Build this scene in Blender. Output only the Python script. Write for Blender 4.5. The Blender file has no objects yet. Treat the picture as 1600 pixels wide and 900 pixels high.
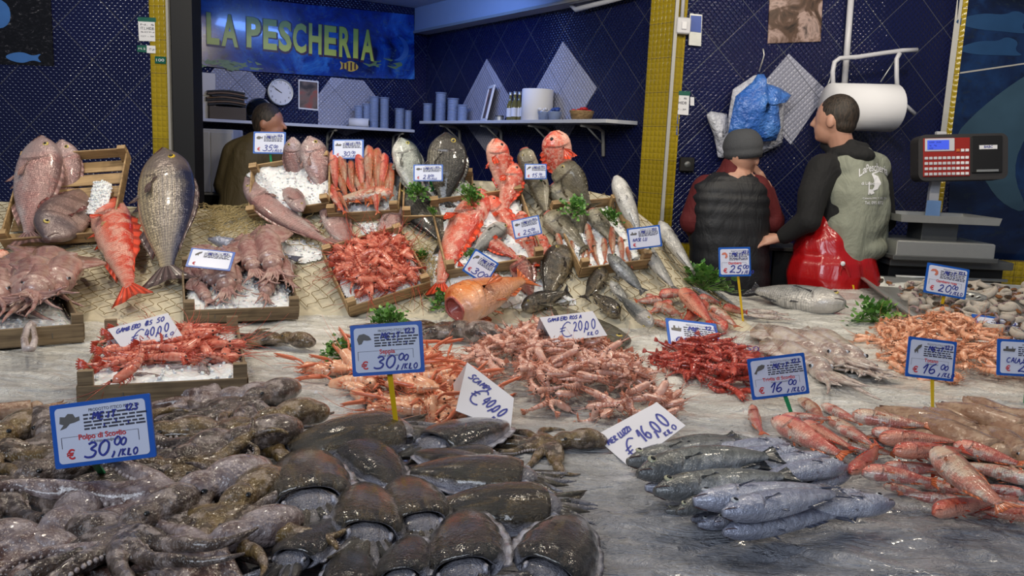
import bpy, bmesh, math, random
import numpy as np
from mathutils import Vector, Matrix, noise
from mathutils.bvhtree import BVHTree
random.seed(7)
SC = bpy.context.scene
COL = SC.collection
PI = math.pi

# ---------------------------------------------------------------- camera
F_PX = 1300.0
PITCH = math.atan(215 / 1300.0)
ROLL = math.radians(2.46)
CAM = Vector((0, 0, 1.5))
fw = Vector((0, math.cos(PITCH), -math.sin(PITCH)))
_r = Vector((1, 0, 0)); _u = Vector((0, math.sin(PITCH), math.cos(PITCH)))
rt = _r * math.cos(ROLL) + _u * math.sin(ROLL)
up = -_r * math.sin(ROLL) + _u * math.cos(ROLL)
cd = bpy.data.cameras.new('camera'); cam = bpy.data.objects.new('camera', cd); COL.objects.link(cam)
cd.sensor_width = 36; cd.lens = F_PX / 1600 * 36; cd.clip_start = .05; cd.clip_end = 60
cam.matrix_world = Matrix(((rt.x, up.x, -fw.x, CAM.x), (rt.y, up.y, -fw.y, CAM.y), (rt.z, up.z, -fw.z, CAM.z), (0, 0, 0, 1)))
SC.camera = cam
SC.view_settings.view_transform = 'Standard'; SC.view_settings.look = 'None'
SC.view_settings.gamma = 1; SC.view_settings.exposure = 0.0
SC.view_settings.use_curve_mapping = False
SC.cycles.max_bounces = 5; SC.cycles.diffuse_bounces = 2; SC.cycles.glossy_bounces = 3
SC.cycles.transmission_bounces = 4; SC.cycles.transparent_max_bounces = 6
SC.cycles.sample_clamp_indirect = 3; SC.cycles.sample_clamp_direct = 12
SC.cycles.caustics_reflective = False; SC.cycles.caustics_refractive = False

# ---------------------------------------------------------------- light
w = bpy.data.worlds.new('daylight'); SC.world = w; w.use_nodes = True
w.node_tree.nodes['Background'].inputs[0].default_value = (.50, .58, .78, 1)
w.node_tree.nodes['Background'].inputs[1].default_value = .16

def area(name, loc, target, size, energy, col, sy=None):
    l = bpy.data.lights.new(name, 'AREA'); l.energy = energy; l.color = col; l.size = size
    if sy: l.shape = 'RECTANGLE'; l.size_y = sy
    o = bpy.data.objects.new(name, l); COL.objects.link(o); o.location = loc
    o.rotation_euler = (Vector(target) - Vector(loc)).to_track_quat('-Z', 'Y').to_euler()
    return o
area('street_daylight', (-1.5, -2.6, 3.6), (0, 2.6, .9), 3.0, 128, (.80, .88, 1), 1.6)
# bulbs hanging over the counter (real small lamps)
BULBS = [(-1.55, 2.0, 2.75), (-.75, 2.75, 2.8), (.15, 2.15, 2.75), (.85, 2.9, 2.8), (1.75, 2.2, 2.75), (-1.9, 3.3, 2.8), (1.9, 3.5, 2.9)]
for i, b in enumerate(BULBS):
    l = bpy.data.lights.new('bulb_light', 'POINT'); l.energy = 38; l.color = (1, .89, .72); l.shadow_soft_size = .045
    o = bpy.data.objects.new('bulb_light', l); COL.objects.link(o); o.location = b
area('alcove_tube_light', (-.75, 5.35, 2.5), (-.8, 6.2, 1.9), .9, 10, (.16, .34, 1), .08)

# ---------------------------------------------------------------- pixel helpers
def ray(px, py):
    return (fw + rt * ((px - 800) / F_PX) - up * ((py - 450) / F_PX)).normalized()
def at(px, py, Y):
    d = ray(px, py); return CAM + d * (Y / d.y)
TZ = .90
def sm(a, b, x):
    t = min(1, max(0, (x - a) / (b - a))); return t * t * (3 - 2 * t)
BY = 3.45     # rear edge of the sloping bank
def Hx(x):
    xs = [-3, -1.15, -.85, -.55, .19, .42, .58, .77, .92, 3]
    hs = [.30, .31, .38, .48, .47, .43, .32, .11, 0, 0]
    return float(np.interp(x, xs, hs))
def T(x, y):
    y0 = 2.6 + .28 * sm(-1.2, -.6, x)
    r = min(1.0, max(0, (y - y0) / (BY - y0)))
    return TZ + Hx(x) * r
def surf(px, py, off=0.0, ymax=BY):
    d = ray(px, py); t = 1.0; last = t
    while t < 9:
        p = CAM + d * t
        if p.z <= T(p.x, p.y) + off or (p.y > ymax and p.x < .9):
            lo, hi = last, t
            for _ in range(12):
                m = (lo + hi) / 2; q = CAM + d * m
                if q.z <= T(q.x, q.y) + off or (q.y > ymax and q.x < .9): hi = m
                else: lo = m
            return CAM + d * hi
        last = t; t += .03
    return CAM + d * t

# ---------------------------------------------------------------- object helpers
def _setp(o, label=None, cat=None, group=None, kind=None):
    if label: o['label'] = label
    if cat: o['category'] = cat
    if group: o['group'] = group
    if kind: o['kind'] = kind
    return o
def mk(name, verts, faces, mat=None, parent=None, smooth=True, label=None, cat=None, group=None, kind=None, attrs=None):
    me = bpy.data.meshes.new(name)
    me.from_pydata([tuple(v) for v in verts], [], [tuple(f) for f in faces]); me.update()
    if smooth: me.polygons.foreach_set('use_smooth', [True] * len(me.polygons))
    if attrs:
        for k, v in attrs.items():
            a = me.attributes.new(k, 'FLOAT', 'POINT'); a.data.foreach_set('value', np.asarray(v, dtype=np.float32))
    if mat is not None:
        for m in (mat if isinstance(mat, (list, tuple)) else [mat]): me.materials.append(m)
    o = bpy.data.objects.new(name, me); COL.objects.link(o)
    if parent is not None: o.parent = parent
    return _setp(o, label, cat, group, kind)
def empty(name, label=None, cat=None, group=None, loc=None, mat=None, parent=None):
    o = bpy.data.objects.new(name, None); o.empty_display_size = .02; COL.objects.link(o)
    if loc is not None: o.location = loc
    if mat is not None: o.matrix_world = mat
    if parent: o.parent = parent
    return _setp(o, label, cat, group)
def copy_tree(o, parent=None):
    c = o.copy(); COL.objects.link(c)
    if parent is not None: c.parent = parent
    for ch in list(o.children): copy_tree(ch, c)
    return c
def frame(origin, x, z=None, y=None, s=1.0):
    """matrix with local x along x and local z (or y) as close as possible to the given direction"""
    x = Vector(x).normalized()
    if z is not None:
        z = Vector(z); z = (z - x * z.dot(x)).normalized(); y = z.cross(x)
    else:
        y = Vector(y); y = (y - x * y.dot(x)).normalized(); z = x.cross(y)
    m = Matrix(((x.x * s, y.x * s, z.x * s, origin[0]), (x.y * s, y.y * s, z.y * s, origin[1]), (x.z * s, y.z * s, z.z * s, origin[2]), (0, 0, 0, 1)))
    return m
class MB:
    def __init__(s): s.v = []; s.f = []; s.a = {}
    def add(s, v, f, **at):
        n = len(s.v)
        for k in s.a:
            if k not in at: at[k] = [0] * len(v)
        for k, val in at.items():
            if k not in s.a: s.a[k] = [0] * n
            s.a[k] += list(val) if hasattr(val, '__len__') else [val] * len(v)
        s.v += [Vector(p) for p in v]; s.f += [tuple(i + n for i in q) for q in f]; return s
    def box(s, c, d, rz=0, bev=0.0):
        x, y, z = d[0] / 2, d[1] / 2, d[2] / 2
        v = []
        cz, sz = math.cos(rz), math.sin(rz)
        if bev <= 0:
            for k in (-z, z):
                for (i, j) in ((-x, -y), (x, -y), (x, y), (-x, y)): v.append((c[0] + i * cz - j * sz, c[1] + i * sz + j * cz, c[2] + k))
            return s.add(v, [(3, 2, 1, 0), (4, 5, 6, 7), (0, 1, 5, 4), (1, 2, 6, 5), (2, 3, 7, 6), (3, 0, 4, 7)])
        b = min(bev, x * .9, y * .9, z * .9)
        levels = [(-z, b), (-z + b, 0), (z - b, 0), (z, b)]
        for (k, ins) in levels:
            X, Y = x - ins, y - ins; q = b * .6
            for (i, j) in ((-X + q, -Y), (X - q, -Y), (X, -Y + q), (X, Y - q), (X - q, Y), (-X + q, Y), (-X, Y - q), (-X, -Y + q)):
                v.append((c[0] + i * cz - j * sz, c[1] + i * sz + j * cz, c[2] + k))
        f = [tuple(range(7, -1, -1)), tuple(range(24, 32))]
        for L in range(3):
            for i in range(8): f.append((L * 8 + i, L * 8 + (i + 1) % 8, L * 8 + 8 + (i + 1) % 8, L * 8 + 8 + i))
        return s.add(v, f)
    def tube(s, pts, rad, seg=8, flat=1.0, cap=True, up0=None, **at):
        pts = [Vector(p) for p in pts]; n = len(pts)
        if not hasattr(rad, '__len__'): rad = [rad] * n
        d0 = (pts[1] - pts[0]).normalized()
        a = Vector(up0) if up0 is not None else (Vector((0, 0, 1)) if abs(d0.z) < .9 else Vector((1, 0, 0)))
        a = (a - d0 * a.dot(d0)).normalized(); v = []
        for i in range(n):
            d = (pts[min(i + 1, n - 1)] - pts[max(i - 1, 0)])
            d = d.normalized() if d.length > 1e-9 else d0
            a = (a - d * a.dot(d)); a = a.normalized() if a.length > 1e-6 else Vector((0, 0, 1)); b = d.cross(a)
            for k in range(seg):
                t = 2 * PI * k / seg; v.append(pts[i] + (a * math.sin(t) * flat + b * math.cos(t)) * rad[i])
        f = []
        for i in range(n - 1):
            for k in range(seg): f.append((i * seg + k, i * seg + (k + 1) % seg, (i + 1) * seg + (k + 1) % seg, (i + 1) * seg + k))
        if cap: f.append(tuple(range(seg - 1, -1, -1))); f.append(tuple((n - 1) * seg + k for k in range(seg)))
        return s.add(v, f, **at)
    def ell(s, c, r, M=None, nu=16, nv=10, **at):
        v = []; f = []
        for j in range(nv + 1):
            ph = PI * j / nv - PI / 2
            for i in range(nu):
                t = 2 * PI * i / nu
                p = Vector((r[0] * math.cos(ph) * math.cos(t), r[1] * math.cos(ph) * math.sin(t), r[2] * math.sin(ph)))
                if M is not None: p = M @ p
                v.append(Vector(c) + p)
        for j in range(nv):
            for i in range(nu): f.append((j * nu + i, j * nu + (i + 1) % nu, (j + 1) * nu + (i + 1) % nu, (j + 1) * nu + i))
        return s.add(v, f, **at)
    def lathe(s, prof, seg=24, c=(0, 0, 0), **at):
        v = []; f = []; n = len(prof)
        for (r, z) in prof:
            for k in range(seg):
                t = 2 * PI * k / seg; v.append((c[0] + r * math.cos(t), c[1] + r * math.sin(t), c[2] + z))
        for i in range(n - 1):
            for k in range(seg): f.append((i * seg + k, i * seg + (k + 1) % seg, (i + 1) * seg + (k + 1) % seg, (i + 1) * seg + k))
        return s.add(v, f, **at)
    def prism(s, poly, y0, y1):
        """polygon in local x,z extruded along y"""
        n = len(poly)
        v = [(p[0], y0, p[1]) for p in poly] + [(p[0], y1, p[1]) for p in poly]
        f = [tuple(range(n)), tuple(range(2 * n - 1, n - 1, -1))] + [(i + n, (i + 1) % n + n, (i + 1) % n, i) for i in range(n)]
        return s.add(v, f)
    def build(s, name, mat=None, parent=None, smooth=True, **k):
        return mk(name, s.v, s.f, mat, parent, smooth, attrs=s.a or None, **k)
def mod_bevel(o, w_=.003, seg=2):
    m = o.modifiers.new('bevel', 'BEVEL'); m.width = w_; m.segments = seg; m.limit_method = 'ANGLE'; return o
def bake(o):
    """apply modifiers, keep one mesh"""
    dg = bpy.context.evaluated_depsgraph_get(); dg.update()
    me = bpy.data.meshes.new_from_object(o.evaluated_get(dg)); o.modifiers.clear(); o.data = me
    return o
def remesh(o, vox, smooth_it=6):
    m = o.modifiers.new('r', 'REMESH'); m.mode = 'VOXEL'; m.voxel_size = vox; m.use_smooth_shade = True
    m2 = o.modifiers.new('s', 'SMOOTH'); m2.iterations = smooth_it; m2.factor = .5
    return bake(o)

# ---------------------------------------------------------------- materials
def S(r, g=None, b=None):
    """sRGB 0-255 -> linear"""
    c = [v / 255 for v in (r, g, b)]
    return tuple(v / 12.92 if v <= .04045 else ((v + .055) / 1.055) ** 2.4 for v in c) + (1,)
class NT:
    def __init__(s, name):
        s.m = bpy.data.materials.new(name); s.m.use_nodes = True; s.t = s.m.node_tree
        s.b = s.t.nodes['Principled BSDF']; s.out = s.t.nodes['Material Output']
    def n(s, typ, **k):
        x = s.t.nodes.new(typ)
        for a, v in k.items():
            if isinstance(a, str) and hasattr(x, a): setattr(x, a, v)
        return x
    def put(s, sock, v):
        if hasattr(v, 'node') or isinstance(v, bpy.types.NodeSocket): s.t.links.new(v, sock)
        else: sock.default_value = v
    def co(s, kind='Object'): return s.n('ShaderNodeTexCoord').outputs[kind]
    def at(s, name): return s.n('ShaderNodeAttribute', attribute_name=name).outputs['Fac']
    def map(s, v, scale=(1, 1, 1), rot=(0, 0, 0), loc=(0, 0, 0)):
        x = s.n('ShaderNodeMapping'); s.put(x.inputs[0], v); x.inputs['Scale'].default_value = scale; x.inputs['Rotation'].default_value = rot; x.inputs['Location'].default_value = loc
        return x.outputs[0]
    def noise(s, v, sc=5, det=3, rough=.55, dist=0.0, out='Fac'):
        x = s.n('ShaderNodeTexNoise'); s.put(x.inputs['Vector'], v); x.inputs['Scale'].default_value = sc; x.inputs['Detail'].default_value = det
        x.inputs['Roughness'].default_value = rough; x.inputs['Distortion'].default_value = dist; return x.outputs[out]
    def vor(s, v, sc=5, feat='F1', out='Distance', rnd=1.0):
        x = s.n('ShaderNodeTexVoronoi', feature=feat); s.put(x.inputs['Vector'], v); x.inputs['Scale'].default_value = sc
        x.inputs['Randomness'].default_value = rnd; return x.outputs[out]
    def wave(s, v, sc=5, dist=1.0, det=2, dirn='X'):
        x = s.n('ShaderNodeTexWave', bands_direction=dirn); s.put(x.inputs['Vector'], v); x.inputs['Scale'].default_value = sc; x.inputs['Distortion'].default_value = dist; x.inputs['Detail'].default_value = det
        return x.outputs['Fac']
    def math(s, op, a, b=0.0, c=None, clamp=False):
        x = s.n('ShaderNodeMath', operation=op, use_clamp=clamp); s.put(x.inputs[0], a); s.put(x.inputs[1], b)
        if c is not None: s.put(x.inputs[2], c)
        return x.outputs[0]
    def ramp(s, f, stops, interp='LINEAR'):
        x = s.n('ShaderNodeValToRGB'); s.put(x.inputs[0], f); cr = x.color_ramp; cr.interpolation = interp
        while len(cr.elements) < len(stops): cr.elements.new(.5)
        for e, (p, c) in zip(cr.elements, stops): e.position = p; e.color = c if hasattr(c, '__len__') else (c, c, c, 1)
        return x.outputs[0]
    def mix(s, f, a, b, mode='MIX'):
        x = s.n('ShaderNodeMix', data_type='RGBA', blend_type=mode); s.put(x.inputs[0], f); s.put(x.inputs[6], a); s.put(x.inputs[7], b); return x.outputs[2]
    def sep(s, v):
        x = s.n('ShaderNodeSeparateXYZ'); s.put(x.inputs[0], v); return x.outputs
    def comb(s, a, b, c=0.0):
        x = s.n('ShaderNodeCombineXYZ'); s.put(x.inputs[0], a); s.put(x.inputs[1], b); s.put(x.inputs[2], c); return x.outputs[0]
    def bump(s, h, dist=.002, st=1.0, nrm=None):
        x = s.n('ShaderNodeBump'); s.put(x.inputs['Height'], h); x.inputs['Distance'].default_value = dist; x.inputs['Strength'].default_value = st
        if nrm is not None: s.put(x.inputs['Normal'], nrm)
        return x.outputs[0]
    def done(s, col=None, rough=None, metal=None, nrm=None, coat=None, alpha=None, trans=None, spec=None, sss=None, emis=None, es=None, coat_r=None, wet=None):
        B = s.b.inputs
        for k, v in (('Base Color', col), ('Roughness', rough), ('Metallic', metal), ('Normal', nrm), ('Coat Weight', coat), ('Alpha', alpha), ('Transmission Weight', trans), ('Specular IOR Level', spec), ('Emission Color', emis), ('Emission Strength', es), ('Coat Roughness', coat_r)):
            if v is not None: s.put(B[k], v)
        if wet: s.put(B['Coat Normal'], s.bump(s.noise(s.co(), wet[0], 2), wet[1], .5))
        if sss: B['Subsurface Weight'].default_value = sss; B['Subsurface Radius'].default_value = (.6, .3, .2); B['Subsurface Scale'].default_value = .01
        return s.m
def plain(name, col, rough=.5, metal=0.0, coat=0.0, noise_amt=.12, sc=20, bump=0.0, spec=.5):
    t = NT(name); v = t.co(); nz = t.noise(v, sc, 4)
    c = t.mix(t.math('MULTIPLY', nz, noise_amt * 2), col, tuple(x * .55 for x in col[:3]) + (1,))
    return t.done(c, rough, metal, t.bump(nz, bump, 1) if bump else None, coat, spec=spec)
M = {}
# ================================================================ room materials
def tile_mat(name, base, grout, tile=.27, cell=.0225, rough=.09, diag=True, bumpd=.0042):
    t = NT(name); x, y, z = t.sep(t.co())
    if diag:
        a = t.math('MULTIPLY', t.math('ADD', x, z), .70711); b = t.math('MULTIPLY', t.math('SUBTRACT', x, z), .70711)
    else: a, b = x, z
    hs = []
    for q in (a, b):
        s_ = t.math('ABSOLUTE', t.math('SINE', t.math('MULTIPLY', q, PI / cell))); hs.append(t.math('POWER', s_, .6))
    h = t.math('MULTIPLY', hs[0], hs[1])
    gs = []
    for q in (a, b):
        fr = t.math('PINGPONG', q, tile / 2); gs.append(t.math('LESS_THAN', fr, .0018))
    g = t.math('MAXIMUM', gs[0], gs[1])
    # each tile very slightly different
    ia = t.math('FLOOR', t.math('DIVIDE', a, tile)); ib = t.math('FLOOR', t.math('DIVIDE', b, tile))
    wn = t.n('ShaderNodeTexWhiteNoise'); t.put(wn.inputs['Vector'], t.comb(ia, ib))
    c = t.mix(t.math('MULTIPLY', wn.outputs['Value'], .5), base, tuple(v * .6 for v in base[:3]) + (1,))
    c = t.mix(g, c, grout)
    h2 = t.math('ADD', h, t.math('MULTIPLY', wn.outputs['Value'], .0))
    wob = t.noise(t.co(), 9, 2)
    nr = t.bump(wob, .012, .5); nr = t.bump(h2, bumpd, 1, nr)
    return t.done(c, t.math('ADD', t.math('MULTIPLY', g, .6), rough), None, nr, coat=0.0, spec=.6)
M['blue_tile'] = tile_mat('blue_relief_tiles', (.0065, .0095, .055, 1), S(70, 72, 82))
M['white_tile'] = tile_mat('white_relief_tiles', S(168, 170, 188), S(95, 98, 110), rough=.16)
M['yellow_tile'] = tile_mat('yellow_relief_tiles', S(172, 148, 32), S(100, 84, 26), tile=.185, cell=.031, rough=.14, diag=False, bumpd=.003)
M['steel'] = plain('brushed_steel', S(188, 190, 188), .42, .75, bump=.0006, sc=60)
M['steel_dark'] = plain('worn_dark_steel', S(104, 106, 106), .45, .6, bump=.0006, sc=40)
M['white_paint'] = plain('white_painted_plaster', S(200, 203, 212), .7, sc=8, bump=.001)
M['white_plastic'] = plain('white_plastic', S(200, 200, 205), .35)
M['black'] = plain('matte_black', S(14, 14, 16), .6)
M['grey_trim'] = plain('grey_trim', S(170, 168, 162), .5)
M['paper'] = plain('paper', S(225, 225, 228), .8, noise_amt=.04)
M['floor'] = plain('grey_wet_floor_tiles', S(70, 70, 72), .35, bump=.002)
M['clearplast'] = NT('clear_plastic').done((.75, .82, .95, 1), .15, 0, trans=.6)

def local_frame(p0, p1, z0=0):
    """origin p0, x towards p1, z up, y away from the viewer side"""
    x = Vector((p1[0] - p0[0], p1[1] - p0[1], 0)).normalized()
    return frame((p0[0], p0[1], z0), x, z=(0, 0, 1)), math.hypot(p1[0] - p0[0], p1[1] - p0[1])
def onwall(Mx, px, py):
    """wall-local (x,z) of a pixel on the wall plane of frame Mx (plane y=0)"""
    inv = Mx.inverted(); o = inv @ CAM; d = inv.to_3x3() @ ray(px, py); t = -o.y / d.y; p = o + d * t
    return p.x, p.z
def wall(name, p0, p1, z0, z1, mat, label, th=.12):
    Mx, L = local_frame(p0, p1)
    mb = MB().box((L / 2, th / 2, (z0 + z1) / 2), (L, th, z1 - z0))
    o = mb.build(name, mat, None, False, kind='structure', label=label); o.matrix_world = Mx
    return Mx, o
ZC = 2.62
A0 = (-3.6, 4.9); A1 = (at(235, 100, 4.9).x, 4.9)
WL, _ = wall('wall_left', A0, A1, 0, 3.2, M['blue_tile'], 'dark blue relief tiled wall left of the yellow pillar')
# left pillar (yellow) and alcove
pl0 = A1; pl1 = (at(266, 100, 4.9).x, 4.88)
mb = MB().box(((pl1[0] - pl0[0]) / 2, .1, 1.6), (pl1[0] - pl0[0], .2, 3.2))
WPL, _ = local_frame(pl0, pl1)
o = mb.build('wall_pillar_left', M['yellow_tile'], None, False, kind='structure', label='narrow yellow tiled pillar left of the alcove'); o.matrix_world = WPL
o = MB().box((pl1[0] - pl0[0] + .006, -.004, 1.6), (.014, .02, 3.2)).build('trim_1', M['grey_trim'], None, False, kind='structure', label='pale corner strip on the left yellow pillar'); o.matrix_world = WPL
C0 = (-2.42, 6.11); C1 = (-.80, 7.2); C2 = (.80, 4.83)
o = MB().box((0, 0, 1.6), (.12, .14, 3.2)).build('trim_2', M['black'], None, False, kind='structure', label='dark metal door post beside the left yellow pillar'); o.location = (pl1[0] + .085, 4.93, 0)
WB, _ = wall('wall_back', C0, C1, 0, ZC + .3, M['blue_tile'], 'blue tiled back wall of the alcove under the shop banner')
WR, _ = wall('wall_right', C1, C2, 0, 2.42, M['blue_tile'], 'blue tiled right wall of the alcove behind the shelf')
Mx, L = local_frame(C1, C2)
o = MB().box((L / 2, .0, 2.42 + .3), (L, .24, .6)).build('trim_3', M['white_paint'], None, False, kind='structure', label='white painted soffit above the right alcove wall'); o.matrix_world = Mx
o = MB().box((L / 2, -.13, 2.425), (L, .02, .02)).build('trim_4', M['grey_trim'], None, False, kind='structure', label='thin grey strip along the top of the alcove wall'); o.matrix_world = Mx
o = mk('ceiling', [(-3, 4.9, ZC), (1.2, 4.4, ZC), (1.2, 7.6, ZC), (-3, 7.6, ZC), (-3, 4.9, ZC + .06), (1.2, 4.4, ZC + .06), (1.2, 7.6, ZC + .06), (-3, 7.6, ZC + .06)],
       [(3, 2, 1, 0), (4, 5, 6, 7), (0, 1, 5, 4), (1, 2, 6, 5), (2, 3, 7, 6), (3, 0, 4, 7)], M['white_paint'], None, False, kind='structure', label='pale ceiling of the alcove')
o = MB().box((-2.75, 5.62, 1.5), (.1, 1.1, 3.2)).build('wall_side', M['blue_tile'], None, False, kind='structure', label='dark side wall of the alcove')
# right pillar: a face turned to the alcove and a front face
q0 = (at(1011, 100, 4.82).x, 4.82); q1 = (at(1051, 100, 4.66).x, 4.66); q2 = (at(1068, 100, 4.7).x, 4.7)
MP1, L1 = local_frame(q0, q1)
for nm, a, b, lb in (('wall_pillar_right', q0, q1, 'yellow tiled pillar face turned towards the alcove'), ('wall_pillar_front', q1, q2, 'narrow yellow tiled front face of the right pillar')):
    Mx, L = local_frame(a, b)
    o = MB().box((L / 2, .03, 1.6), (L, .06, 3.2)).build(nm, M['yellow_tile'], None, False, kind='structure', label=lb); o.matrix_world = Mx
o = MB().box((0, 0, 1.6), (.018, .018, 3.2)).build('trim_5', M['grey_trim'], None, False, kind='structure', label='pale corner strip down the edge of the right yellow pillar'); o.location = (q1[0], q1[1] - .01, 0)
Mx, L = local_frame(pl1, q0)
o = MB().box((L / 2, .1, 2.84), (L, .1, .72)).build('wall_added_lintel', M['blue_tile'], None, False, kind='structure', label='unseen blue tiled lintel added over the alcove opening to block bulb light'); o.matrix_world = Mx  # out-of-view lintel, added to keep bulb light out of the alcove
# right wall
r0 = q2; r1 = (at(1484, 100, 4.95).x, 4.95)
WF, _ = wall('wall_front', r0, r1, 0, 3.2, M['blue_tile'], 'dark blue relief tiled wall behind the two fishmongers')
r2 = (at(1497, 100, 4.93).x, 4.93); r3 = (at(1650, 100, 4.8).x + .8, 4.75)
WS, _ = local_frame(r1, r2)
o = MB().box((.012, -.005, 1.6), (.03, .03, 3.2)).build('trim_6', M['grey_trim'], None, False, kind='structure', label='pale strip at the right end of the blue wall'); o.matrix_world = WS
o = MB().box((.04, .0, 1.6), (.03, .03, 3.2)).build('trim_7', M['yellow_tile'], None, False, kind='structure', label='thin yellow strip beside the fish mural'); o.matrix_world = WS
WM, _ = wall('wall_mural', r2, r3, 0, 3.2, M['blue_tile'], 'wall that carries the printed fish mural')
o = mk('floor', [(-4, 0, 0), (4.5, 0, 0), (4.5, 8, 0), (-4, 8, 0), (-4, 0, -.05), (4.5, 0, -.05), (4.5, 8, -.05), (-4, 8, -.05)],
       [(0, 1, 2, 3), (7, 6, 5, 4), (0, 4, 5, 1), (1, 5, 6, 2), (2, 6, 7, 3), (3, 7, 4, 0)], M['floor'], None, False, kind='structure', label='grey floor behind the counter')
# low yellow tiled wall at the right behind the tray
MB().box((2.95, 4.62, .5), (1.6, .08, 1.02)).build('wall_low', M['yellow_tile'], None, False, kind='structure', label='low yellow tiled wall below the mural')
MB().box((1.0, 4.62, .58), (.42, .06, .9)).build('wall_low_pillar', M['yellow_tile'], None, False, kind='structure', label='yellow tiled plinth at the foot of the right pillar')

def wpoly(Mx, pts, d, th, name, mat, parent=None, smooth=False, **k):
    """a slab standing off the wall: polygon given in pixels, front face d in front of the wall"""
    P = [onwall(Mx, *p) for p in pts]
    # keep outline counter clockwise seen from the front (-y)
    A = sum(P[i][0] * P[(i + 1) % len(P)][1] - P[(i + 1) % len(P)][0] * P[i][1] for i in range(len(P)))
    if A < 0: P = P[::-1]
    o = MB().prism(P, -d - th, -d).build(name, mat, parent, smooth, **k)
    o.matrix_world = Mx
    return o
# white tile diamonds / octagons set into the walls
wt = [(WR, [(761, 92), (802, 160), (762, 240), (716, 178)], 'white tiled diamond in the right alcove wall behind the picture frame'),
      (WR, [(880, 65), (933, 137), (884, 222), (832, 150)], 'larger white tiled diamond in the right alcove wall'),
      (WB, [(335, 106), (390, 110), (416, 140), (402, 186), (352, 190), (312, 135)], 'white tiled octagon left of the clock'),
      (WB, [(517, 121), (568, 126), (588, 152), (578, 200), (540, 212), (497, 195), (497, 148)], 'white tiled octagon right of the small poster'),
      (WF, [(1232, 84), (1293, 143), (1235, 226), (1170, 155)], 'large white tiled diamond behind the hanging blue bags')]
for i, (Mx, pts, lb) in enumerate(wt):
    wpoly(Mx, pts, 0.0, .004, 'trim_%d' % (8 + i), M['white_tile'], kind='structure', label=lb)
# ================================================================ writing
_TC = {}
def text_mesh(s, bold=0.0, shear=0.0, size=1.0, space=1.0, depth=0.0):
    """block lettering as a mesh lying in x,z, front towards -y; returns verts, faces, width"""
    key = (s, bold, shear, space)
    if key not in _TC:
        cu = bpy.data.curves.new('txt', 'FONT'); cu.body = s; cu.size = 1; cu.offset = bold; cu.shear = shear; cu.space_character = space; cu.resolution_u = 3
        o = bpy.data.objects.new('txt', cu); COL.objects.link(o)
        dg = bpy.context.evaluated_depsgraph_get(); me = bpy.data.meshes.new_from_object(o.evaluated_get(dg))
        V = [tuple(v.co) for v in me.vertices]; Fc = [tuple(p.vertices) for p in me.polygons]
        bpy.data.objects.remove(o); bpy.data.curves.remove(cu); bpy.data.meshes.remove(me)
        _TC[key] = (V, Fc)
    V, Fc = _TC[key]
    if not V: return [], [], 0
    x0 = min(v[0] for v in V); x1 = max(v[0] for v in V)
    return [((v[0] - x0) * size, 0, v[1] * size) for v in V], Fc, (x1 - x0) * size
def put_text(mb, s, x, z, height, y=0.0, width=None, center=False, bold=0.0, shear=0.0, rot=0.0, sx=None):
    V, Fc, W = text_mesh(s, bold, shear)
    if not V: return
    k = height / .72; kx = (width / W) if width else k * (sx or 1); W2 = W * kx
    if center: x = x - W2 / 2
    c, sn = math.cos(rot), math.sin(rot)
    mb.add([(x + v[0] * kx * c - v[2] * k * sn, y, z + v[2] * k * c + v[0] * kx * sn) for v in V], Fc)
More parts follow.
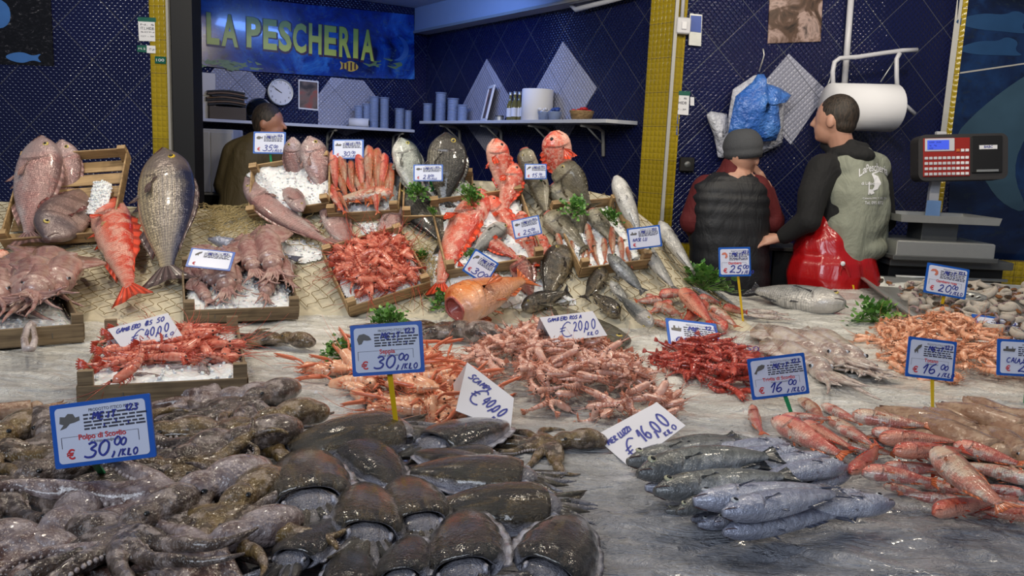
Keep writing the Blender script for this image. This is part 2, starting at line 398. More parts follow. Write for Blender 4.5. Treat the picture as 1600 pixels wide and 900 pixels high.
G = {  # handwritten strokes, box 0..1 high
 '0': [[(.3, 1), (.08, .75), (.05, .3), (.28, 0), (.52, .25), (.55, .75), (.35, 1), (.25, .97)]],
 '1': [[(.02, .55), (.32, 1), (.2, 0)]],
 '2': [[(.05, .8), (.25, 1), (.48, .85), (.4, .5), (.05, .05), (.3, .08), (.65, .0)]],
 '3': [[(.05, .9), (.3, 1), (.48, .8), (.22, .55), (.5, .35), (.4, .05), (.1, 0), (-.12, .1)]],
 '4': [[(.3, 1), (.0, .35), (.6, .4)], [(.48, .8), (.36, -.05)]],
 '5': [[(.55, 1), (.2, 1), (.1, .6), (.4, .6), (.48, .3), (.3, 0), (.0, .05)]],
 '6': [[(.45, 1), (.15, .7), (.05, .25), (.25, 0), (.48, .2), (.35, .45), (.08, .3)]],
 '8': [[(.45, .85), (.2, 1), (.1, .75), (.4, .45), (.35, .1), (.1, .05), (.1, .35), (.45, .7), (.42, .9)]],
 '9': [[(.45, .7), (.2, .6), (.1, .85), (.3, 1), (.48, .8), (.42, .3), (.3, 0)]],
 ',': [[(.3, .2), (.32, .05), (.16, -.3)], [(.3, .2), (.33, .2)]], '.': [[(.05, .0), (.1, .04)]], '/': [[(.3, 1), (.02, -.1)]], '-': [[(.05, .45), (.4, .5)]],
 '€': [[(1.15, .95), (.8, 1.1), (.35, .85), (.15, .4), (.4, .02), (.9, -.08), (1.3, .02)], [(-.05, .6), (.6, .68)], [(-.08, .38), (.5, .45)]],
 'E': [[(.45, 1), (.1, .97), (.05, .5), (.06, .03), (.45, 0)], [(.05, .52), (.38, .54)]],
 'A': [[(0, 0), (.25, 1), (.45, 0)], [(.08, .4), (.4, .42)]], 'B': [[(.05, 0), (.1, 1), (.4, .85), (.12, .55), (.45, .3), (.05, 0)]],
 'C': [[(.5, .9), (.2, .95), (.02, .5), (.2, .03), (.55, .1)]], 'G': [[(.5, .9), (.2, 1), (.0, .5), (.2, 0), (.5, .1), (.5, .45), (.3, .45)]],
 'M': [[(0, 0), (.08, 1), (.28, .4), (.48, 1), (.55, 0)]], 'R': [[(.03, 0), (.05, 1), (.4, .85), (.08, .5), (.45, 0)]],
 'O': [[(.25, 1), (.0, .6), (.2, 0), (.5, .35), (.4, .9), (.2, 1)]], 'S': [[(.5, .95), (.2, 1), (.08, .7), (.4, .4), (.35, .05), (-.05, 0)]],
 'I': [[(.1, 1), (.05, 0)]], 'L': [[(.08, 1), (.03, 0), (.4, .03)]], 'U': [[(.02, 1), (.05, .1), (.3, 0), (.45, 1)]],
 'Z': [[(.02, .95), (.45, 1), (.02, .02), (.5, .05)]], 'P': [[(.05, 0), (.05, 1), (.45, .8), (.08, .5)]], 'N': [[(.02, 0), (.05, 1), (.42, 0), (.48, 1)]],
 'K': [[(.05, 1), (.05, 0)], [(.4, .95), (.08, .45), (.45, 0)]], 'T': [[(.0, 1), (.5, 1)], [(.25, 1), (.22, 0)]], 'H': [[(.03, 1), (.03, 0)], [(.45, 1), (.42, 0)], [(.03, .5), (.44, .5)]],
 'Q': [[(.25, 1), (.0, .6), (.2, 0), (.5, .35), (.4, .9), (.2, 1)], [(.3, .3), (.55, -.1)]], 'e': [[(.05, .3), (.4, .4), (.25, .62), (.05, .4), (.15, 0), (.42, .1)]],
 'g': [[(.4, .5), (.1, .5), (.1, .1), (.38, .1), (.4, .5), (.35, -.35), (.05, -.3)]], ' ': [],
}
def put_hand(mb, s, x, z, h, wd, y=0.0, slant=.18, rot=0.0, sp=.16, seed=1, sx=1.0, width=None):
    """pen strokes as flat ribbons in x,z at depth y"""
    rnd = random.Random(seed); cx = 0
    if width:
        tot = sum(.45 if not G.get(ch) else max(p[0] for st in G[ch] for p in st) + sp for ch in s) - sp + slant; sx = width / (tot * h)
    c, sn = math.cos(rot), math.sin(rot)
    for ch in s:
        g = G.get(ch)
        if g is None: cx += .5; continue
        if not g: cx += .45; continue
        mx = max(p[0] for st in g for p in st); k = 1 + rnd.uniform(-.08, .08); dz = rnd.uniform(-.05, .05)
        for st in g:
            # smooth the stroke
            pts = []
            for i in range(len(st) - 1):
                p0 = st[max(i - 1, 0)]; p1 = st[i]; p2 = st[i + 1]; p3 = st[min(i + 2, len(st) - 1)]
                for q in range(4):
                    t = q / 4
                    pts.append(tuple(.5 * ((2 * p1[a]) + (-p0[a] + p2[a]) * t + (2 * p0[a] - 5 * p1[a] + 4 * p2[a] - p3[a]) * t * t + (-p0[a] + 3 * p1[a] - 3 * p2[a] + p3[a]) * t ** 3) for a in (0, 1)))
            pts.append(st[-1])
            Q = []
            for (a, b) in pts:
                xx = (cx + a + b * slant) * h * sx * k; zz = (b * k + dz) * h
                Q.append(Vector((x + xx * c - zz * sn, y, z + zz * c + xx * sn)))
            v = []; f = []
            for i, p in enumerate(Q):
                d = (Q[min(i + 1, len(Q) - 1)] - Q[max(i - 1, 0)]); d = d.normalized() if d.length > 1e-9 else Vector((1, 0, 0))
                nrm = Vector((-d.z, 0, d.x)); ww = wd * .5
                v += [p + nrm * ww, p - nrm * ww]
            for i in range(len(Q) - 1): f.append((2 * i, 2 * i + 1, 2 * i + 3, 2 * i + 2))
            mb.add(v, f)
        cx += mx + sp + (.14 if ch == ',' else 0)
M['ink_blue'] = plain('blue_marker_ink', S(28, 42, 140), .5, noise_amt=.05)
M['ink_red'] = plain('red_print', S(200, 40, 45), .5, noise_amt=.05)
M['ink_black'] = plain('black_print', S(45, 45, 60), .6, noise_amt=.05)
M['sign_blue'] = plain('blue_sign_border', S(28, 88, 178), .3, noise_amt=.06)
M['sign_white'] = plain('laminated_white_sheet', S(205, 210, 228), .28, noise_amt=.03)
M['card'] = plain('white_folded_card', S(212, 210, 216), .6, noise_amt=.05)
M['stake_green'] = plain('green_plastic', S(22, 140, 88), .35)
M['stake_yellow'] = plain('yellow_plastic', S(225, 185, 25), .35)
M['pic_grey'] = plain('printed_grey_picture', S(95, 92, 90), .5, noise_amt=.3, sc=60)
M['pic_pink'] = plain('printed_pink_picture', S(205, 120, 100), .5, noise_amt=.3, sc=60)

def rrect(w_, h_, r, n=4, cx=0, cz=0):
    P = []
    for (sx, sz, a0) in ((1, 1, 0), (-1, 1, 90), (-1, -1, 180), (1, -1, 270)):
        for k in range(n + 1):
            a = math.radians(a0 + 90 * k / n); P.append((cx + sx * (w_ / 2 - r) + r * math.cos(a), cz + sz * (h_ / 2 - r) + r * math.sin(a)))
    return P
PICS = {
 'octopus': [(-.5, -.1), (-.45, .35), (-.2, .3), (-.05, .5), (.2, .45), (.3, .2), (.5, .25), (.5, 0), (.25, -.1), (0, -.15), (-.2, -.4), (-.5, -.5), (-.3, -.2)],
 'shell': [(-.5, 0), (-.35, .35), (0, .42), (.35, .2), (.5, -.1), (.2, -.15), (-.05, -.1), (-.2, -.4), (-.4, -.45)],
 'fish': [(-.5, -.4), (-.35, -.15), (-.1, .3), (.25, .45), (.5, .35), (.4, .05), (.15, -.1), (-.2, -.2), (-.3, -.5)],
 'flat_fish': [(-.5, 0), (-.2, .3), (.15, .25), (.3, .05), (.5, .3), (.45, -.25), (.28, -.05), (0, -.3), (-.3, -.25)],
 'squid': [(.45, .5), (.1, .35), (-.15, 0), (-.3, -.2), (-.2, -.5), (-.05, -.25), (.1, -.5), (.1, -.1), (.4, .2)],
 'boat': [(-.5, -.2), (-.5, .05), (-.3, .05), (-.28, .35), (-.1, .35), (-.1, .1), (.2, .1), (.22, .4), (.3, .1), (.5, .15), (.4, -.25)],
 'prawn': [(-.5, .1), (-.3, .4), (.1, .45), (.4, .2), (.45, -.2), (.2, -.45), (0, -.3), (.15, -.05), (0, .15), (-.2, .1)],
}
def price_sign_on_bank(b): return b[1] < 445 and b[0] < 1080
def price_sign(cx, cy, wpx, hpx, rot, label, base=None, stake=None, species=None, sub='', price='', pic='fish', Y=None, tilt=12, detail=True, hand='', lean=None, flat_n=None, pinkpic=False, hr=None, near=0.0):
    """blue bordered market sign; (cx,cy) board centre, base=(px,py) where the stake enters"""
    if base is not None:
        b = surf(base[0], base[1], -.01); Y = b.y if Y is None else Y
    if Y is not None and base is not None and price_sign_on_bank(base): Y = surf(base[0], base[1], .12).y
    elif base is None and Y > 3.2: Y = surf(cx, cy + hpx, .12).y
    if near: Y -= near
    c = at(cx, cy, Y)
    w_ = wpx * Y / F_PX * 1.0; h_ = hpx * Y / F_PX / max(.35, math.cos(math.radians(tilt - 9)) if flat_n is None else 1)
    if hr: h_ = w_ * hr
    vd = (CAM - c).normalized()
    r = math.radians(rot) - ROLL
    X = Vector((math.cos(r), 0, math.sin(r)))
    if flat_n is None: Nn = Vector((0, -math.cos(math.radians(tilt)), math.sin(math.radians(tilt))))
    else: Nn = Vector(flat_n)
    E = empty('price_sign', label, 'price sign', 'blue bordered price signs', mat=frame(c, X, y=-Nn))
    P = rrect(w_, h_, h_ * .03)
    MB().prism(P, 0, .0035).build('board', M['sign_blue'], E, False)
    MB().prism(rrect(w_ * .9, h_ * .87, h_ * .06), -.0009, 0.0).build('label_sheet', M['sign_white'], E, False)
    y = -.0014
    if pic:
        q = PICS[pic]; pw = w_ * .2; ph = h_ * .24
        MB().prism([(-w_ * .31 + a * pw, h_ * .22 + b_ * ph) for a, b_ in q], y - .0003, y + .0004).build('printed_picture', M['pic_pink'] if pinkpic else M['pic_grey'], E, False)
    mb = MB()
    rnd = random.Random(int(cx * 7 + cy))
    put_text(mb, 'PRODOTTO ITTICO PESCATO', w_ * .14, h_ * .335, h_ * .05, y, width=w_ * .5, center=True)
    for k, zz in enumerate((.275, .215, .16, .105, .055)):
        x0 = -w_ * .17
        while x0 < w_ * .38:
            l = w_ * rnd.uniform(.03, .1); mb.add([(x0, y, h_ * zz), (x0 + l, y, h_ * zz), (x0 + l, y, h_ * (zz + .028)), (x0, y, h_ * (zz + .028))], [(0, 1, 2, 3)]); x0 += l + w_ * .015
    if species:
        # thin frame around the species name
        for (a0, b0, a1, b1) in ((-.41, -.03, .36, -.025), (-.41, -.2, -.405, -.03), (.355, -.2, .36, -.03)):
            mb.add([(w_ * a0, y, h_ * b0), (w_ * a1, y, h_ * b0), (w_ * a1, y, h_ * b1), (w_ * a0, y, h_ * b1)], [(0, 1, 2, 3)])
        if sub: put_text(mb, sub, w_ * .02, -h_ * .15, h_ * .045, y, center=True, shear=.3)
    mb.build('small_print', M['ink_black'], E, False)
    if species:
        m2 = MB(); put_text(m2, species, 0, -h_ * .085, h_ * .085, y - .0003, center=True, bold=.02); m2.build('species_name', M['ink_red'], E, False)
    m4 = MB(); put_text(m4, '€', -w_ * .37, -h_ * .37, h_ * .15, y - .0003, bold=.025); m4.build('euro_mark', M['ink_red'], E, False)
    m3 = MB(); wd = h_ * .022
    if price:
        a_, _, cnt = price.partition(',')
        x0 = -w_ * .18
        put_hand(m3, a_, x0, -h_ * .37, h_ * .24, wd * 1.5, y - .0006, sx=1.25, seed=int(cx))
        x1 = x0 + h_ * .24 * 1.25 * (.62 * len(a_) + .05)
        put_hand(m3, ',', x1, -h_ * .37, h_ * .2, wd * 1.3, y - .0006)
        put_hand(m3, '00', x1 + h_ * .07, -h_ * .24, h_ * .12, wd * 1.2, y - .0006, seed=2, sx=1.3)
        put_hand(m3, '/KILO', x1 + h_ * .12, -h_ * .41, h_ * .11, wd, y - .0006, seed=3, sx=1.2)
    if hand:
        put_hand(m3, hand, -w_ * .36, -h_ * .14, h_ * .13, wd * 1.2, y - .0006, seed=5, sx=1.3)
    put_hand(m3, 'MEDIT' if not hand else 'MED', -w_ * .08, h_ * .2, h_ * .11, wd * 1.1, y - .0006, seed=6, sx=1.3)
    put_hand(m3, '12.3', w_ * .25, h_ * .28, h_ * .1, wd, y - .0006, seed=7)
    for k in range(3): put_hand(m3, '-', w_ * (.02 + .12 * k), h_ * (.07 + .05 * (k % 2)), h_ * .06, wd * 2, y - .0006)
    m3.build('handwriting', M['ink_blue'], E, False)
    if base is not None and stake:
        bl = E.matrix_world.inverted() @ b; top = Vector((0, .006, -h_ * .35))
        if abs(bl.z) > h_ * .4:
            top = Vector((bl.x * .3, .006, -h_ * .35))
        wst = w_ * .075
        mb = MB(); d = (bl - top); n_ = 8
        v = []; sx = Vector((1, 0, 0)); dd = d.normalized(); sx = (sx - dd * sx.dot(dd)).normalized(); ny = dd.cross(sx)
        prof = [(-1, -.5), (-.45, -.5), (-.3, .3), (.3, .3), (.45, -.5), (1, -.5), (1, .7), (-1, .7)]
        for k in range(2):
            p = top + d * k
            for (a, b_) in prof: v.append(p + sx * a * wst * (.5 - .1 * k) + ny * b_ * wst * .22)
        f = [(i, (i + 1) % 8, 8 + (i + 1) % 8, 8 + i) for i in range(8)] + [tuple(range(7, -1, -1)), tuple(range(8, 16))]
        mb.add(v, f).build('stake', M['stake_' + stake], E, False)
        # tip that disappears into the ice and the clip on the board
        MB().box((0, .006, -h_ * .3), (w_ * .2, .008, h_ * .16), bev=.002).build('clip', M['stake_' + stake], E, False)
    return E
def tent_card(tl, tr, br, bl, foot, lines, label, Yt, Yb):
    """folded card: front face corners in pixels (top edge at depth Yt, bottom edge at Yb), rear flap foot pixel"""
    a, b = at(*tl, Yt[0]), at(*tr, Yt[1]); c, d = at(*br, Yb[1]), at(*bl, Yb[0])
    X = (b - a); W = X.length; down = ((d - a) + (c - b)) / 2; H = (down - X.normalized() * down.dot(X.normalized())).length
    Z = -down
    Mx = frame(a, X, z=Z)
    E = empty('folded_price_card', label, 'price card', mat=Mx)
    inv = Mx.inverted()
    cc = inv @ c; dd = inv @ d
    MB().prism([(0, 0), (dd.x, dd.z), (cc.x, cc.z), (W, 0)][::-1], 0, .0012).build('front_panel', M['card'], E, False)
    mb = MB(); f0 = inv @ foot[0]; f1 = inv @ foot[1]
    v = [Vector((0, .001, 0)), Vector((W, .001, 0)), f1, f0]; v2 = [p + Vector((0, .0012, .0003)) for p in v]
    mb.add(v + v2, [(0, 1, 2, 3), (7, 6, 5, 4), (0, 4, 5, 1), (1, 5, 6, 2), (2, 6, 7, 3), (3, 7, 4, 0)]).build('rear_panel', M['card'], E, False)
    mb = MB()
    for (s, x, z, h, wd, r_, ww) in lines: put_hand(mb, s, x * W + (1 - z) * (dd.x + cc.x - W) / 2, (z - 1) * H, h * H, wd * H, -.0008, rot=r_, width=ww * W, seed=len(s))
    mb.build('handwriting', M['ink_blue'], E, False)
    return E
# ================================================================ fish
PROF = {  # t, upper, lower, half width  (fractions of the half height / half width)
 'bream': ([0, .03, .08, .15, .25, .38, .52, .66, .78, .86, .9], [.05, .32, .62, .9, 1.05, 1.1, .98, .7, .42, .24, .22], [.1, .34, .6, .82, .95, .98, .9, .68, .4, .24, .22], [.2, .5, .75, .95, 1, 1, .9, .65, .35, .18, .1]),
 'long': ([0, .03, .08, .15, .25, .4, .55, .7, .8, .87, .9], [.12, .35, .6, .82, .97, 1, .95, .75, .5, .33, .3], [.16, .4, .66, .88, 1, 1, .88, .68, .46, .33, .3], [.25, .5, .75, .95, 1, 1, .88, .65, .42, .25, .15]),
 'mullet': ([0, .02, .06, .13, .22, .36, .52, .68, .8, .87, .9], [.1, .42, .78, 1.02, 1.1, 1.05, .9, .66, .44, .32, .3], [.3, .5, .68, .82, .9, .92, .84, .66, .44, .32, .3], [.3, .6, .8, .95, 1, 1, .86, .62, .4, .25, .15]),
 'scorpion': ([0, .03, .08, .16, .26, .38, .52, .66, .78, .86, .9], [.2, .5, .82, 1.05, 1.12, 1.05, .88, .64, .42, .3, .28], [.28, .55, .8, .98, 1.02, .98, .82, .6, .4, .3, .28], [.4, .75, 1, 1.12, 1.08, .95, .78, .55, .36, .22, .14]),
}
def fish_mat(name, back, flank, belly, spot=None, spot_sc=14, spot_amt=.5, stripes=0.0, scale_n=60, rough=.22, head=None, bars=None, red=None, coat=.6, lo=.35, metal=0.0, gill=(.05, .03, .028, 1)):
    t = NT(name); dv = t.at('dv'); tt = t.at('tt'); ob = t.co()
    # scale coordinates: along the body and around it
    sc = t.comb(t.math('MULTIPLY', tt, scale_n), t.math('MULTIPLY', dv, scale_n * .28))
    v1 = t.vor(sc, 1.0, 'F1', 'Distance', .35)
    nz = t.noise(ob, 9, 4); dvn = t.math('ADD', dv, t.math('MULTIPLY', t.math('SUBTRACT', nz, .5), .5))
    c = t.ramp(t.math('MULTIPLY_ADD', dvn, .5, .5), [(.12, belly), (lo + .1, flank), (.68, flank), (.9, back)])
    if stripes:
        st = t.math('SINE', t.math('MULTIPLY', dv, 42)); c = t.mix(t.math('MULTIPLY', t.math('GREATER_THAN', st, .2), stripes), c, back)
    if bars:
        st = t.math('SINE', t.math('ADD', t.math('MULTIPLY', tt, 34), t.math('MULTIPLY', nz, 3))); c = t.mix(t.math('MULTIPLY', t.math('GREATER_THAN', st, .3), .45), c, bars)
    if spot:
        n2 = t.noise(ob, spot_sc, 4, .6, .5); c = t.mix(t.math('MULTIPLY', t.ramp(n2, [(.46, 0), (.58, 1)]), spot_amt), c, spot)
    if red:
        n3 = t.noise(ob, spot_sc * .45, 3, .6, .8); c = t.mix(t.ramp(n3, [(.5, 0), (.62, .8)]), c, red)
    body = t.ramp(tt, [(.20, 0), (.27, 1)])
    c = t.mix(t.math('MULTIPLY', t.math('MULTIPLY', t.ramp(v1, [(.3, 0), (.62, 1)]), body), .5), c, tuple(q * .35 for q in back[:3]) + (1,))
    g_ = t.math('ABSOLUTE', t.at('gl')); side_ = t.ramp(t.math('ABSOLUTE', dv), [(.6, 1), (.9, 0)]); c = t.mix(t.math('MULTIPLY', t.ramp(g_, [(.003, .6), (.014, 0)]), side_), c, gill)
    g2 = t.math('ABSOLUTE', t.math('ADD', t.at('gl'), .075)); c = t.mix(t.math('MULTIPLY', t.ramp(g2, [(.002, .35), (.008, 0)]), side_), c, gill)
    if head: c = t.mix(t.math('SUBTRACT', .75, t.math('MULTIPLY', body, .75)), c, head)
    hb = t.math('MULTIPLY', t.math('SUBTRACT', 1.0, v1), body)
    nr = t.bump(hb, .0016, .7); nr = t.bump(t.noise(ob, 26, 4), .008, .6, nr); nr = t.bump(t.noise(ob, 90, 2), .0022, .5, nr)
    return t.done(c, t.math('ADD', rough, t.math('MULTIPLY', nz, .15)), metal, nr, coat, spec=.6, coat_r=.07, wet=(24, .0012))
def fin_mat(name, a, b):
    t = NT(name); r_ = t.at('ray'); s_ = t.math('SINE', t.math('MULTIPLY', r_, 2 * PI))
    f = t.ramp(t.math('MULTIPLY_ADD', s_, .5, .5), [(.3, 0), (.8, 1)])
    return t.done(t.mix(f, a, b), .25, 0, t.bump(f, .002, .8), .5)
K = {}
def kind(k, prof, H, W, back, flank, belly, finc, eye=.12, eyec=(190, 170, 90), tail=.5, **kw):
    K[k] = dict(prof=prof, H=H, W=W, eye=eye, tail=tail, spiky=kw.pop('spiky', 0), big=kw.pop('big', 0), gape=kw.pop('gape', 0))
    K[k]['mat'] = fish_mat(k + '_skin', S(*back), S(*flank), S(*belly), **kw)
    K[k]['fin'] = fin_mat(k + '_fin', S(*finc), tuple(v * .5 for v in S(*finc)[:3]) + (1,))
    t = NT(k + '_iris'); K[k]['iris'] = t.done(S(*eyec), .08, 0, coat=1.0)
kind('pink_bream', 'bream', .36, .15, (120, 92, 90), (185, 150, 145), (205, 190, 188), (158, 122, 116), spot=S(165, 95, 90), spot_sc=8, spot_amt=.35, head=S(150, 132, 132), scale_n=56, red=None, metal=.25)
kind('banded_bream', 'bream', .40, .17, (95, 75, 72), (150, 120, 112), (190, 165, 155), (120, 70, 66), bars=S(80, 60, 58), head=S(95, 85, 88), metal=.2)
kind('big_bream', 'bream', .46, .18, (36, 38, 66), (150, 140, 128), (196, 178, 140), (95, 78, 76), stripes=.35, head=S(110, 96, 92), scale_n=60, eyec=(190, 160, 40), metal=.35, lo=.4)
kind('gilt_bream', 'bream', .40, .16, (70, 78, 78), (175, 180, 172), (215, 215, 208), (110, 110, 105), spot=S(60, 66, 62), spot_amt=.3, metal=.35, eyec=(200, 190, 80))
kind('dark_bream', 'bream', .44, .17, (26, 26, 26), (70, 66, 58), (130, 124, 108), (48, 44, 40), stripes=.6, head=S(52, 48, 44), scale_n=54, metal=.3)
kind('red_scorpion', 'scorpion', .34, .24, (205, 62, 42), (222, 105, 80), (235, 178, 158), (225, 80, 50), spot=S(235, 190, 170), spot_sc=16, spot_amt=.65, spiky=1, big=1, scale_n=70, eyec=(30, 30, 25))
kind('brown_scorpion', 'scorpion', .34, .24, (70, 26, 20), (140, 50, 40), (195, 130, 115), (110, 35, 28), spot=S(210, 150, 130), spot_sc=24, spot_amt=.5, spiky=1, big=1)
kind('orange_grouper', 'scorpion', .33, .27, (190, 85, 30), (215, 125, 60), (225, 170, 140), (200, 100, 50), spot=S(230, 165, 110), spot_sc=12, spot_amt=.5, spiky=1, big=1, eyec=(200, 200, 60), gape=1)
kind('dark_grouper', 'scorpion', .34, .2, (40, 32, 22), (84, 72, 52), (140, 124, 94), (44, 36, 28), spot=S(28, 22, 16), spot_sc=12, spot_amt=.8, big=1)
kind('red_mullet', 'mullet', .25, .2, (190, 72, 52), (222, 148, 126), (226, 210, 198), (215, 110, 66), spot=S(190, 44, 32), spot_sc=7, spot_amt=.7, scale_n=38, eyec=(215, 200, 180), coat=.8)
kind('pale_mullet', 'mullet', .26, .2, (165, 105, 70), (205, 175, 150), (220, 208, 196), (200, 110, 70), spot=S(190, 70, 45), spot_sc=7, spot_amt=.7, scale_n=34, eyec=(215, 200, 180), coat=.8)
kind('crimson_mullet', 'mullet', .26, .2, (150, 34, 26), (192, 76, 56), (220, 158, 134), (205, 70, 40), spot=S(215, 130, 100), spot_sc=12, spot_amt=.45, scale_n=36, eyec=(215, 200, 180), coat=.8)
kind('hake', 'long', .19, .15, (84, 92, 118), (178, 184, 210), (220, 224, 240), (88, 92, 110), eye=.2, eyec=(176, 180, 186), spot=S(120, 124, 150), spot_sc=12, spot_amt=.3, scale_n=90, head=S(138, 142, 160), tail=.25, metal=.35, rough=.2)
kind('dark_hake', 'long', .19, .15, (50, 52, 52), (140, 144, 142), (200, 204, 208), (60, 62, 64), eye=.2, eyec=(170, 168, 140), spot=S(84, 88, 86), spot_sc=14, spot_amt=.4, scale_n=90, head=S(70, 70, 68), tail=.25, metal=.3, rough=.2)
kind('white_hake', 'long', .24, .2, (88, 86, 82), (168, 168, 164), (214, 212, 208), (90, 88, 84), spot=S(130, 128, 122), spot_sc=9, spot_amt=.3, scale_n=90, tail=.25, metal=.15)
kind('grey_rockfish', 'scorpion', .36, .26, (82, 76, 58), (130, 122, 98), (176, 170, 150), (88, 80, 62), spot=S(80, 74, 60), spot_sc=9, spot_amt=.55, big=1, gape=.4)
kind('olive_flatfish', 'scorpion', .45, .1, (66, 62, 46), (98, 94, 74), (150, 144, 120), (70, 64, 48), spot=S(58, 54, 42), spot_sc=9, spot_amt=.7, big=1)
kind('silver_tuna', 'long', .33, .25, (90, 94, 96), (176, 176, 172), (212, 208, 202), (60, 60, 64), spot=S(120, 122, 122), spot_sc=6, spot_amt=.4, scale_n=40, metal=.2, head=S(170, 165, 160), tail=.4)
M['mouth_dark'] = plain('mouth_line', S(70, 40, 36), .4)
M['pupil'] = plain('fish_pupil', S(6, 6, 8), .06, coat=1.0, noise_amt=0)
M['mouth_flesh'] = plain('mouth_flesh', S(190, 95, 85), .3, coat=.6, noise_amt=.35, sc=40, bump=.003)
NR, NS = 56, 22
def smooth_interp(xs, ys, t):
    h = .018; return (np.interp(t, xs, ys) + np.interp(t - h, xs, ys) + np.interp(t + h, xs, ys) + np.interp(t - 2 * h, xs, ys) * .5 + np.interp(t + 2 * h, xs, ys) * .5) / 4
_FC = {}
def build_fish(k, Hr, bz, by, rnd):
    """fish of length 1, snout at x=+.5, dorsal +z; list of (name, MB, material)"""
    P = K[k]; xs, U, L, Wd = PROF[P['prof']]
    hh = Hr / 2; ww = P['W'] * Hr / P['H'] / 2
    def warp(p): return Vector((p[0], p[1] + by * (p[0] ** 2 - .08), p[2] + bz * (p[0] ** 2 - .08)))
    def hz(t): return float(smooth_interp(xs, U, t)) * hh, float(smooth_interp(xs, L, t)) * hh, float(smooth_interp(xs, Wd, t)) * ww
    v = []; dv = []; tt = []; gl = []; f = []
    for i in range(NR):
        t = .9 * (i / (NR - 1)) ** 1.15
        u_, l_, w_ = hz(t)
        for j in range(NS):
            a = 2 * PI * j / NS; s_, c_ = math.sin(a), math.cos(a)
            z = (u_ if s_ > 0 else l_) * s_; y = w_ * math.copysign(abs(c_) ** .85, c_)
            d = s_
            tg = .205 + .07 * (1 - d * d)      # gill cover edge
            k_ = max(0, 1 - d * d) ** .5 * (0 if abs(d) > .93 else 1)
            if abs(t - tg) < .02: y *= 1 + (.09 if t < tg else -.08) * k_
            elif t < tg: y *= 1.0 + .05 * sm(tg - .1, tg - .02, t) * k_
            if P['gape'] and t < .2:
                g = (1 - t / .2) ** 1.6 * P['gape']; z *= 1 + g * (.75 if s_ > 0 else 1.0) * (1 + .1 * math.sin(a * 5)); y *= 1 + g * .25 * (1 + .15 * math.sin(a * 7))
            if P['big']: z += .006 * noise.noise(Vector((t * 14, d * 3, k.__len__())))
            v.append(warp((.5 - t, y, z))); dv.append(d); tt.append(t); gl.append(t - tg)
    for i in range(NR - 1):
        for j in range(NS): f.append((i * NS + j, i * NS + (j + 1) % NS, (i + 1) * NS + (j + 1) % NS, (i + 1) * NS + j))
    f.append(tuple((NR - 1) * NS + j for j in range(NS)))
    if not P['gape']: f.append(tuple(range(NS - 1, -1, -1)))
    body = MB().add(v, f, dv=dv, tt=tt, gl=gl)
    if P['gape']:   # open mouth: an inner funnel in flesh colour
        fm = MB(); v2 = []; n_ = 6
        for q in range(n_):
            s_ = 1 - q / (n_ - 1) * .75; xx = .5 - .004 - q * .02
            for j in range(NS):
                p = v[j]; v2.append(Vector((xx if q else p.x, p.y * s_ * .98, p.z * s_ * .98)) + Vector((0, by * .17 * (1 - s_) * 0, 0)))
        f2 = [(i * NS + j, (i + 1) * NS + j, (i + 1) * NS + (j + 1) % NS, i * NS + (j + 1) % NS) for i in range(n_ - 1) for j in range(NS)] + [tuple((n_ - 1) * NS + j for j in range(NS))]
        fm.add(v2, f2)
    parts = []
    # thickened lips for wide mouths, a slit otherwise
    if P['gape']:
        parts.append(('mouth', fm, M['mouth_flesh']))
        lip = MB().tube([v[j] for j in range(NS)] + [v[0]], .012, 6); parts.append(('lip', lip, M['mouth_flesh']))
    else:
        for sy in (1, -1):
            mb = MB(); pts = []
            for q in range(7):
                t = .004 + q * (.016 if P['big'] else .011); u_, l_, w_ = hz(t); z = -l_ * (.1 + .07 * q); c_ = math.sqrt(max(0, 1 - (z / l_) ** 2)) ** .85
                pts.append(warp((.5 - t, sy * (w_ * c_ * 1.02 + .001), z)))
            mb.tube(pts, [.0035] * 6 + [.001], 5); parts.append(('mouth', mb, M['mouth_dark']))
    # eyes
    te = .10 if P['prof'] != 'mullet' else .085
    te = .13 if P['prof'] in ('bream', 'scorpion') else te
    u_, l_, w_ = hz(te); er = P['eye'] * hh * (1.5 if P['prof'] == 'long' else 1.15)
    for sy in (1, -1):
        z = u_ * .45; c_ = math.sqrt(1 - .45 ** 2) ** .85; c = warp((.5 - te, sy * w_ * c_ * .97, z))
        e = MB().ell(c, (er, er * .45, er), nu=12, nv=8); parts.append(('eye', e, P['iris']))
        e = MB().ell(c + Vector((0, sy * er * .28, 0)), (er * .58, er * .3, er * .58), nu=10, nv=6); parts.append(('pupil', e, M['pupil']))
    def fin(base, tip, th, name, n=None):
        m = len(base); vv = []; ra = []; ff = []
        off = Vector((0, th, 0))
        for side in (1, -1):
            for i in range(m):
                for q in range(4):
                    s_ = q / 3; p = base[i].lerp(tip[i], s_) if True else 0
                    vv.append(p + off * side * (1 - .8 * s_)); ra.append(i / 2)
        for sgn in (0, 1):
            o = sgn * m * 4
            for i in range(m - 1):
                for q in range(3):
                    a, b, c, d = o + i * 4 + q, o + i * 4 + q + 1, o + (i + 1) * 4 + q + 1, o + (i + 1) * 4 + q
                    ff.append((a, b, c, d) if sgn else (d, c, b, a))
        o = m * 4
        for i in range(m - 1): ff.append((i * 4 + 3, o + i * 4 + 3, o + (i + 1) * 4 + 3, (i + 1) * 4 + 3))
        for i in (0, m - 1):
            for q in range(3): ff.append((i * 4 + q, i * 4 + q + 1, o + i * 4 + q + 1, o + i * 4 + q))
        return MB().add(vv, ff, ray=ra)
    # dorsal fin (half folded, spiny in front)
    m = 15; base = []; tip = []
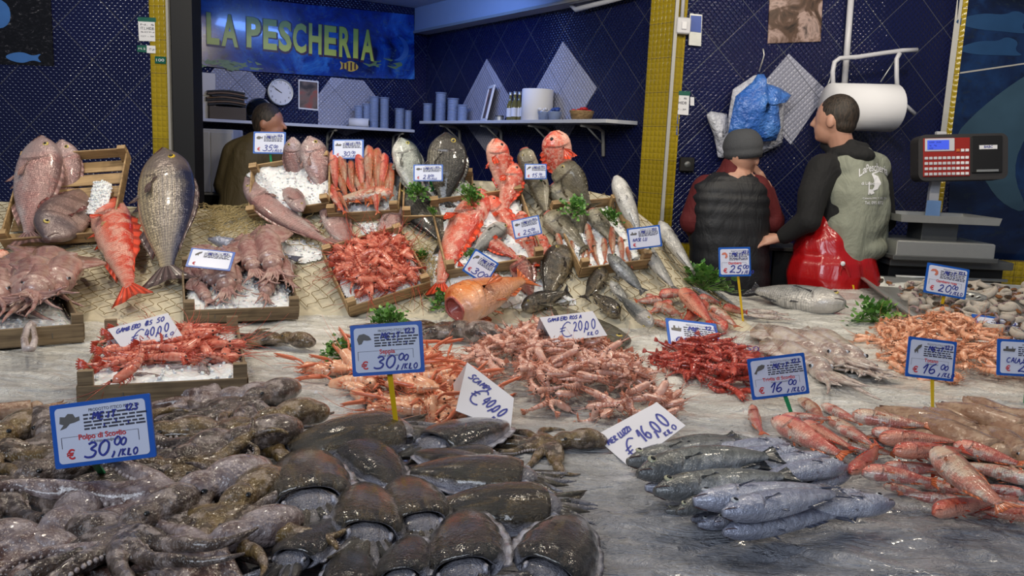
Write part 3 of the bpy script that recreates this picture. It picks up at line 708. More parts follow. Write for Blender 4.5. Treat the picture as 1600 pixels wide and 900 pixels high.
    for i in range(m):
        s_ = i / (m - 1); t = .27 + s_ * .5; u_, l_, w_ = hz(t)
        hgt = hh * (.42 if P['spiky'] else .15) * (math.sin(PI * min(1, s_ * 1.15 + .12)) ** .6) * (1 if (i % 2 or not P['spiky']) else .62)
        if P['prof'] == 'long': hgt *= .7 * (1 if s_ < .3 or s_ > .42 else .2)
        base.append(warp((.5 - t, 0, u_ * .93))); tip.append(warp((.5 - t - .03, 0, u_ * .98 + hgt)))
    parts.append(('dorsal_fin', fin(base, tip, .006, ''), P['fin']))
    base = []; tip = []
    for i in range(8):
        s_ = i / 7; t = .6 + s_ * .18; u_, l_, w_ = hz(t)
        base.append(warp((.5 - t, 0, -l_ * .93))); tip.append(warp((.5 - t - .04, 0, -l_ - hh * .14 * (1 - .5 * s_))))
    parts.append(('anal_fin', fin(base, tip, .005, ''), P['fin']))
    # tail fin
    base = []; tip = []; u_, l_, w_ = hz(.89); m = 13; tf = P['tail']
    for i in range(m):
        s_ = i / (m - 1) * 2 - 1
        base.append(warp((-.385, 0, s_ * u_ * .9))); sp = hh * (.95 if P['prof'] != 'long' else .85)
        tip.append(warp((-.5 + .035 * (1 - abs(s_)) * (tf * 2) + rnd.uniform(-.004, .004), .004 * math.sin(s_ * 5), s_ * sp)))
    parts.append(('tail_fin', fin(base, tip, .008, ''), P['fin']))
    # pectoral and pelvic fins
    for sy in (1, -1):
        t = .29; u_, l_, w_ = hz(t); base = []; tip = []; m = 9; Lf = hh * (1.0 if not P['spiky'] else .95); sprd = .9 if P['spiky'] else .38
        if P['prof'] == 'long': Lf = hh * 1.1; sprd = .3
        for i in range(m):
            s_ = i / (m - 1) - .5; a = PI + s_ * sprd * 1.6 + (.35 if P['prof'] != 'long' else .05)
            b0 = Vector((.5 - t, sy * w_ * 1.0, -l_ * .22 + s_ * hh * .18)); ln = Lf * (1 - .5 * abs(s_) - .25 * s_)
            base.append(warp(b0)); tip.append(warp(b0 + Vector((math.cos(a) * ln, sy * w_ * (.28 if not P['spiky'] else .5), math.sin(a) * ln))))
        parts.append(('pectoral_fin', fin(base, tip, .004, ''), P['fin']))
        t = .36; u_, l_, w_ = hz(t); base = []; tip = []
        for i in range(5):
            s_ = i / 4; b0 = Vector((.5 - t - s_ * .02, sy * w_ * .4, -l_ * .88)); base.append(warp(b0)); tip.append(warp(b0 + Vector((-hh * .45 + s_ * .02, sy * w_ * .15, -hh * (.38 - .25 * s_)))))
        parts.append(('pelvic_fin', fin(base, tip, .004, ''), P['fin']))
    return body, parts
def fish_proto(k, Hr, bz, by):
    key = (k, round(Hr / .02), round(bz / .12), round(by / .12))
    if key not in _FC:
        body, parts = build_fish(k, round(Hr / .02) * .02, round(bz / .12) * .12, round(by / .12) * .12, random.Random(hash(key[1:]) & 999))
        o = body.build('fish', K[k]['mat']); me = o.data; bpy.data.objects.remove(o); pm = []
        for (n, mb, m) in parts:
            q = mb.build(n, m); pm.append((n, q.data)); bpy.data.objects.remove(q)
        _FC[key] = (me, pm)
    return _FC[key]
FISHES = []
def fish(k, head, tail, label, name='fish', cat='fish', group=None, dors=1, roll=0.0, off=0.0, Hr=None, bz=0.0, by=0.0, Yh=None, Yt=None, n=None, offh=None, full=True, lift=True):
    """head, tail: pixels of snout and tail tips. dors=+1: back on the left hand when looking from tail to head"""
    H0 = K[k]['H'] if Hr is None else Hr
    if Yh:      # leaning on the bank or in a crate
        ex = .05 + .5 * max(-.04, min(.08, (3.42 - (tail[1] - 300) * .0042) - Yt)); a = surf(head[0], head[1], ex, BY - .05); b = surf(tail[0], tail[1], ex, BY - .05)
    else:
        a = surf(head[0], head[1], offh if offh is not None else off); b = surf(tail[0], tail[1], off)
    L = (a - b).length
    # Hr is the apparent slenderness: allow for the foreshortened length
    q = max(1, L / (math.hypot(head[0] - tail[0], head[1] - tail[1]) * (a.y + b.y) / 2 / F_PX)); H0 = max(.12, H0 / (q if head[1] < 478 and tail[1] < 505 else q ** .65))
    th = K[k]['W'] * H0 / K[k]['H'] * L / 2
    if n is None:
        m_ = (a + b) / 2; e = .02
        n = Vector((-(T(m_.x + e, m_.y) - T(m_.x - e, m_.y)) / (2 * e), -(T(m_.x, m_.y + e) - T(m_.x, m_.y - e)) / (2 * e), 1)) if m_.y < BY - .03 else Vector((0, -.5, .85))
    n = Vector(n).normalized()
    X = (a - b).normalized(); n = (n - X * n.dot(X)).normalized()
    side = n.cross(X)             # left hand when facing from tail to head, normal up
    Rm = Matrix.Rotation(math.radians(roll) * dors, 3, X)
    dorsal = side * dors
    # roll 0: lying on a side, dorsal in the plane; roll 90: belly down
    dorsal = (dorsal * math.cos(math.radians(roll)) + n * math.sin(math.radians(roll)))
    c = (a + b) / 2
    if lift and not Yh: c = c + n * (th * abs(math.cos(math.radians(roll))) + H0 * L / 2 * abs(math.sin(math.radians(roll)))) * .85
    me, pm = fish_proto(k, H0, bz, by)
    o = bpy.data.objects.new(name, me); COL.objects.link(o); o.matrix_world = frame(c, X, z=dorsal, s=L)
    _setp(o, label, cat, group)
    for (nm, m_) in pm:
        if not full and nm in ('pelvic_fin', 'anal_fin'): continue
        q = bpy.data.objects.new(nm, m_); COL.objects.link(q); q.parent = o
    FISHES.append(o)
    return o
# ================================================================ crustaceans
def flesh_mat(name, a, b, c, sc=14,  rough=.22, coat=.7, bumpd=.002, sss=0.0, amt=.5, wsc=0):
    t = NT(name); v = t.co(); n1 = t.noise(v, sc, 4, .6, .4); n2 = t.noise(v, sc * 2.7, 3)
    col = t.mix(t.ramp(n1, [(.38, 0), (.62, 1)]), a, b); col = t.mix(t.math('MULTIPLY', t.ramp(n2, [(.5, 0), (.62, 1)]), amt), col, c)
    nr = t.bump(t.noise(v, sc * 2, 4), bumpd, .8); nr = t.bump(t.noise(v, sc * 8, 2), bumpd * .6, 1.0, nr)
    return t.done(col, rough, 0, nr, coat, spec=.6, coat_r=.05, sss=sss, wet=(32, .0012) if coat > .5 else None)
def shrimp_mat(name, a, b, c):
    t = NT(name); s_ = t.at('ring'); v = t.co()
    st = t.ramp(t.math('FRACT', s_), [(.0, .0), (.18, 1), (.8, 1), (1, .3)])
    n1 = t.noise(v, 12, 3)
    col = t.mix(t.ramp(n1, [(.35, 0), (.65, 1)]), a, b); col = t.mix(t.math('SUBTRACT', .8, t.math('MULTIPLY', st, .8)), col, c)
    return t.done(col, .2, 0, t.bump(st, .002, .6), .8, spec=.6, coat_r=.06)
M['rose'] = shrimp_mat('rose_shrimp_shell', S(206, 150, 130), S(222, 184, 168), S(190, 112, 92))
M['rose_leg'] = plain('rose_shrimp_legs', S(196, 124, 98), .3, coat=.4)
M['redp'] = shrimp_mat('red_prawn_shell', S(196, 92, 70), S(218, 142, 118), S(162, 50, 36))
M['redp_leg'] = plain('red_prawn_legs', S(188, 72, 52), .3, coat=.4)
M['deep'] = shrimp_mat('deep_red_prawn_shell', S(156, 48, 36), S(186, 82, 64), S(104, 22, 18))
M['deep_leg'] = plain('deep_red_prawn_legs', S(154, 46, 36), .3, coat=.4)
M['oran'] = shrimp_mat('orange_prawn_shell', S(216, 148, 110), S(226, 178, 148), S(204, 116, 76))
M['oran_leg'] = plain('orange_prawn_legs', S(212, 136, 96), .3, coat=.4)
M['scam'] = shrimp_mat('scampi_shell', S(220, 152, 114), S(230, 184, 152), S(238, 214, 194))
M['scam_leg'] = plain('scampi_claw', S(212, 116, 82), .3, coat=.4)
def shrimp_proto(mat, legm, curl, claws=False, seed=0, antl=1.0):
    """length 1 along its back; tail at one end, long feelers at the other"""
    rnd = random.Random(seed); N = 30
    pts = []; ang = -curl * .5; p = Vector((0, 0, 0)); A = []
    for i in range(N + 1):
        pts.append(p.copy()); A.append(ang); p = p + Vector((math.cos(ang), 0, math.sin(ang))) / N
        if i < N * .62: ang += curl / (N * .62)       # tail half curls, head is straight
    c = sum(pts, Vector()) / len(pts); pts = [q - c for q in pts]
    v = []; seg = []; f = []; ns = 10; R = .096 if not claws else .128
    for i, q in enumerate(pts):
        t = i / N; r = R * (math.sin(PI * min(1, t * 1.25 + .12) * .5) if t < .62 else 1 - .0 * t) * (1.0 if t < .9 else max(.12, (1 - t) / .1))
        if t < .62: sg = t / .62 * 6; r *= .92 + .1 * (1 - abs((sg % 1) - .5) * 2)
        else: sg = 5.5; r *= 1.12 * (1 - .5 * (t - .62))
        a = A[i]; nx = Vector((-math.sin(a), 0, math.cos(a)))
        for j in range(ns):
            th = 2 * PI * j / ns; v.append(q + nx * math.sin(th) * r + Vector((0, math.cos(th) * r * .8, 0))); seg.append(sg)
    for i in range(N):
        for j in range(ns): f.append((i * ns + j, i * ns + (j + 1) % ns, (i + 1) * ns + (j + 1) % ns, (i + 1) * ns + j))
    f += [tuple(range(ns - 1, -1, -1)), tuple(N * ns + j for j in range(ns))]
    body = MB().add(v, f, ring=seg)
    hd = Vector((math.cos(A[-1]), 0, math.sin(A[-1]))); hn = Vector((-hd.z, 0, hd.x)); e = pts[-1]
    body.tube([e - hd * .08 + hn * .04, e + hd * .08 + hn * .06, e + hd * .16 + hn * .1], [.02, .012, .002], 5, ring=5.5)     # rostrum
    parts = []
    td = -Vector((math.cos(A[0]), 0, math.sin(A[0]))); mb = MB()
    for s_ in (-.7, -.35, 0, .35, .7):
        d = (td + Vector((0, s_, 0))).normalized(); mb.tube([pts[0] - td * .02, pts[0] + d * .07, pts[0] + d * .15], [.014, .03, .006], 6, flat=.25)
    parts.append(('tail_fan', mb, legm))
    mb = MB()
    for k in range(6):
        for sy in (1, -1):
            i = int(N * (.64 + .055 * k)); q = pts[i]; a = A[i]; dn = Vector((math.sin(a), 0, -math.cos(a))); fd = Vector((math.cos(a), 0, math.sin(a)))
            L_ = rnd.uniform(.08, .15)
            mb.tube([q + dn * R * .7 + Vector((0, sy * .02, 0)), q + dn * (R + L_ * .5) + fd * rnd.uniform(-.02, .06) + Vector((0, sy * .05, 0)), q + dn * (R + L_ * .7) + fd * rnd.uniform(.06, .16) + Vector((0, sy * .03, 0))], [.010, .007, .003], 4)
    for k in range(5):
        i = int(N * (.1 + .1 * k)); q = pts[i]; a = A[i]; dn = Vector((math.sin(a), 0, -math.cos(a)))
        for sy in (1, -1): mb.tube([q + dn * R * .8 + Vector((0, sy * .025, 0)), q + dn * (R + .07) + Vector((0, sy * .04, 0)) - Vector((math.cos(a), 0, math.sin(a))) * .03], [.014, .004], 4, flat=.5)
    parts.append(('legs', mb, legm))
    mb = MB()
    for k in range(4 if antl > .8 else 2):
        sy = 1 if k % 2 else -1; d = hd.copy(); q = e + hn * .02 + Vector((0, sy * .02, 0)); P = [q.copy()]
        bend = rnd.uniform(-.5, .5); yb = rnd.uniform(-.4, .4) + sy * .25; ln = (rnd.uniform(.5, .95) if k < 2 else .35) * antl
        for s_ in range(6):
            d = (d + hn * bend * .3 + Vector((0, yb * .3, 0))).normalized(); q = q + d * ln / 6; P.append(q.copy())
        mb.tube(P, [.006, .0055, .005, .004, .003, .0025, .0015], 4)
    parts.append(('feelers', mb, legm))
    mb = MB()
    for sy in (1, -1): mb.ell(e - hd * .02 + hn * .035 + Vector((0, sy * .035, 0)), (.02, .018, .02), nu=8, nv=6)
    parts.append(('eyes', mb, M['pupil']))
    if claws:
        for sy in (1, -1):
            mb = MB(); q = e - hd * .1 + Vector((0, sy * .05, -.05)); sp = rnd.uniform(.1, .3)
            p1 = q + hd * .18 + Vector((0, sy * sp * .6, -.02)); p2 = p1 + hd * .34 + Vector((0, sy * sp * .1, .0)); p3 = p2 + hd * .13
            mb.tube([q, (q + p1) / 2 + Vector((0, sy * .02, 0)), p1], [.016, .02, .022], 6)
            mb.tube([p1, p1 + hd * .08, p2, p3 + Vector((0, .02 * sy, 0))], [.02, .04, .032, .005], 7, flat=.7)
            mb.tube([p2 - hd * .03, p2 + hd * .06 - Vector((0, .03 * sy, 0)), p3 - Vector((0, .012 * sy, 0))], [.02, .012, .003], 6)
            parts.append(('claw', mb, legm))
    o = body.build('x', mat); me = o.data; bpy.data.objects.remove(o); pm = []
    for (n, mb, m) in parts:
        q = mb.build(n, m); pm.append((n, q.data)); bpy.data.objects.remove(q)
    return me, pm
def inst(proto, name, mw, label, cat, group, skip=()):
    me, pm = proto; o = bpy.data.objects.new(name, me); COL.objects.link(o); o.matrix_world = mw; _setp(o, label, cat, group)
    for (n, m_) in pm:
        if n in skip: continue
        q = bpy.data.objects.new(n, m_); COL.objects.link(q); q.parent = o
        if n == 'suckers': q['kind'] = 'stuff'
    return o
def in_poly(x, y, P):
    c = False; j = len(P) - 1
    for i in range(len(P)):
        if (P[i][1] > y) != (P[j][1] > y) and x < (P[j][0] - P[i][0]) * (y - P[i][1]) / (P[j][1] - P[i][1]) + P[i][0]: c = not c
        j = i
    return c
def pdist(x, y, P):
    best = 9
    for i in range(len(P)):
        a = Vector(P[i]); b = Vector(P[(i + 1) % len(P)]); p = Vector((x, y)); t = max(0, min(1, (p - a).dot(b - a) / (b - a).length_squared)); best = min(best, (p - a - (b - a) * t).length)
    return best
def heap(protos, foot_px, n, size, hmax, name, label, cat, group, seed=1, jitter=.6, floor=None, spread=.10, dirn=None, dsp=PI, skip=(), layers=True, tiltmax=.35):
    """loose heap of n single animals; foot_px outlines its base in pixels"""
    rnd = random.Random(seed)
    base = [surf(x, y, .0) if floor is None else floor(x, y) for x, y in foot_px]
    P = [(b.x, b.y) for b in base]; zf = (lambda x, y: T(x, y)) if floor is None else (lambda x, y: floor((x, y), None))
    xs = [p[0] for p in P]; ys = [p[1] for p in P]; out = []; tries = 0
    pts = []
    while len(pts) < n and tries < 60000:
        tries += 1
        x = rnd.uniform(min(xs), max(xs)); y = rnd.uniform(min(ys), max(ys))
        if not in_poly(x, y, P): continue
        d = pdist(x, y, P); top = hmax * min(1, (d / spread)) ** .75
        z = rnd.uniform(.25, 1) ** .6 * top if layers else 0
        if any((x - a) ** 2 + (y - b) ** 2 + ((z - c) * 1.5) ** 2 < (size * .17 * (1 - tries / 80000)) ** 2 for a, b, c in pts): continue
        pts.append((x, y, z))
    for (x, y, z) in pts:
        a = rnd.uniform(-dsp, dsp) + (dirn or 0); tl = rnd.uniform(-tiltmax, tiltmax)
        X = Vector((math.cos(a) * math.cos(tl), math.sin(a) * math.cos(tl), math.sin(tl)))
        side = Vector((rnd.gauss(0, .5), rnd.gauss(0, .5), 1)); s_ = size * rnd.uniform(.85, 1.12)
        # animals mostly lie on a side: local y up
        if rnd.random() < .5: side = -side
        e = .03; 
        mw = frame((x, y, zf(x, y) + z + size * .055), X, y=side, s=s_)
        out.append(inst(rnd.choice(protos), name, mw, label, cat, group, skip))
    return out

# ================================================================ cephalopods
M['octo'] = flesh_mat('octopus_skin', S(100, 86, 78), S(50, 38, 30), S(172, 158, 152), 6, bumpd=.006, rough=.18)
M['octo2'] = flesh_mat('golden_octopus_skin', S(112, 90, 52), S(56, 42, 28), S(160, 142, 128), 6, bumpd=.006, rough=.18)
M['octo3'] = flesh_mat('purple_octopus_skin', S(136, 124, 124), S(86, 62, 54), S(178, 166, 166), 5, bumpd=.006, rough=.18)
M['octo_pale'] = flesh_mat('octopus_suckers', S(185, 172, 168), S(150, 135, 132), S(205, 196, 190), 20)
def cuttle_mat(name, a, b, belly):
    t = NT(name); v = t.co(); dv = t.at('dv')
    w_ = t.noise(t.map(v, (.9, 3.6, 1)), 4.2, 6, .7, .8); n1 = t.noise(v, 3.5, 4)
    col = t.mix(t.ramp(w_, [(.42, 0), (.62, .85)]), a, b); col = t.mix(t.ramp(n1, [(.5, 0), (.68, .6)]), col, tuple(q * .4 for q in a[:3]) + (1,))
    edge = t.ramp(t.math('ADD', dv, t.math('MULTIPLY', t.math('SUBTRACT', n1, .5), .5)), [(.35, 1), (.62, 0)])
    col = t.mix(edge, col, belly)
    return t.done(col, .2, 0, t.bump(t.noise(v, 85, 2), .005, 1.0, t.bump(t.noise(v, 14, 3), .014, .7)), .9, spec=.6, coat_r=.04, wet=(36, .0014))
M['cut1'] = cuttle_mat('cuttlefish_skin', S(30, 24, 18), S(92, 76, 48), S(172, 170, 180))
M['cut2'] = cuttle_mat('dark_cuttlefish_skin', S(20, 17, 15), S(66, 54, 40), S(160, 160, 172))
M['cut_pale'] = flesh_mat('cuttlefish_pale_flesh', S(160, 160, 172), S(120, 116, 122), S(185, 185, 195), 8)
M['squid'] = flesh_mat('squid_skin', S(196, 184, 172), S(150, 128, 120), S(214, 206, 200), 10, sss=.1)
M['squid_pink'] = flesh_mat('pink_squid_skin', S(150, 106, 100), S(176, 148, 138), S(118, 66, 64), 9)
M['totano'] = flesh_mat('brown_squid_skin', S(138, 106, 84), S(166, 140, 116), S(104, 66, 48), 7, rough=.14)
def octopus_proto(seed, mat, reach=1.0):
    """about 1 long: mantle to -x, arms spreading to +x"""
    rnd = random.Random(seed); mb = MB()
    mb.ell((-.30, 0, .085), (.17, .115, .095), nu=18, nv=12)
    mb.ell((-.40, rnd.uniform(-.03, .03), .075), (.1, .09, .07), nu=14, nv=10)
    mb.ell((-.12, 0, .085), (.11, .085, .075), nu=14, nv=10)
    mb.ell((0.0, 0, .06), (.10, .10, .05), nu=14, nv=10)
    armp = []
    for k in range(8):
        a = (k - 3.5) / 3.5 * 1.45 * reach + rnd.uniform(-.12, .12); d = Vector((math.cos(a), math.sin(a), 0)); q = Vector((-.02, 0, .05)) + d * .05
        n_ = 14; L_ = rnd.uniform(.62, .9); P = [q.copy()]; turn = rnd.uniform(-.14, .14); ct = rnd.choice((-1, 1)) * rnd.uniform(.12, .42)
        for i in range(n_):
            a += (turn if i < n_ * .55 else ct) * (1 if i > 2 else .2) + rnd.uniform(-.05, .05)
            q = q + Vector((math.cos(a), math.sin(a), 0)) * L_ / n_; q.z = .022 + .03 * math.exp(-i * .35) + .014 * math.sin(i * 1.1 + k) * (1 - i / n_); P.append(q.copy())
        R = [.052 * (1 - i / (n_ + .7)) ** .75 + .004 for i in range(n_ + 1)]
        mb.tube(P, R, 9); armp.append((P, R))
    for k in range(7):    # web between the arms
        a = (k - 3) / 3.5 * 1.45 * reach; mb.ell((.07 * math.cos(a), .07 * math.sin(a), .04), (.085, .07, .03), nu=10, nv=6)
    o = remesh(mb.build('octopus', mat), .0105, 4); me = o.data; bpy.data.objects.remove(o); pm = []
    for sy in (1, -1):
        q = MB().ell((-.10, sy * .066, .118), (.017, .014, .014), nu=12, nv=8).ell((-.10, sy * .078, .122), (.008, .005, .004), nu=8, nv=6).build('eye', M['pupil']); pm.append(('eye', q.data)); bpy.data.objects.remove(q)
    sk = MB()
    for (P, R) in armp[::2]:
        for i in range(2, len(P) - 1):
            for s_ in (0, .5):
                p = P[i].lerp(P[min(i + 1, len(P) - 1)], s_); d = (P[min(i + 1, len(P) - 1)] - P[i - 1]).normalized(); sd = Vector((-d.y, d.x, 0)); r = R[i]
                c_ = p + sd * r * .93 + Vector((0, 0, -.002))
                sk.ell(c_, (r * .3, r * .3, r * .3), nu=7, nv=4)
    q = sk.build('suckers', M['octo_pale']); q['kind'] = 'stuff'; pm.append(('suckers', q.data)); bpy.data.objects.remove(q)
    return me, pm
def cuttle_proto(seed, mat):
    """1 long: mantle tail at -x .5, arms at +x"""
    rnd = random.Random(seed); N = 30; ns = 22; v = []; dv = []; f = []
    for i in range(N):
        t = i / (N - 1); x = -.5 + .76 * t
        wdt = .235 * math.sin(PI * min(1, .03 + .62 * t)) ** .62 if t < .98 else .2
        hg = .135 * math.sin(PI * min(1, .04 + .6 * t)) ** .7
        for j in range(ns):
            a = 2 * PI * j / ns; c_, s_ = math.cos(a), math.sin(a)
            y = wdt * math.copysign(abs(c_) ** .8, c_) * (1 + .02 * math.sin(t * 30)); z = hg * (s_ * (1.0 if s_ > 0 else .6))
            if t > .9 and s_ > 0: x_ = x + .025 * s_ * (t - .9) * 10; y *= 1 - (t - .9) * 1.2; z *= 1 - (t - .9) * 1.2      # dorsal lobe over the head
            else: x_ = x
            v.append(Vector((x_, y, z))); dv.append(.5 + .5 * s_ - .15 * abs(c_) ** 3)
    for i in range(N - 1):
        for j in range(ns): f.append((i * ns + j, i * ns + (j + 1) % ns, (i + 1) * ns + (j + 1) % ns, (i + 1) * ns + j))
    f.append(tuple(range(ns - 1, -1, -1)))
    # lip turning inwards
    o0 = (N - 1) * ns; inner = []
    for q in range(3):
        for j in range(ns):
            p = v[o0 + j]; v.append(Vector((p.x - .01 - .03 * q, p.y * (.93 - .05 * q), p.z * (.9 - .06 * q)))); dv.append(.25)
        for j in range(ns):
            a_, b_ = (o0 if q == 0 else N * ns + (q - 1) * ns), N * ns + q * ns
            f.append((a_ + j, a_ + (j + 1) % ns, b_ + (j + 1) % ns, b_ + j))
    mb = MB().add(v, f, dv=dv)
    mb.ell((.27, 0, -.005), (.13, .145, .085), nu=18, nv=12, dv=.45)
    for k in range(8):
        a = (k - 3.5) / 3.5 * .5; q = Vector((.34, math.sin(a) * .17, -.015)); P = [q.copy()]; L_ = rnd.uniform(.24, .34); zz = rnd.uniform(-.2, .1); cu = rnd.uniform(-.2, .2)
        for i in range(7):
            a += cu * .5; q = q + Vector((math.cos(a), math.sin(a), zz * .3)) * L_ / 7; q.z = max(q.z, -.06); P.append(q.copy())
        mb.tube(P, [.05, .048, .042, .034, .026, .018, .011, .003], 8, dv=.7 if k % 2 else .5)
    pm = []
    me_o = mb.build('cuttlefish', mat); me = me_o.data; bpy.data.objects.remove(me_o)
    fr = MB(); vv = []; ff = []; m = 110
    for i in range(m):
        t = i / (m - 1); s_ = 2 * t - 1            # around the tail from one side to the other
        tt = abs(s_); x = -.5 + .73 * tt ** 1.0; sy = math.copysign(1, s_)
        wd = .235 * math.sin(PI * min(1, .03 + .62 * tt)) ** .62
        d = Vector((-max(0, 1 - tt * 7), sy * min(1, tt * 5), 0)); d = d.normalized() if d.length > .01 else Vector((-1, 0, 0))
        b = Vector((x, sy * wd * .93, -.02)); rf = .008 * math.sin(i * .55)
        vv += [b + Vector((0, 0, .006)), b + d * .035 + Vector((0, 0, rf * .5 + .004)), b + d * .06 + Vector((0, 0, rf)), b + d * .035 + Vector((0, 0, rf * .5 - .004)), b + Vector((0, 0, -.006))]
    for i in range(m - 1):
        for q in range(4): ff.append((i * 5 + q, i * 5 + q + 1, (i + 1) * 5 + q + 1, (i + 1) * 5 + q))
    q = fr.add(vv, ff).build('fin', M['cut_pale']); pm.append(('fin', q.data)); bpy.data.objects.remove(q)
    for sy in (1, -1):
        q = MB().ell((.30, sy * .125, .025), (.036, .02, .028), nu=14, nv=9).build('eye', M['cut_pale']); pm.append(('eye', q.data)); bpy.data.objects.remove(q)
        q = MB().ell((.305, sy * .138, .03), (.026, .011, .011), nu=10, nv=6).build('pupil', M['pupil']); pm.append(('pupil', q.data)); bpy.data.objects.remove(q)
    return me, pm
def squid_proto(seed, mat, fat=1.0, sprawl=1.0):
    """1 long: fin tip at -x, arms at +x"""
    rnd = random.Random(seed); N = 24; ns = 14; v = []; f = []; cv = rnd.uniform(-.15, .15)
    for i in range(N):
        t = i / (N - 1); r = .075 * fat * (min(1, t * 2.1) ** .7) * (1 - .08 * t); x = -.5 + .62 * t
        for j in range(ns):
            a = 2 * PI * j / ns; v.append(Vector((x, max(r, .004) * math.cos(a) + cv * (x * x), max(r, .004) * .8 * math.sin(a))))
    for i in range(N - 1):
        for j in range(ns): f.append((i * ns + j, i * ns + (j + 1) % ns, (i + 1) * ns + (j + 1) % ns, (i + 1) * ns + j))
    f.append(tuple(range(ns - 1, -1, -1))); f.append(tuple((N - 1) * ns + j for j in range(ns)))
    mb = MB().add(v, f)
    mb.ell((.16, cv * .02, 0), (.07, .055 * fat, .048 * fat), nu=14, nv=8)
    for sy in (1, -1):   # diamond fins
        vv = []
        for (x, w_) in ((-.5, 0), (-.38, .08), (-.25, .125), (-.14, .07), (-.08, .0)):
            vv += [Vector((x, sy * .02 + cv * x * x, .012)), Vector((x - .01, sy * (.03 + w_ * fat) + cv * x * x, .012 * rnd.uniform(-1, 1)))]
        n0 = len(vv); vv2 = [p - Vector((0, 0, .012)) for p in vv]; ff = []
        for i in range(4): ff += [(2 * i, 2 * i + 1, 2 * i + 3, 2 * i + 2), (n0 + 2 * i + 2, n0 + 2 * i + 3, n0 + 2 * i + 1, n0 + 2 * i), (2 * i + 1, n0 + 2 * i + 1, n0 + 2 * i + 3, 2 * i + 3)]
        mb.add(vv + vv2, ff)
    for k in range(10):
        a = (k - 4.5) / 4.5 * .35; q = Vector((.2, math.sin(a) * .08 + cv * .03, -.005)); P = [q.copy()]; L_ = rnd.uniform(.16, .3) * (1.35 if k in (2, 7) else 1); cu = rnd.uniform(-.42, .42) * sprawl
        for i in range(8):
            a += cu * (i / 8); q = q + Vector((math.cos(a), math.sin(a), rnd.uniform(-.1, .1))) * L_ / 8; P.append(q.copy())
        mb.tube(P, [.02, .019, .017, .015, .013, .01, .008, .006, .002], 6)
    q = mb.build('squid', mat); me = q.data; bpy.data.objects.remove(q); pm = []
    for sy in (1, -1):
        q = MB().ell((.165, sy * .047 * fat, .018), (.015, .01, .014), nu=10, nv=8).build('eye', M['squid_eye']); pm.append(('eye', q.data)); bpy.data.objects.remove(q)
        q = MB().ell((.168, sy * .058 * fat, .022), (.009, .007, .009), nu=8, nv=6).build('pupil', M['pupil']); pm.append(('pupil', q.data)); bpy.data.objects.remove(q)
    return me, pm
M['squid_eye'] = plain('squid_eye', S(190, 195, 205), .1, coat=1)
def place2(proto, name, a_px, b_px, off, label, cat, group=None, up_n=None, scale=1.0, roll=0.0, a_off=None, lift=0.0, flip=False):
    """a = tail end (-x), b = arm end (+x) in pixels, on the surface"""
    a = surf(a_px[0], a_px[1], a_off if a_off is not None else off); b = surf(b_px[0], b_px[1], off); X = b - a
    n = Vector(up_n or (0, 0, 1)); n = (n - X.normalized() * n.dot(X.normalized())).normalized()
    n = Matrix.Rotation(math.radians(roll), 3, X.normalized()) @ n
    return inst(proto, name, frame((a + b) / 2 + n * lift, X, z=n, s=X.length * scale), label, cat, group)

# ================================================================ wood, ice, parsley
def wood_mat(name, a, b):
    t = NT(name); v = t.co(); oi = t.n('ShaderNodeObjectInfo').outputs['Random']
    v2 = t.n('ShaderNodeVectorMath', operation='ADD'); t.put(v2.inputs[0], v); t.put(v2.inputs[1], t.comb(oi, oi, t.math('MULTIPLY', oi, 3)))
    w_ = t.noise(t.map(v2.outputs[0], (3, 40, 60)), 1.6, 5, .6, .6); k = t.noise(v2.outputs[0], 14, 2)
    c = t.ramp(w_, [(.32, b), (.62, a)]); c = t.mix(t.math('MULTIPLY', t.ramp(k, [(.55, 0), (.8, 1)]), .5), c, tuple(q * .35 for q in b[:3]) + (1,))
    return t.done(c, .6, 0, t.bump(w_, .002, .5))
M['wood'] = wood_mat('crate_wood', S(172, 142, 100), S(118, 92, 60))
M['wood_wet'] = wood_mat('wet_crate_wood', S(132, 112, 84), S(80, 64, 46))
def ice_mat():
    t = NT('crushed_ice'); v = t.co(); n1 = t.vor(v, 90); n2 = t.noise(v, 60, 4)
    c = t.mix(t.noise(v, 12, 3), S(216, 219, 222), S(240, 240, 240))
    return t.done(c, .18, 0, t.bump(t.math('ADD', n1, n2), .003, .7), .5, spec=.6, sss=.2)
M['ice'] = ice_mat()
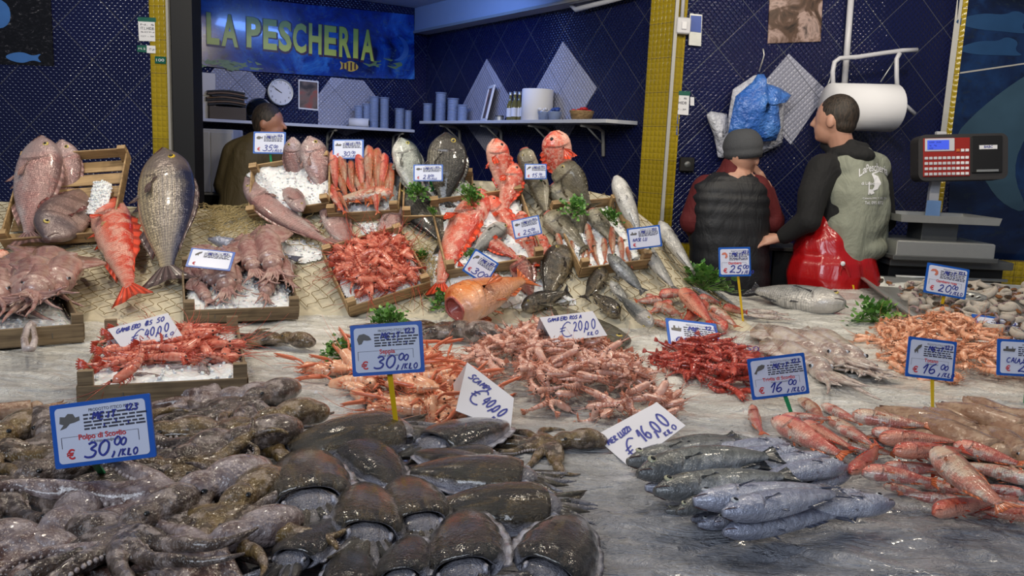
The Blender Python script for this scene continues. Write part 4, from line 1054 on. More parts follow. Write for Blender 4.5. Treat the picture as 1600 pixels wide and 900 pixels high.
def ice_patch(px, h, label, floor_off=0.0, name='crushed_ice', parent=None, npt=26, edge=.03, base=None, rough=.006, seed=0):
    """mound of crushed ice whose outline on the counter is given in pixels"""
    P3 = [surf(x, y, floor_off) for x, y in px] if base is None else base
    P = [(p.x, p.y) for p in P3]
    xs = [p[0] for p in P]; ys = [p[1] for p in P]; step = max((max(xs) - min(xs)), (max(ys) - min(ys))) / (npt * 2)
    nx = int((max(xs) - min(xs)) / step) + 2; ny = int((max(ys) - min(ys)) / step) + 2; idx = {}; v = []; f = []
    # plane fit through the outline
    A = np.array([[p.x, p.y, 1] for p in P3]); sol, *_ = np.linalg.lstsq(A, np.array([p.z for p in P3]), rcond=None)
    for j in range(ny):
        for i in range(nx):
            x = min(xs) + i * step; y = min(ys) + j * step; ins = in_poly(x, y, P); d = pdist(x, y, P)
            if not ins and d > step * 1.2: continue
            dd = d if ins else 0; t = min(1, dd / edge)
            z = sol[0] * x + sol[1] * y + sol[2] + h * (math.sin(t * PI / 2) if h else 0) + (noise.noise(Vector((x * 60 + seed, y * 60, 3))) * rough + noise.noise(Vector((x * 17, y * 17, seed))) * h * .25) * t
            idx[(i, j)] = len(v); v.append((x, y, z - (.004 if not ins else 0)))
    for (i, j), k in idx.items():
        if (i + 1, j) in idx and (i + 1, j + 1) in idx and (i, j + 1) in idx: f.append((k, idx[(i + 1, j)], idx[(i + 1, j + 1)], idx[(i, j + 1)]))
    n0 = len(v)
    # loose pieces of ice on the mound
    rnd = random.Random(seed + 5); mb = MB().add(v, f)
    keys = list(idx.values())
    for q in range(min(160, len(keys) // 3)):
        p = Vector(v[rnd.choice(keys)]); r = rnd.uniform(.003, .0075); R = Matrix.Rotation(rnd.uniform(0, 6), 3, Vector((rnd.random(), rnd.random(), rnd.random() + .1)).normalized())
        mb.ell(p + Vector((0, 0, r * .3)), (r, r * .8, r * .7), R, nu=5, nv=3)
    o = mb.build(name, M['ice'], parent); _setp(o, label, 'ice', None, 'stuff'); return o
def crate(P00, P10, P01, h, label, mat='wood', front_h=None, front_off=0, posts=(1, 1, 1, 1), ph=None, rail=None, group='wooden fish crates'):
    """open slatted crate: P00 front left, P10 front right, P01 rear left of its floor"""
    X = P10 - P00; W = X.length; Y = P01 - P00; Yp = Y - X.normalized() * Y.dot(X.normalized()); D = Yp.length
    Mx = frame(P00, X, y=Yp); E = empty('wooden_crate', label, 'crate', group, mat=Mx); m = M[mat]
    fh = front_h or h; ph = ph or h + .03; th = .007; ps = .022
    MB().box((W / 2, -th / 2, fh / 2 + .004), (W + th, th, fh), bev=.0015).build('front_board', m, E, False)
    MB().box((W / 2, D + th / 2, h / 2 + .012), (W + th, th, h * .9), bev=.0015).build('rear_board', m, E, False)
    for x in (-th / 2, W + th / 2): MB().box((x, D / 2, h / 2 + .006), (th, D, h * .92), bev=.0015).build('side_board', m, E, False)
    mb = MB(); n_ = max(4, int(D / .07))
    for k in range(n_): mb.box((W / 2, D * (k + .5) / n_, .003), (W, D / n_ * .82, .006), bev=.001)
    mb.build('slatted_floor', m, E, False)
    for k, (x, y) in enumerate(((ps / 2, ps / 2), (W - ps / 2, ps / 2), (W - ps / 2, D - ps / 2), (ps / 2, D - ps / 2))):
        if posts[k]: MB().prism([(x - ps * .7, .0), (x + ps * .7, .0), (x + ps * .7, ph), (x - ps * .7, ph)], y - ps * .5, y + ps * .5).build('corner_post', m, E, False)
    for (x) in (.25, .75): MB().box((W * x, -th - .0006, fh * .55), (.0016, .001, .016)).build('staple', M['steel_dark'], E, False)
    return E
def floor_fn(P00, P10, P01):
    """returns f(px,py)->point on the crate floor plane, and f((x,y),None)->z"""
    n = (P10 - P00).cross(P01 - P00).normalized()
    def f(px, py):
        if py is None:
            x, y = px; return P00.z - (n.x * (x - P00.x) + n.y * (y - P00.y)) / n.z
        d = ray(px, py); return CAM + d * ((P00 - CAM).dot(n) / d.dot(n))
    return f
def leaf_mat():
    t = NT('parsley_leaves'); r_ = t.at('lf'); return t.done(t.ramp(r_, [(0, S(44, 92, 34)), (1, S(112, 162, 70))]), .4, 0, None, .2, spec=.5)
M['leaf'] = leaf_mat(); M['stem'] = plain('parsley_stem', S(98, 140, 60), .4)
def parsley_proto(seed, n=46):
    """bunch about 1 across"""
    rnd = random.Random(seed); lv = MB(); st = MB()
    for k in range(n):
        a = rnd.uniform(0, 2 * PI); el = rnd.uniform(.1, 1.35); L_ = rnd.uniform(.28, .52)
        d = Vector((math.cos(a) * math.cos(el), math.sin(a) * math.cos(el), math.sin(el) * .8)); q = Vector((0, 0, .02)); P = [q.copy()]
        for i in range(4): q = q + (d + Vector((0, 0, -.06 * i))) * L_ / 4; P.append(q.copy())
        st.tube(P, [.007, .006, .005, .004, .003], 4)
        for b in range(5):
            c = P[2 + b // 2] if b < 4 else P[4]; ld = (d + Vector((rnd.uniform(-.9, .9), rnd.uniform(-.9, .9), rnd.uniform(-.2, .7)))).normalized(); e = c + ld * rnd.uniform(.03, .06)
            sd = ld.cross(Vector((rnd.uniform(-.3, .3), rnd.uniform(-.3, .3), 1))).normalized(); nn = ld.cross(sd); s_ = rnd.uniform(.07, .11); shade = rnd.random()
            for lobe in (-1, 0, 1):
                ld2 = (ld + sd * lobe * .85).normalized(); sd2 = ld2.cross(nn).normalized(); k_ = 1 if lobe == 0 else .8
                o_ = e; v = [o_]
                for (u_, w_) in ((.35, .28), (.55, .2), (.62, .34), (.85, .16), (1, .05), (1, -.05), (.85, -.16), (.62, -.34), (.55, -.2), (.35, -.28)):
                    v.append(o_ + ld2 * u_ * s_ * k_ + sd2 * w_ * s_ * k_ + nn * (.18 * abs(w_) * s_ + .1 * s_ * u_ * u_))
                lv.add(v, [(0, i, i + 1) for i in range(1, 10)], lf=shade)
    o = st.build('x', M['stem']); me = o.data; bpy.data.objects.remove(o)
    o = lv.build('leaves', M['leaf'], smooth=False); m2 = o.data; bpy.data.objects.remove(o)
    return me, [('leaves', m2)]
# ================================================================ counter, sloping bank, net
def sheet_mat():
    t = NT('plastic_sheet_over_ice'); v = t.co()
    n0 = t.noise(v, 2.2, 4, .6, .3); n1 = t.noise(t.map(v, (1, 3.2, 1), (0, 0, .35)), 6, 5, .62, 1.4); n2 = t.noise(v, 38, 4, .6, 1.0)
    c = t.ramp(n1, [(.3, S(206, 203, 196)), (.52, S(226, 224, 217)), (.72, S(238, 237, 232))])
    c = t.mix(t.math('MULTIPLY', t.ramp(n0, [(.5, 0), (.7, 1)]), .35), c, S(176, 168, 152))
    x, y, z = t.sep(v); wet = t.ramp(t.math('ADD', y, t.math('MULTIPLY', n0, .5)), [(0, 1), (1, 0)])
    wet_falloff = t.n('ShaderNodeMapRange'); t.put(wet_falloff.inputs[0], t.math('ADD', y, t.math('MULTIPLY', t.math('SUBTRACT', n0, .5), .5))); wet_falloff.inputs[1].default_value = 1.3; wet_falloff.inputs[2].default_value = 2.3; wet_falloff.inputs[3].default_value = .82; wet_falloff.inputs[4].default_value = 0
    c = t.mix(wet_falloff.outputs[0], c, S(112, 116, 130))    # near strip greyed: light falloff painted in, plus wet ice under the film
    st_ = t.noise(v, 4.5, 6, .7, .6); stm = t.math('MULTIPLY', t.ramp(st_, [(.54, 0), (.72, .8)]), wet_falloff.outputs[0]); c = t.mix(stm, c, S(52, 48, 46))
    r1 = t.math('ABSOLUTE', t.math('SUBTRACT', n1, .5)); r2 = t.math('ABSOLUTE', t.math('SUBTRACT', n2, .5))
    nr = t.bump(t.math('MULTIPLY', r1, -1), .05, .9); nr = t.bump(t.math('MULTIPLY', r2, -1), .009, .8, nr)
    return t.done(c, t.math('MULTIPLY_ADD', n2, .25, .12), 0, nr, .6, spec=.6, coat_r=.05, wet=(26, .004))
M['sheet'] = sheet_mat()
M['bank'] = plain('cream_cloth', S(208, 198, 172), .6, coat=.1, noise_amt=.15, sc=6, bump=.008)
def back_y(x):
    if x < .98: return 3.9
    return min(4.45, 3.70 + max(0, x - 1.05) * .62)
def wr(x, y):
    a = noise.noise(Vector((x * 3 + y * 1.2, y * 9, 0))); b = noise.noise(Vector((x * 9, y * 21 + x * 6, 4)))
    return (1 - abs(a)) ** 3 * .010 + (1 - abs(b)) ** 4 * .006 + noise.noise(Vector((x * 2, y * 2, 9))) * .006 - .012
def grid(name, x0, x1, y0, yf, nx, ny, zf, mat, **k):
    v = []; f = []
    for j in range(ny + 1):
        for i in range(nx + 1):
            x = x0 + (x1 - x0) * i / nx; Y1 = yf(x); y = y0 + (Y1 - y0) * j / ny; v.append((x, y, zf(x, y)))
    for j in range(ny):
        for i in range(nx): a = j * (nx + 1) + i; f.append((a, a + 1, a + nx + 2, a + nx + 1))
    # closed underside 3 cm below, so that the slab has real thickness
    n = len(v); ring = list(range(nx + 1)) + [j * (nx + 1) + nx for j in range(1, ny + 1)] + [ny * (nx + 1) + i for i in range(nx - 1, -1, -1)] + [j * (nx + 1) for j in range(ny - 1, 0, -1)]
    for r in ring: v.append((v[r][0], v[r][1], v[r][2] - .03))
    m = len(ring)
    for q in range(m): f.append((ring[(q + 1) % m], ring[q], n + q, n + (q + 1) % m))
    return mk(name, v, f, mat, **k)
CT = empty('fish_counter', 'long white counter wrapped in wet clear plastic that carries all the fish', 'counter', loc=(0, 0, 0))
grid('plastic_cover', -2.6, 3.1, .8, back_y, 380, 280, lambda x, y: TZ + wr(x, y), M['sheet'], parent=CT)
M['counter_body'] = plain('counter_body_panel', S(120, 122, 128), .4, .3)
mb = MB()
mb.box((.25, 2.15, .42), (5.6, 2.6, .84)); mb.box((2.1, 3.6, .42), (1.7, .3, .84))
mb.build('counter_body', M['counter_body'], CT, False)
BK = grid('sloping_bank', -2.6, 1.0, 2.5, lambda x: BY, 190, 80, lambda x, y: T(x, y) - .006 + .006 * noise.noise(Vector((x * 5, y * 5, 1))) + (.0 if T(x, y) > TZ + .004 else -.03), M['bank'], label='cream cloth covered bank sloping up towards the back of the counter', cat='display bank')
MB().box((-1.1, BY - .04, .8), (2.8, .05, .5)).build('board', M['bank'], BK, False)
def net_mesh(cu, name, label):
    t = bpy.data.objects.new('t', cu); COL.objects.link(t); me = bpy.data.meshes.new_from_object(t.evaluated_get(bpy.context.evaluated_depsgraph_get())); bpy.data.objects.remove(t)
    o = bpy.data.objects.new(name, me); COL.objects.link(o); return _setp(o, label, 'net', None, 'stuff')
# net of knotted twine laid over the bank
def net(name, x0, x1, y0, y1, cell, th, mat, label, seed=1, zoff=.006, amp=.006, group=None):
    cu = bpy.data.curves.new(name, 'CURVE'); cu.dimensions = '3D'; cu.bevel_depth = th; cu.bevel_resolution = 0; cu.materials.append(mat)
    nx = int((x1 - x0) / cell); ny = int((y1 - y0) / (cell * .8)); rnd = random.Random(seed)
    def P(i, j):
        x = x0 + i * cell; y = y0 + j * cell * .8
        dx = noise.noise(Vector((x * 4, y * 4, seed))) * .045 + noise.noise(Vector((x * 16, y * 16, seed))) * .009; dy = noise.noise(Vector((x * 4, y * 4, seed + 7))) * .045 + noise.noise(Vector((x * 16, y * 16, 5))) * .009
        return x + dx, y + dy
    for i in range(nx):
        pts = []
        for j in range(ny):
            off = .42 * cell * (1 if (j // 1) % 2 == 0 else -1) * (1 if i % 2 == 0 else -1)
            x, y = P(i, j); x += off
            for q in ((0, 0), (0, .5)):
                yy = y + q[1] * cell * .8 * .6
                if T(x, yy) < TZ + .012 or yy > BY - .005: 
                    if len(pts) > 1: _sp(cu, pts)
                    pts = []; continue
                pts.append((x, yy, T(x, yy) + zoff + amp * abs(noise.noise(Vector((x * 20, yy * 20, 2))))))
        if len(pts) > 1: _sp(cu, pts)
    return net_mesh(cu, name, label)
def _sp(cu, pts):
    s = cu.splines.new('POLY'); s.points.add(len(pts) - 1)
    for p, c in zip(s.points, pts): p.co = (c[0], c[1], c[2], 1)
M['twine'] = plain('net_twine', S(128, 108, 66), .7)
M['twine2'] = plain('pale_net_twine', S(168, 150, 104), .7)
net('fishing_net', -2.4, .95, 2.5, BY - .01, .03, .0014, M['twine'], 'brown knotted fishing net draped over the whole cream bank')
def net_clump(px, n, label, seed=3):
    cu = bpy.data.curves.new('bunched_net', 'CURVE'); cu.dimensions = '3D'; cu.bevel_depth = .0012; cu.bevel_resolution = 0; cu.materials.append(M['twine2']); rnd = random.Random(seed)
    P = [surf(*p) for p in px]; P2 = [(p.x, p.y) for p in P]; xs = [p[0] for p in P2]; ys = [p[1] for p in P2]
    for k in range(n):
        x = rnd.uniform(min(xs), max(xs)); y = rnd.uniform(min(ys), max(ys))
        if not in_poly(x, y, P2): continue
        a = rnd.uniform(0, 6.3); pts = []; z = rnd.uniform(0, .018)
        for i in range(16):
            a += rnd.uniform(-.9, .9); x += math.cos(a) * .011; y += math.sin(a) * .011; y = min(y, BY - .01)
            pts.append((x, y, T(x, y) + .01 + z * min(1, pdist(x, y, P2) * 30) + rnd.uniform(0, .006)))
        _sp(cu, pts)
    return net_mesh(cu, 'bunched_net', label)
net_clump([(330, 320), (400, 312), (445, 352), (500, 372), (430, 380), (345, 360), (322, 345)], 520, 'bunched up pale green net beside the large blue-backed bream')
net_clump([(640, 388), (690, 410), (668, 440), (600, 412)], 120, 'small heap of pale net behind the long crate of prawns', 5)
# ================================================================ background things
def on(Mx, px, py, d):
    """world point d metres in front of wall Mx at a pixel"""
    inv = Mx.inverted(); o = inv @ CAM; dr = inv.to_3x3() @ ray(px, py); t = (-d - o.y) / dr.y; return Mx @ (o + dr * t)
def thing_at(Mx, px, py, d, name, label, cat, group=None):
    p = on(Mx, px, py, d); m = Mx.copy(); m.translation = p
    return empty(name, label, cat, group, mat=m)
# ---- banner
def mural_mat(name, deep, mid, light, acc, sc=3):
    t = NT(name); v = t.co(); n1 = t.noise(v, sc, 5, .6, 1.2); n2 = t.noise(t.map(v, (1, 1, 2.2)), sc * 4, 5, .7, 2.0)
    c = t.ramp(n1, [(.3, deep), (.5, mid), (.68, light)]); c = t.mix(t.ramp(n2, [(.56, 0), (.68, .7)]), c, acc)
    c = t.mix(t.ramp(t.noise(v, sc * 7, 3), [(.6, 0), (.7, .5)]), c, deep)
    return t.done(c, .18, 0, None, .3)
M['banner'] = mural_mat('printed_sea_picture', S(6, 18, 62), S(16, 58, 146), S(52, 124, 205), S(74, 110, 110), 3.2)
M['mural'] = mural_mat('printed_fish_mural', S(10, 16, 28), S(16, 30, 62), S(26, 56, 100), S(34, 44, 52), 1.8)
M['coral'] = plain('printed_coral', S(104, 138, 84), .4, noise_amt=.4, sc=30)
M['letter'] = plain('yellow_green_lettering', S(196, 208, 84), .4, noise_amt=.1)
M['letter_shadow'] = plain('maroon_letter_outline', S(58, 22, 48), .4)
M['fish_blue'] = plain('printed_blue_fish', S(70, 120, 190), .3, noise_amt=.4, sc=10)
M['fish_yel'] = plain('printed_yellow_fish', S(200, 170, 60), .4)
BN = empty('shop_banner', 'large blue undersea shop banner reading LA PESCHERIA on the alcove wall', 'banner', mat=WB.copy())
def child_on(Mx, E, o):
    o.parent = E; o.matrix_world = Mx; o.matrix_parent_inverse = Matrix(); o.matrix_basis = E.matrix_world.inverted() @ Mx; return o
o = wpoly(WB, [(282, -12), (645, 24), (646, 124), (560, 122), (395, 112), (288, 100)], .0, .02, 'printed_panel', M['banner']); child_on(WB, BN, o)
LT = [('L', 322, 22, 341, 69), ('A', 345, 25, 370, 72), ('P', 384, 29, 406, 74), ('E', 410, 32, 431, 77), ('S', 434, 34, 454, 80), ('C', 456, 38, 477, 82), ('H', 481, 39, 501, 84), ('E', 505, 42, 524, 86), ('R', 528, 44, 547, 89), ('I', 550, 46, 558, 91), ('A', 562, 48, 583, 94)]
for (ch, x0, y0, x1, y1) in LT:
    a = onwall(WB, x0, y1); b = onwall(WB, x1, y0)
    V, Fc, W_ = text_mesh(ch, .035); zz = [v[2] for v in V]; z0, z1 = min(zz), max(zz)
    for (nm, dx, dz, dy, m, g) in (('letter_outline', .004, -.006, -.0215, 'letter_shadow', 1.18), ('letter', 0, 0, -.023, 'letter', 1.0)):
        w2 = (b[0] - a[0]); h2 = (b[1] - a[1])
        vv = [(a[0] + w2 / 2 + (v[0] / W_ - .5) * w2 * g + dx, dy, a[1] + h2 / 2 + ((v[2] - z0) / (z1 - z0) - .5) * h2 * (1 + (g - 1) * .5) + dz) for v in V]
        o = mk(nm, vv, Fc, M[m], None, False); child_on(WB, BN, o)
def flat_shape(Mx, E, px, py, w, h, poly, mat, d, name, rot=0):
    if len(poly) > 4 and len(poly) < 16:
        for _ in range(2): poly = [q for i in range(len(poly)) for q in ((poly[i][0] * .75 + poly[(i + 1) % len(poly)][0] * .25, poly[i][1] * .75 + poly[(i + 1) % len(poly)][1] * .25), (poly[i][0] * .25 + poly[(i + 1) % len(poly)][0] * .75, poly[i][1] * .25 + poly[(i + 1) % len(poly)][1] * .75))]
    x, z = onwall(Mx, px, py); c, s = math.cos(rot), math.sin(rot)
    P = [(x + (a * c - b * s) * w, z + (b * c + a * s) * w * h) for a, b in poly]
    A = sum(P[i][0] * P[(i + 1) % len(P)][1] - P[(i + 1) % len(P)][0] * P[i][1] for i in range(len(P)))
    if A < 0: P = P[::-1]
    o = MB().prism(P, -d - .0015, -d).build(name, mat, None, False); child_on(Mx, E, o); return o
FISHP = [(-.5, .25), (-.35, .0), (-.5, -.25), (-.25, -.08), (0, -.28), (.3, -.2), (.5, 0), (.3, .22), (0, .3), (-.25, .1)]
flat_shape(WB, BN, 544, 104, .17, .9, FISHP, M['fish_yel'], .02, 'printed_fish')
for k in range(4): flat_shape(WB, BN, 535 + k * 6, 104, .014, 5 - abs(k - 1.5), [(-.5, -.5), (.5, -.5), (.5, .5), (-.5, .5)], M['letter_shadow'], .0218, 'printed_stripe')
rnd = random.Random(3)
for (cx, cy, n_) in ((330, 98, 26), (375, 103, 22), (600, 100, 12)):
    for k in range(n_):
        a = rnd.uniform(.2, 2.9); flat_shape(WB, BN, cx + rnd.uniform(-28, 28), cy + rnd.uniform(-7, 6), rnd.uniform(.05, .1), .3, [(-.5, -.3), (.5, -.06), (.5, .06), (-.5, .3)], M['coral'], .02 + .0003 * (k % 5), 'printed_coral', a)
flat_shape(WB, BN, 622, 76, .2, 1.0, [(-.1, .5), (.25, .4), (.45, .1), (.4, -.25), (.1, -.5), (-.3, -.5), (-.0, -.4), (.2, -.15), (.22, .12), (.1, .32)], M['fish_blue'], .02, 'printed_angelfish')
# tube lamp on the ceiling (the bright line in the banner is its reflection)
TL = empty('tube_lamp', 'slim fluorescent tube lamp under the alcove ceiling', 'lamp', loc=(-.75, 5.35, 2.56))
MB().box((0, 0, .03), (1.0, .06, .05), bev=.01).build('housing', M['white_plastic'], TL, False)
t = NT('tube_glow'); mt = t.done((.3, .5, 1, 1), .5, emis=(.35, .55, 1, 1), es=4)
MB().tube([(-.47, 0, -.02), (.47, 0, -.02)], .013, 10).build('tube', mt, TL)
# ---- clock
CK = thing_at(WB, 438, 144, .03, 'wall_clock', 'round white wall clock with a steel rim above the alcove shelf', 'clock')
r = (onwall(WB, 458, 144)[0] - onwall(WB, 418, 144)[0]) / 2
mb = MB(); mb.lathe([(r * .9, -.012), (r, -.012), (r * 1.02, .006), (r * .96, .016), (r * .9, .012)], 36)
mb.v = [Vector((p.x, -p.z, p.y)) for p in mb.v]; mb.build('rim', M['steel'], CK)
mb = MB(); mb.lathe([(.001, .004), (r * .92, .004), (r * .92, -.01), (.001, -.01)], 36); mb.v = [Vector((p.x, -p.z, p.y)) for p in mb.v]; mb.build('dial', M['paper'], CK, False)
for k in range(12):
    mb = MB(); a = 2 * PI * k / 12; put_text(mb, str(12 if k == 0 else k), math.sin(a) * r * .74, math.cos(a) * r * .74 - r * .08, r * .17, -.0052, center=True); mb.build('numeral', M['ink_black'], CK, False)
for nm, ang, ln, wd in (('hour_hand', -62, .5, .06), ('minute_hand', 305, .75, .04)):
    a = math.radians(90 - ang); d = Vector((math.cos(a), 0, math.sin(a))); q = Vector((-d.z, 0, d.x))
    v = [q * r * wd * .5 - d * r * .1, -q * r * wd * .5 - d * r * .1, d * r * ln - q * r * wd * .3, d * r * ln + q * r * wd * .3]
    v = [p + Vector((0, -.007, 0)) for p in v]; MB().add(v + [p + Vector((0, -.001, 0)) for p in v], [(0, 1, 2, 3), (7, 6, 5, 4)]).build(nm, M['black'], CK, False)
# ---- posters
def poster(Mx, pts, label, mat, name='wall_poster', cat='poster', border=None):
    E = empty(name, label, cat, mat=Mx.copy()); o = wpoly(Mx, pts, 0, .008, 'backing', M[border] if border else mat); child_on(Mx, E, o)
    cx = sum(p[0] for p in pts) / len(pts); cy = sum(p[1] for p in pts) / len(pts); k = .9 if border else .985
    o = wpoly(Mx, [(cx + (x - cx) * k, cy + (y - cy) * k) for x, y in pts], .008, .001, 'printed_picture', mat); child_on(Mx, E, o); return E
t = NT('muted_portrait_print'); v = t.co(); M['print1'] = t.done(t.ramp(t.noise(v, 9, 3, .5, .6), [(.35, S(36, 30, 34)), (.5, S(110, 92, 84)), (.66, S(150, 70, 60))]), .4)
t = NT('muted_painting_print'); v = t.co(); M['print2'] = t.done(t.ramp(t.noise(v, 7, 4, .55, 1.2), [(.34, S(30, 24, 20)), (.48, S(92, 70, 58)), (.58, S(172, 148, 140)), (.7, S(70, 60, 58))]), .35)
t = NT('dark_reef_print'); v = t.co(); M['print3'] = t.done(t.ramp(t.noise(t.map(v, (1, 1, 2)), 16, 5, .7, 2), [(.5, S(12, 12, 16)), (.62, S(30, 30, 36)), (.7, S(110, 108, 112))]), .3)
poster(WB, [(466, 124), (497, 127), (497, 173), (466, 170)], 'small poster of a seated figure beside the clock', M['print1'], border='paper')
poster(WF, [(1203, -30), (1286, -30), (1281, 65), (1199, 68)], 'old dark painting print pinned high on the blue wall', M['print2'], 'wall_picture', 'picture')
PE = poster(WL, [(-60, -40), (78, -40), (85, 103), (-60, 98)], 'dark reef poster with a pale blue fish at the top left', M['print3'])
flat_shape(WL, PE, 38, 90, .22, .5, FISHP[::1], M['fish_blue'], .0095, 'printed_fish', PI * 1.0)
flat_shape(WL, PE, -4, 22, .16, 1.0, rrect(1, 1, .45), M['fish_blue'], .0095, 'printed_fish')
ME = empty('fish_mural', 'blue printed mural of large fish on the far right wall', 'mural', mat=WM.copy())
o = wpoly(WM, [(1499, -60), (1700, -60), (1700, 420), (1478, 395)], 0, .008, 'printed_panel', M['mural']); child_on(WM, ME, o)
TAILP = [(-.5, .1), (-.1, .3), (.2, .22), (.35, .35), (.5, .15), (.38, -.1), (.5, -.3), (.15, -.2), (-.2, -.12)]
M['fish_blue2'] = plain('printed_dark_blue_fish', S(36, 74, 118), .3, noise_amt=.5, sc=7)
M['fish_blue3'] = plain('printed_slate_fish', S(60, 88, 108), .3, noise_amt=.5, sc=5)
flat_shape(WM, ME, 1545, 38, .42, .5, TAILP, M['fish_blue2'], .009, 'printed_fish', .1)
flat_shape(WM, ME, 1542, 78, .36, .5, TAILP, M['fish_blue2'], .009, 'printed_fish', .25)
flat_shape(WM, ME, 1585, 215, .7, .45, [(-.5, -.1), (-.3, .5), (.0, 1.1), (.3, 1.5), (.5, 1.5), (.3, .9), (.1, .2), (0, -.6), (.2, -1.4), (-.05, -1.2), (-.25, -.6)], M['fish_blue3'], .009, 'printed_fish')
o = wpoly(WM, [(1499, 113), (1700, 84), (1700, 86), (1499, 115.5)], .009, .001, 'printed_seam', M['grey_trim']); child_on(WM, ME, o)
# ---- stickers on the pillars
M['st_green'] = plain('green_sticker', S(20, 92, 76), .4); M['st_blue'] = plain('blue_sticker', S(50, 80, 160), .4)
def sticker(Mx, pts, label, top=None, txt=None, mat='paper', head='st_green', name='paper_notice', cat='notice', group='notices stuck on the yellow pillars', hf=.18):
    E = empty(name, label, cat, group, mat=Mx.copy()); o = wpoly(Mx, pts, .004, .002, 'sheet', M[mat]); child_on(Mx, E, o)
    P = [onwall(Mx, *p) for p in pts]; x0 = min(p[0] for p in P); x1 = max(p[0] for p in P); z0 = min(p[1] for p in P); z1 = max(p[1] for p in P)
    if top:
        o = MB().box(((x0 + x1) / 2, -.0068, z1 - (z1 - z0) * hf / 2), (x1 - x0, .001, (z1 - z0) * hf)).build('header', M[head], None, False); child_on(Mx, E, o)
    if txt:
        mb = MB()
        for (s, zf, hf_) in txt: put_text(mb, s, (x0 + x1) / 2, z0 + (z1 - z0) * zf, (z1 - z0) * hf_, -.0075, center=True, width=(x1 - x0) * .72)
        o = mb.build('print', M['ink_black'] if mat == 'paper' else M['paper'], None, False); child_on(Mx, E, o)
    return E
sticker(WL, [(216, 27), (244, 28), (246, 65), (218, 64)], 'white notice with a green header at the top of the left pillar', 1, [('N. 5', .66, .07), ('IT.L.HIDB', .48, .12), ('SCN', .36, .05), ('CCT --- SSP', .18, .05)])
sticker(WL, [(230, 71), (261, 73), (261, 84), (230, 83)], 'long white strip notice on the left pillar', 0, [('IT LA HIDB 33', .35, .3)])
sticker(WL, [(215, 71), (230, 71), (230, 82), (215, 81)], 'small green square label left of the strip notice', mat='st_green', txt=[('M.5', .35, .3)])
sticker(WPL, [(243, 88), (260, 89), (260, 100), (243, 99)], 'small green label lowest on the left pillar', mat='st_green', txt=[('100', .3, .4)])
sticker(WF, [(1047, 142), (1077, 143), (1075, 180), (1046, 178)], 'white notice with a green header on the right pillar', 1, [('N. 5', .66, .07), ('IT.L.HIDB', .45, .12), ('CCT - SP', .2, .06)])
sticker(WF, [(1045, 178), (1059, 178), (1059, 194), (1045, 193)], 'small blue and white label under the notice', mat='st_blue', txt=[('CE', .55, .25), ('IT', .2, .25)])
sticker(WF, [(1044, 195), (1058, 196), (1058, 211), (1044, 210)], 'second small blue label lowest on the right pillar', mat='st_blue', txt=[('OC', .35, .3)])
sticker(WF, [(1078, 152), (1084, 152), (1084, 165), (1078, 165)], 'narrow white tag beside the notice on the right pillar')
# sachet card and switch box
E = empty('hanging_sachet', 'shiny blue and silver sachet card hanging beside the switch box', 'sachet', mat=WF.copy())
o = wpoly(WF, [(1076, 22), (1095, 24), (1093, 73), (1074, 71)], .01, .012, 'sachet_body', M['steel']); child_on(WF, E, o)
o = wpoly(WF, [(1077, 25), (1094, 26), (1093, 52), (1076, 50)], .0225, .001, 'blue_print', M['st_blue']); child_on(WF, E, o)
E = thing_at(WF, 1066, 41, .03, 'switch_box', 'grey electrical switch box with a conduit on the right pillar', 'switch box')
MB().box((0, 0, 0), (.075, .06, .085), bev=.006).build('box', M['white_plastic'], E, False)
MB().box((0, -.033, .0), (.026, .008, .04), bev=.002).build('rocker', M['paper'], E, False)
MB().tube([(-.005, 0, .04), (-.008, 0, .5)], .011, 8).build('conduit', M['white_plastic'], E)
E = thing_at(WF, 1073, 257, .015, 'wall_socket', 'black round wall socket low on the blue wall by the pillar', 'socket')
MB().box((0, 0, 0), (.08, .03, .08), bev=.006).build('plate', M['black'], E, False)
mb = MB(); mb.lathe([(.001, .02), (.016, .02), (.02, .014)], 16); mb.v = [Vector((p.x, -p.z, p.y)) for p in mb.v]; mb.build('socket_hole', M['steel_dark'], E)
# ---- shelves
def shelf(Mx, pts, label, depth, brackets):
    (xa, ya), (xb, yb) = pts; a = onwall(Mx, xa, ya); b = onwall(Mx, xb, yb); 
    inv = Mx.inverted(); o_ = inv @ CAM
    def hit(px, py):
        d = inv.to_3x3() @ ray(px, py); t = (-depth - o_.y) / d.y; q = o_ + d * t; return q
    A, B = hit(xa, ya), hit(xb, yb); z = (A.z + B.z) / 2
    E = empty('wall_shelf', label, 'shelf', 'alcove shelves', mat=Mx.copy())
    MB().box(((A.x + B.x) / 2, -depth / 2, z), (abs(B.x - A.x), depth, .022), bev=.002).build('board', M['white_paint'], E, False)
    for s in brackets:
        x = A.x + (B.x - A.x) * s
        MB().tube([(x, -depth * .85, z - .02), (x, -depth * .3, z - .03), (x, -.03, z - .05), (x, -.015, z - .2)], [.012] * 4, 6).tube([(x, -depth * .7, z - .02), (x, -.02, z - .13)], .006, 6).build('bracket', M['grey_trim'], E)
    return A, B, z
SA, SB, SZ1 = shelf(WB, [(300, 186), (648, 205)], 'white shelf on the back wall under the clock', .24, (.35, .62, .95))
RA, RB, SZ2 = shelf(WR, [(655, 199), (948, 178)], 'white shelf on the right alcove wall full of tubs', .24, (.12, .38, .64, .88))
def shelf_p(Mx, px, d, z):
    """point on a shelf: pixel column px, distance d from the wall, height z"""
    inv = Mx.inverted(); o_ = inv @ CAM; lo = None
    dr = inv.to_3x3() @ ray(px, 195); t = (-d - o_.y) / dr.y; q = o_ + dr * t
    m = Mx.copy(); m.translation = Mx @ Vector((q.x, -d, z + .011)); return m
M['cup'] = NT('clear_plastic_cups').done(S(160, 178, 215), .2, 0, trans=.35, coat=.4)
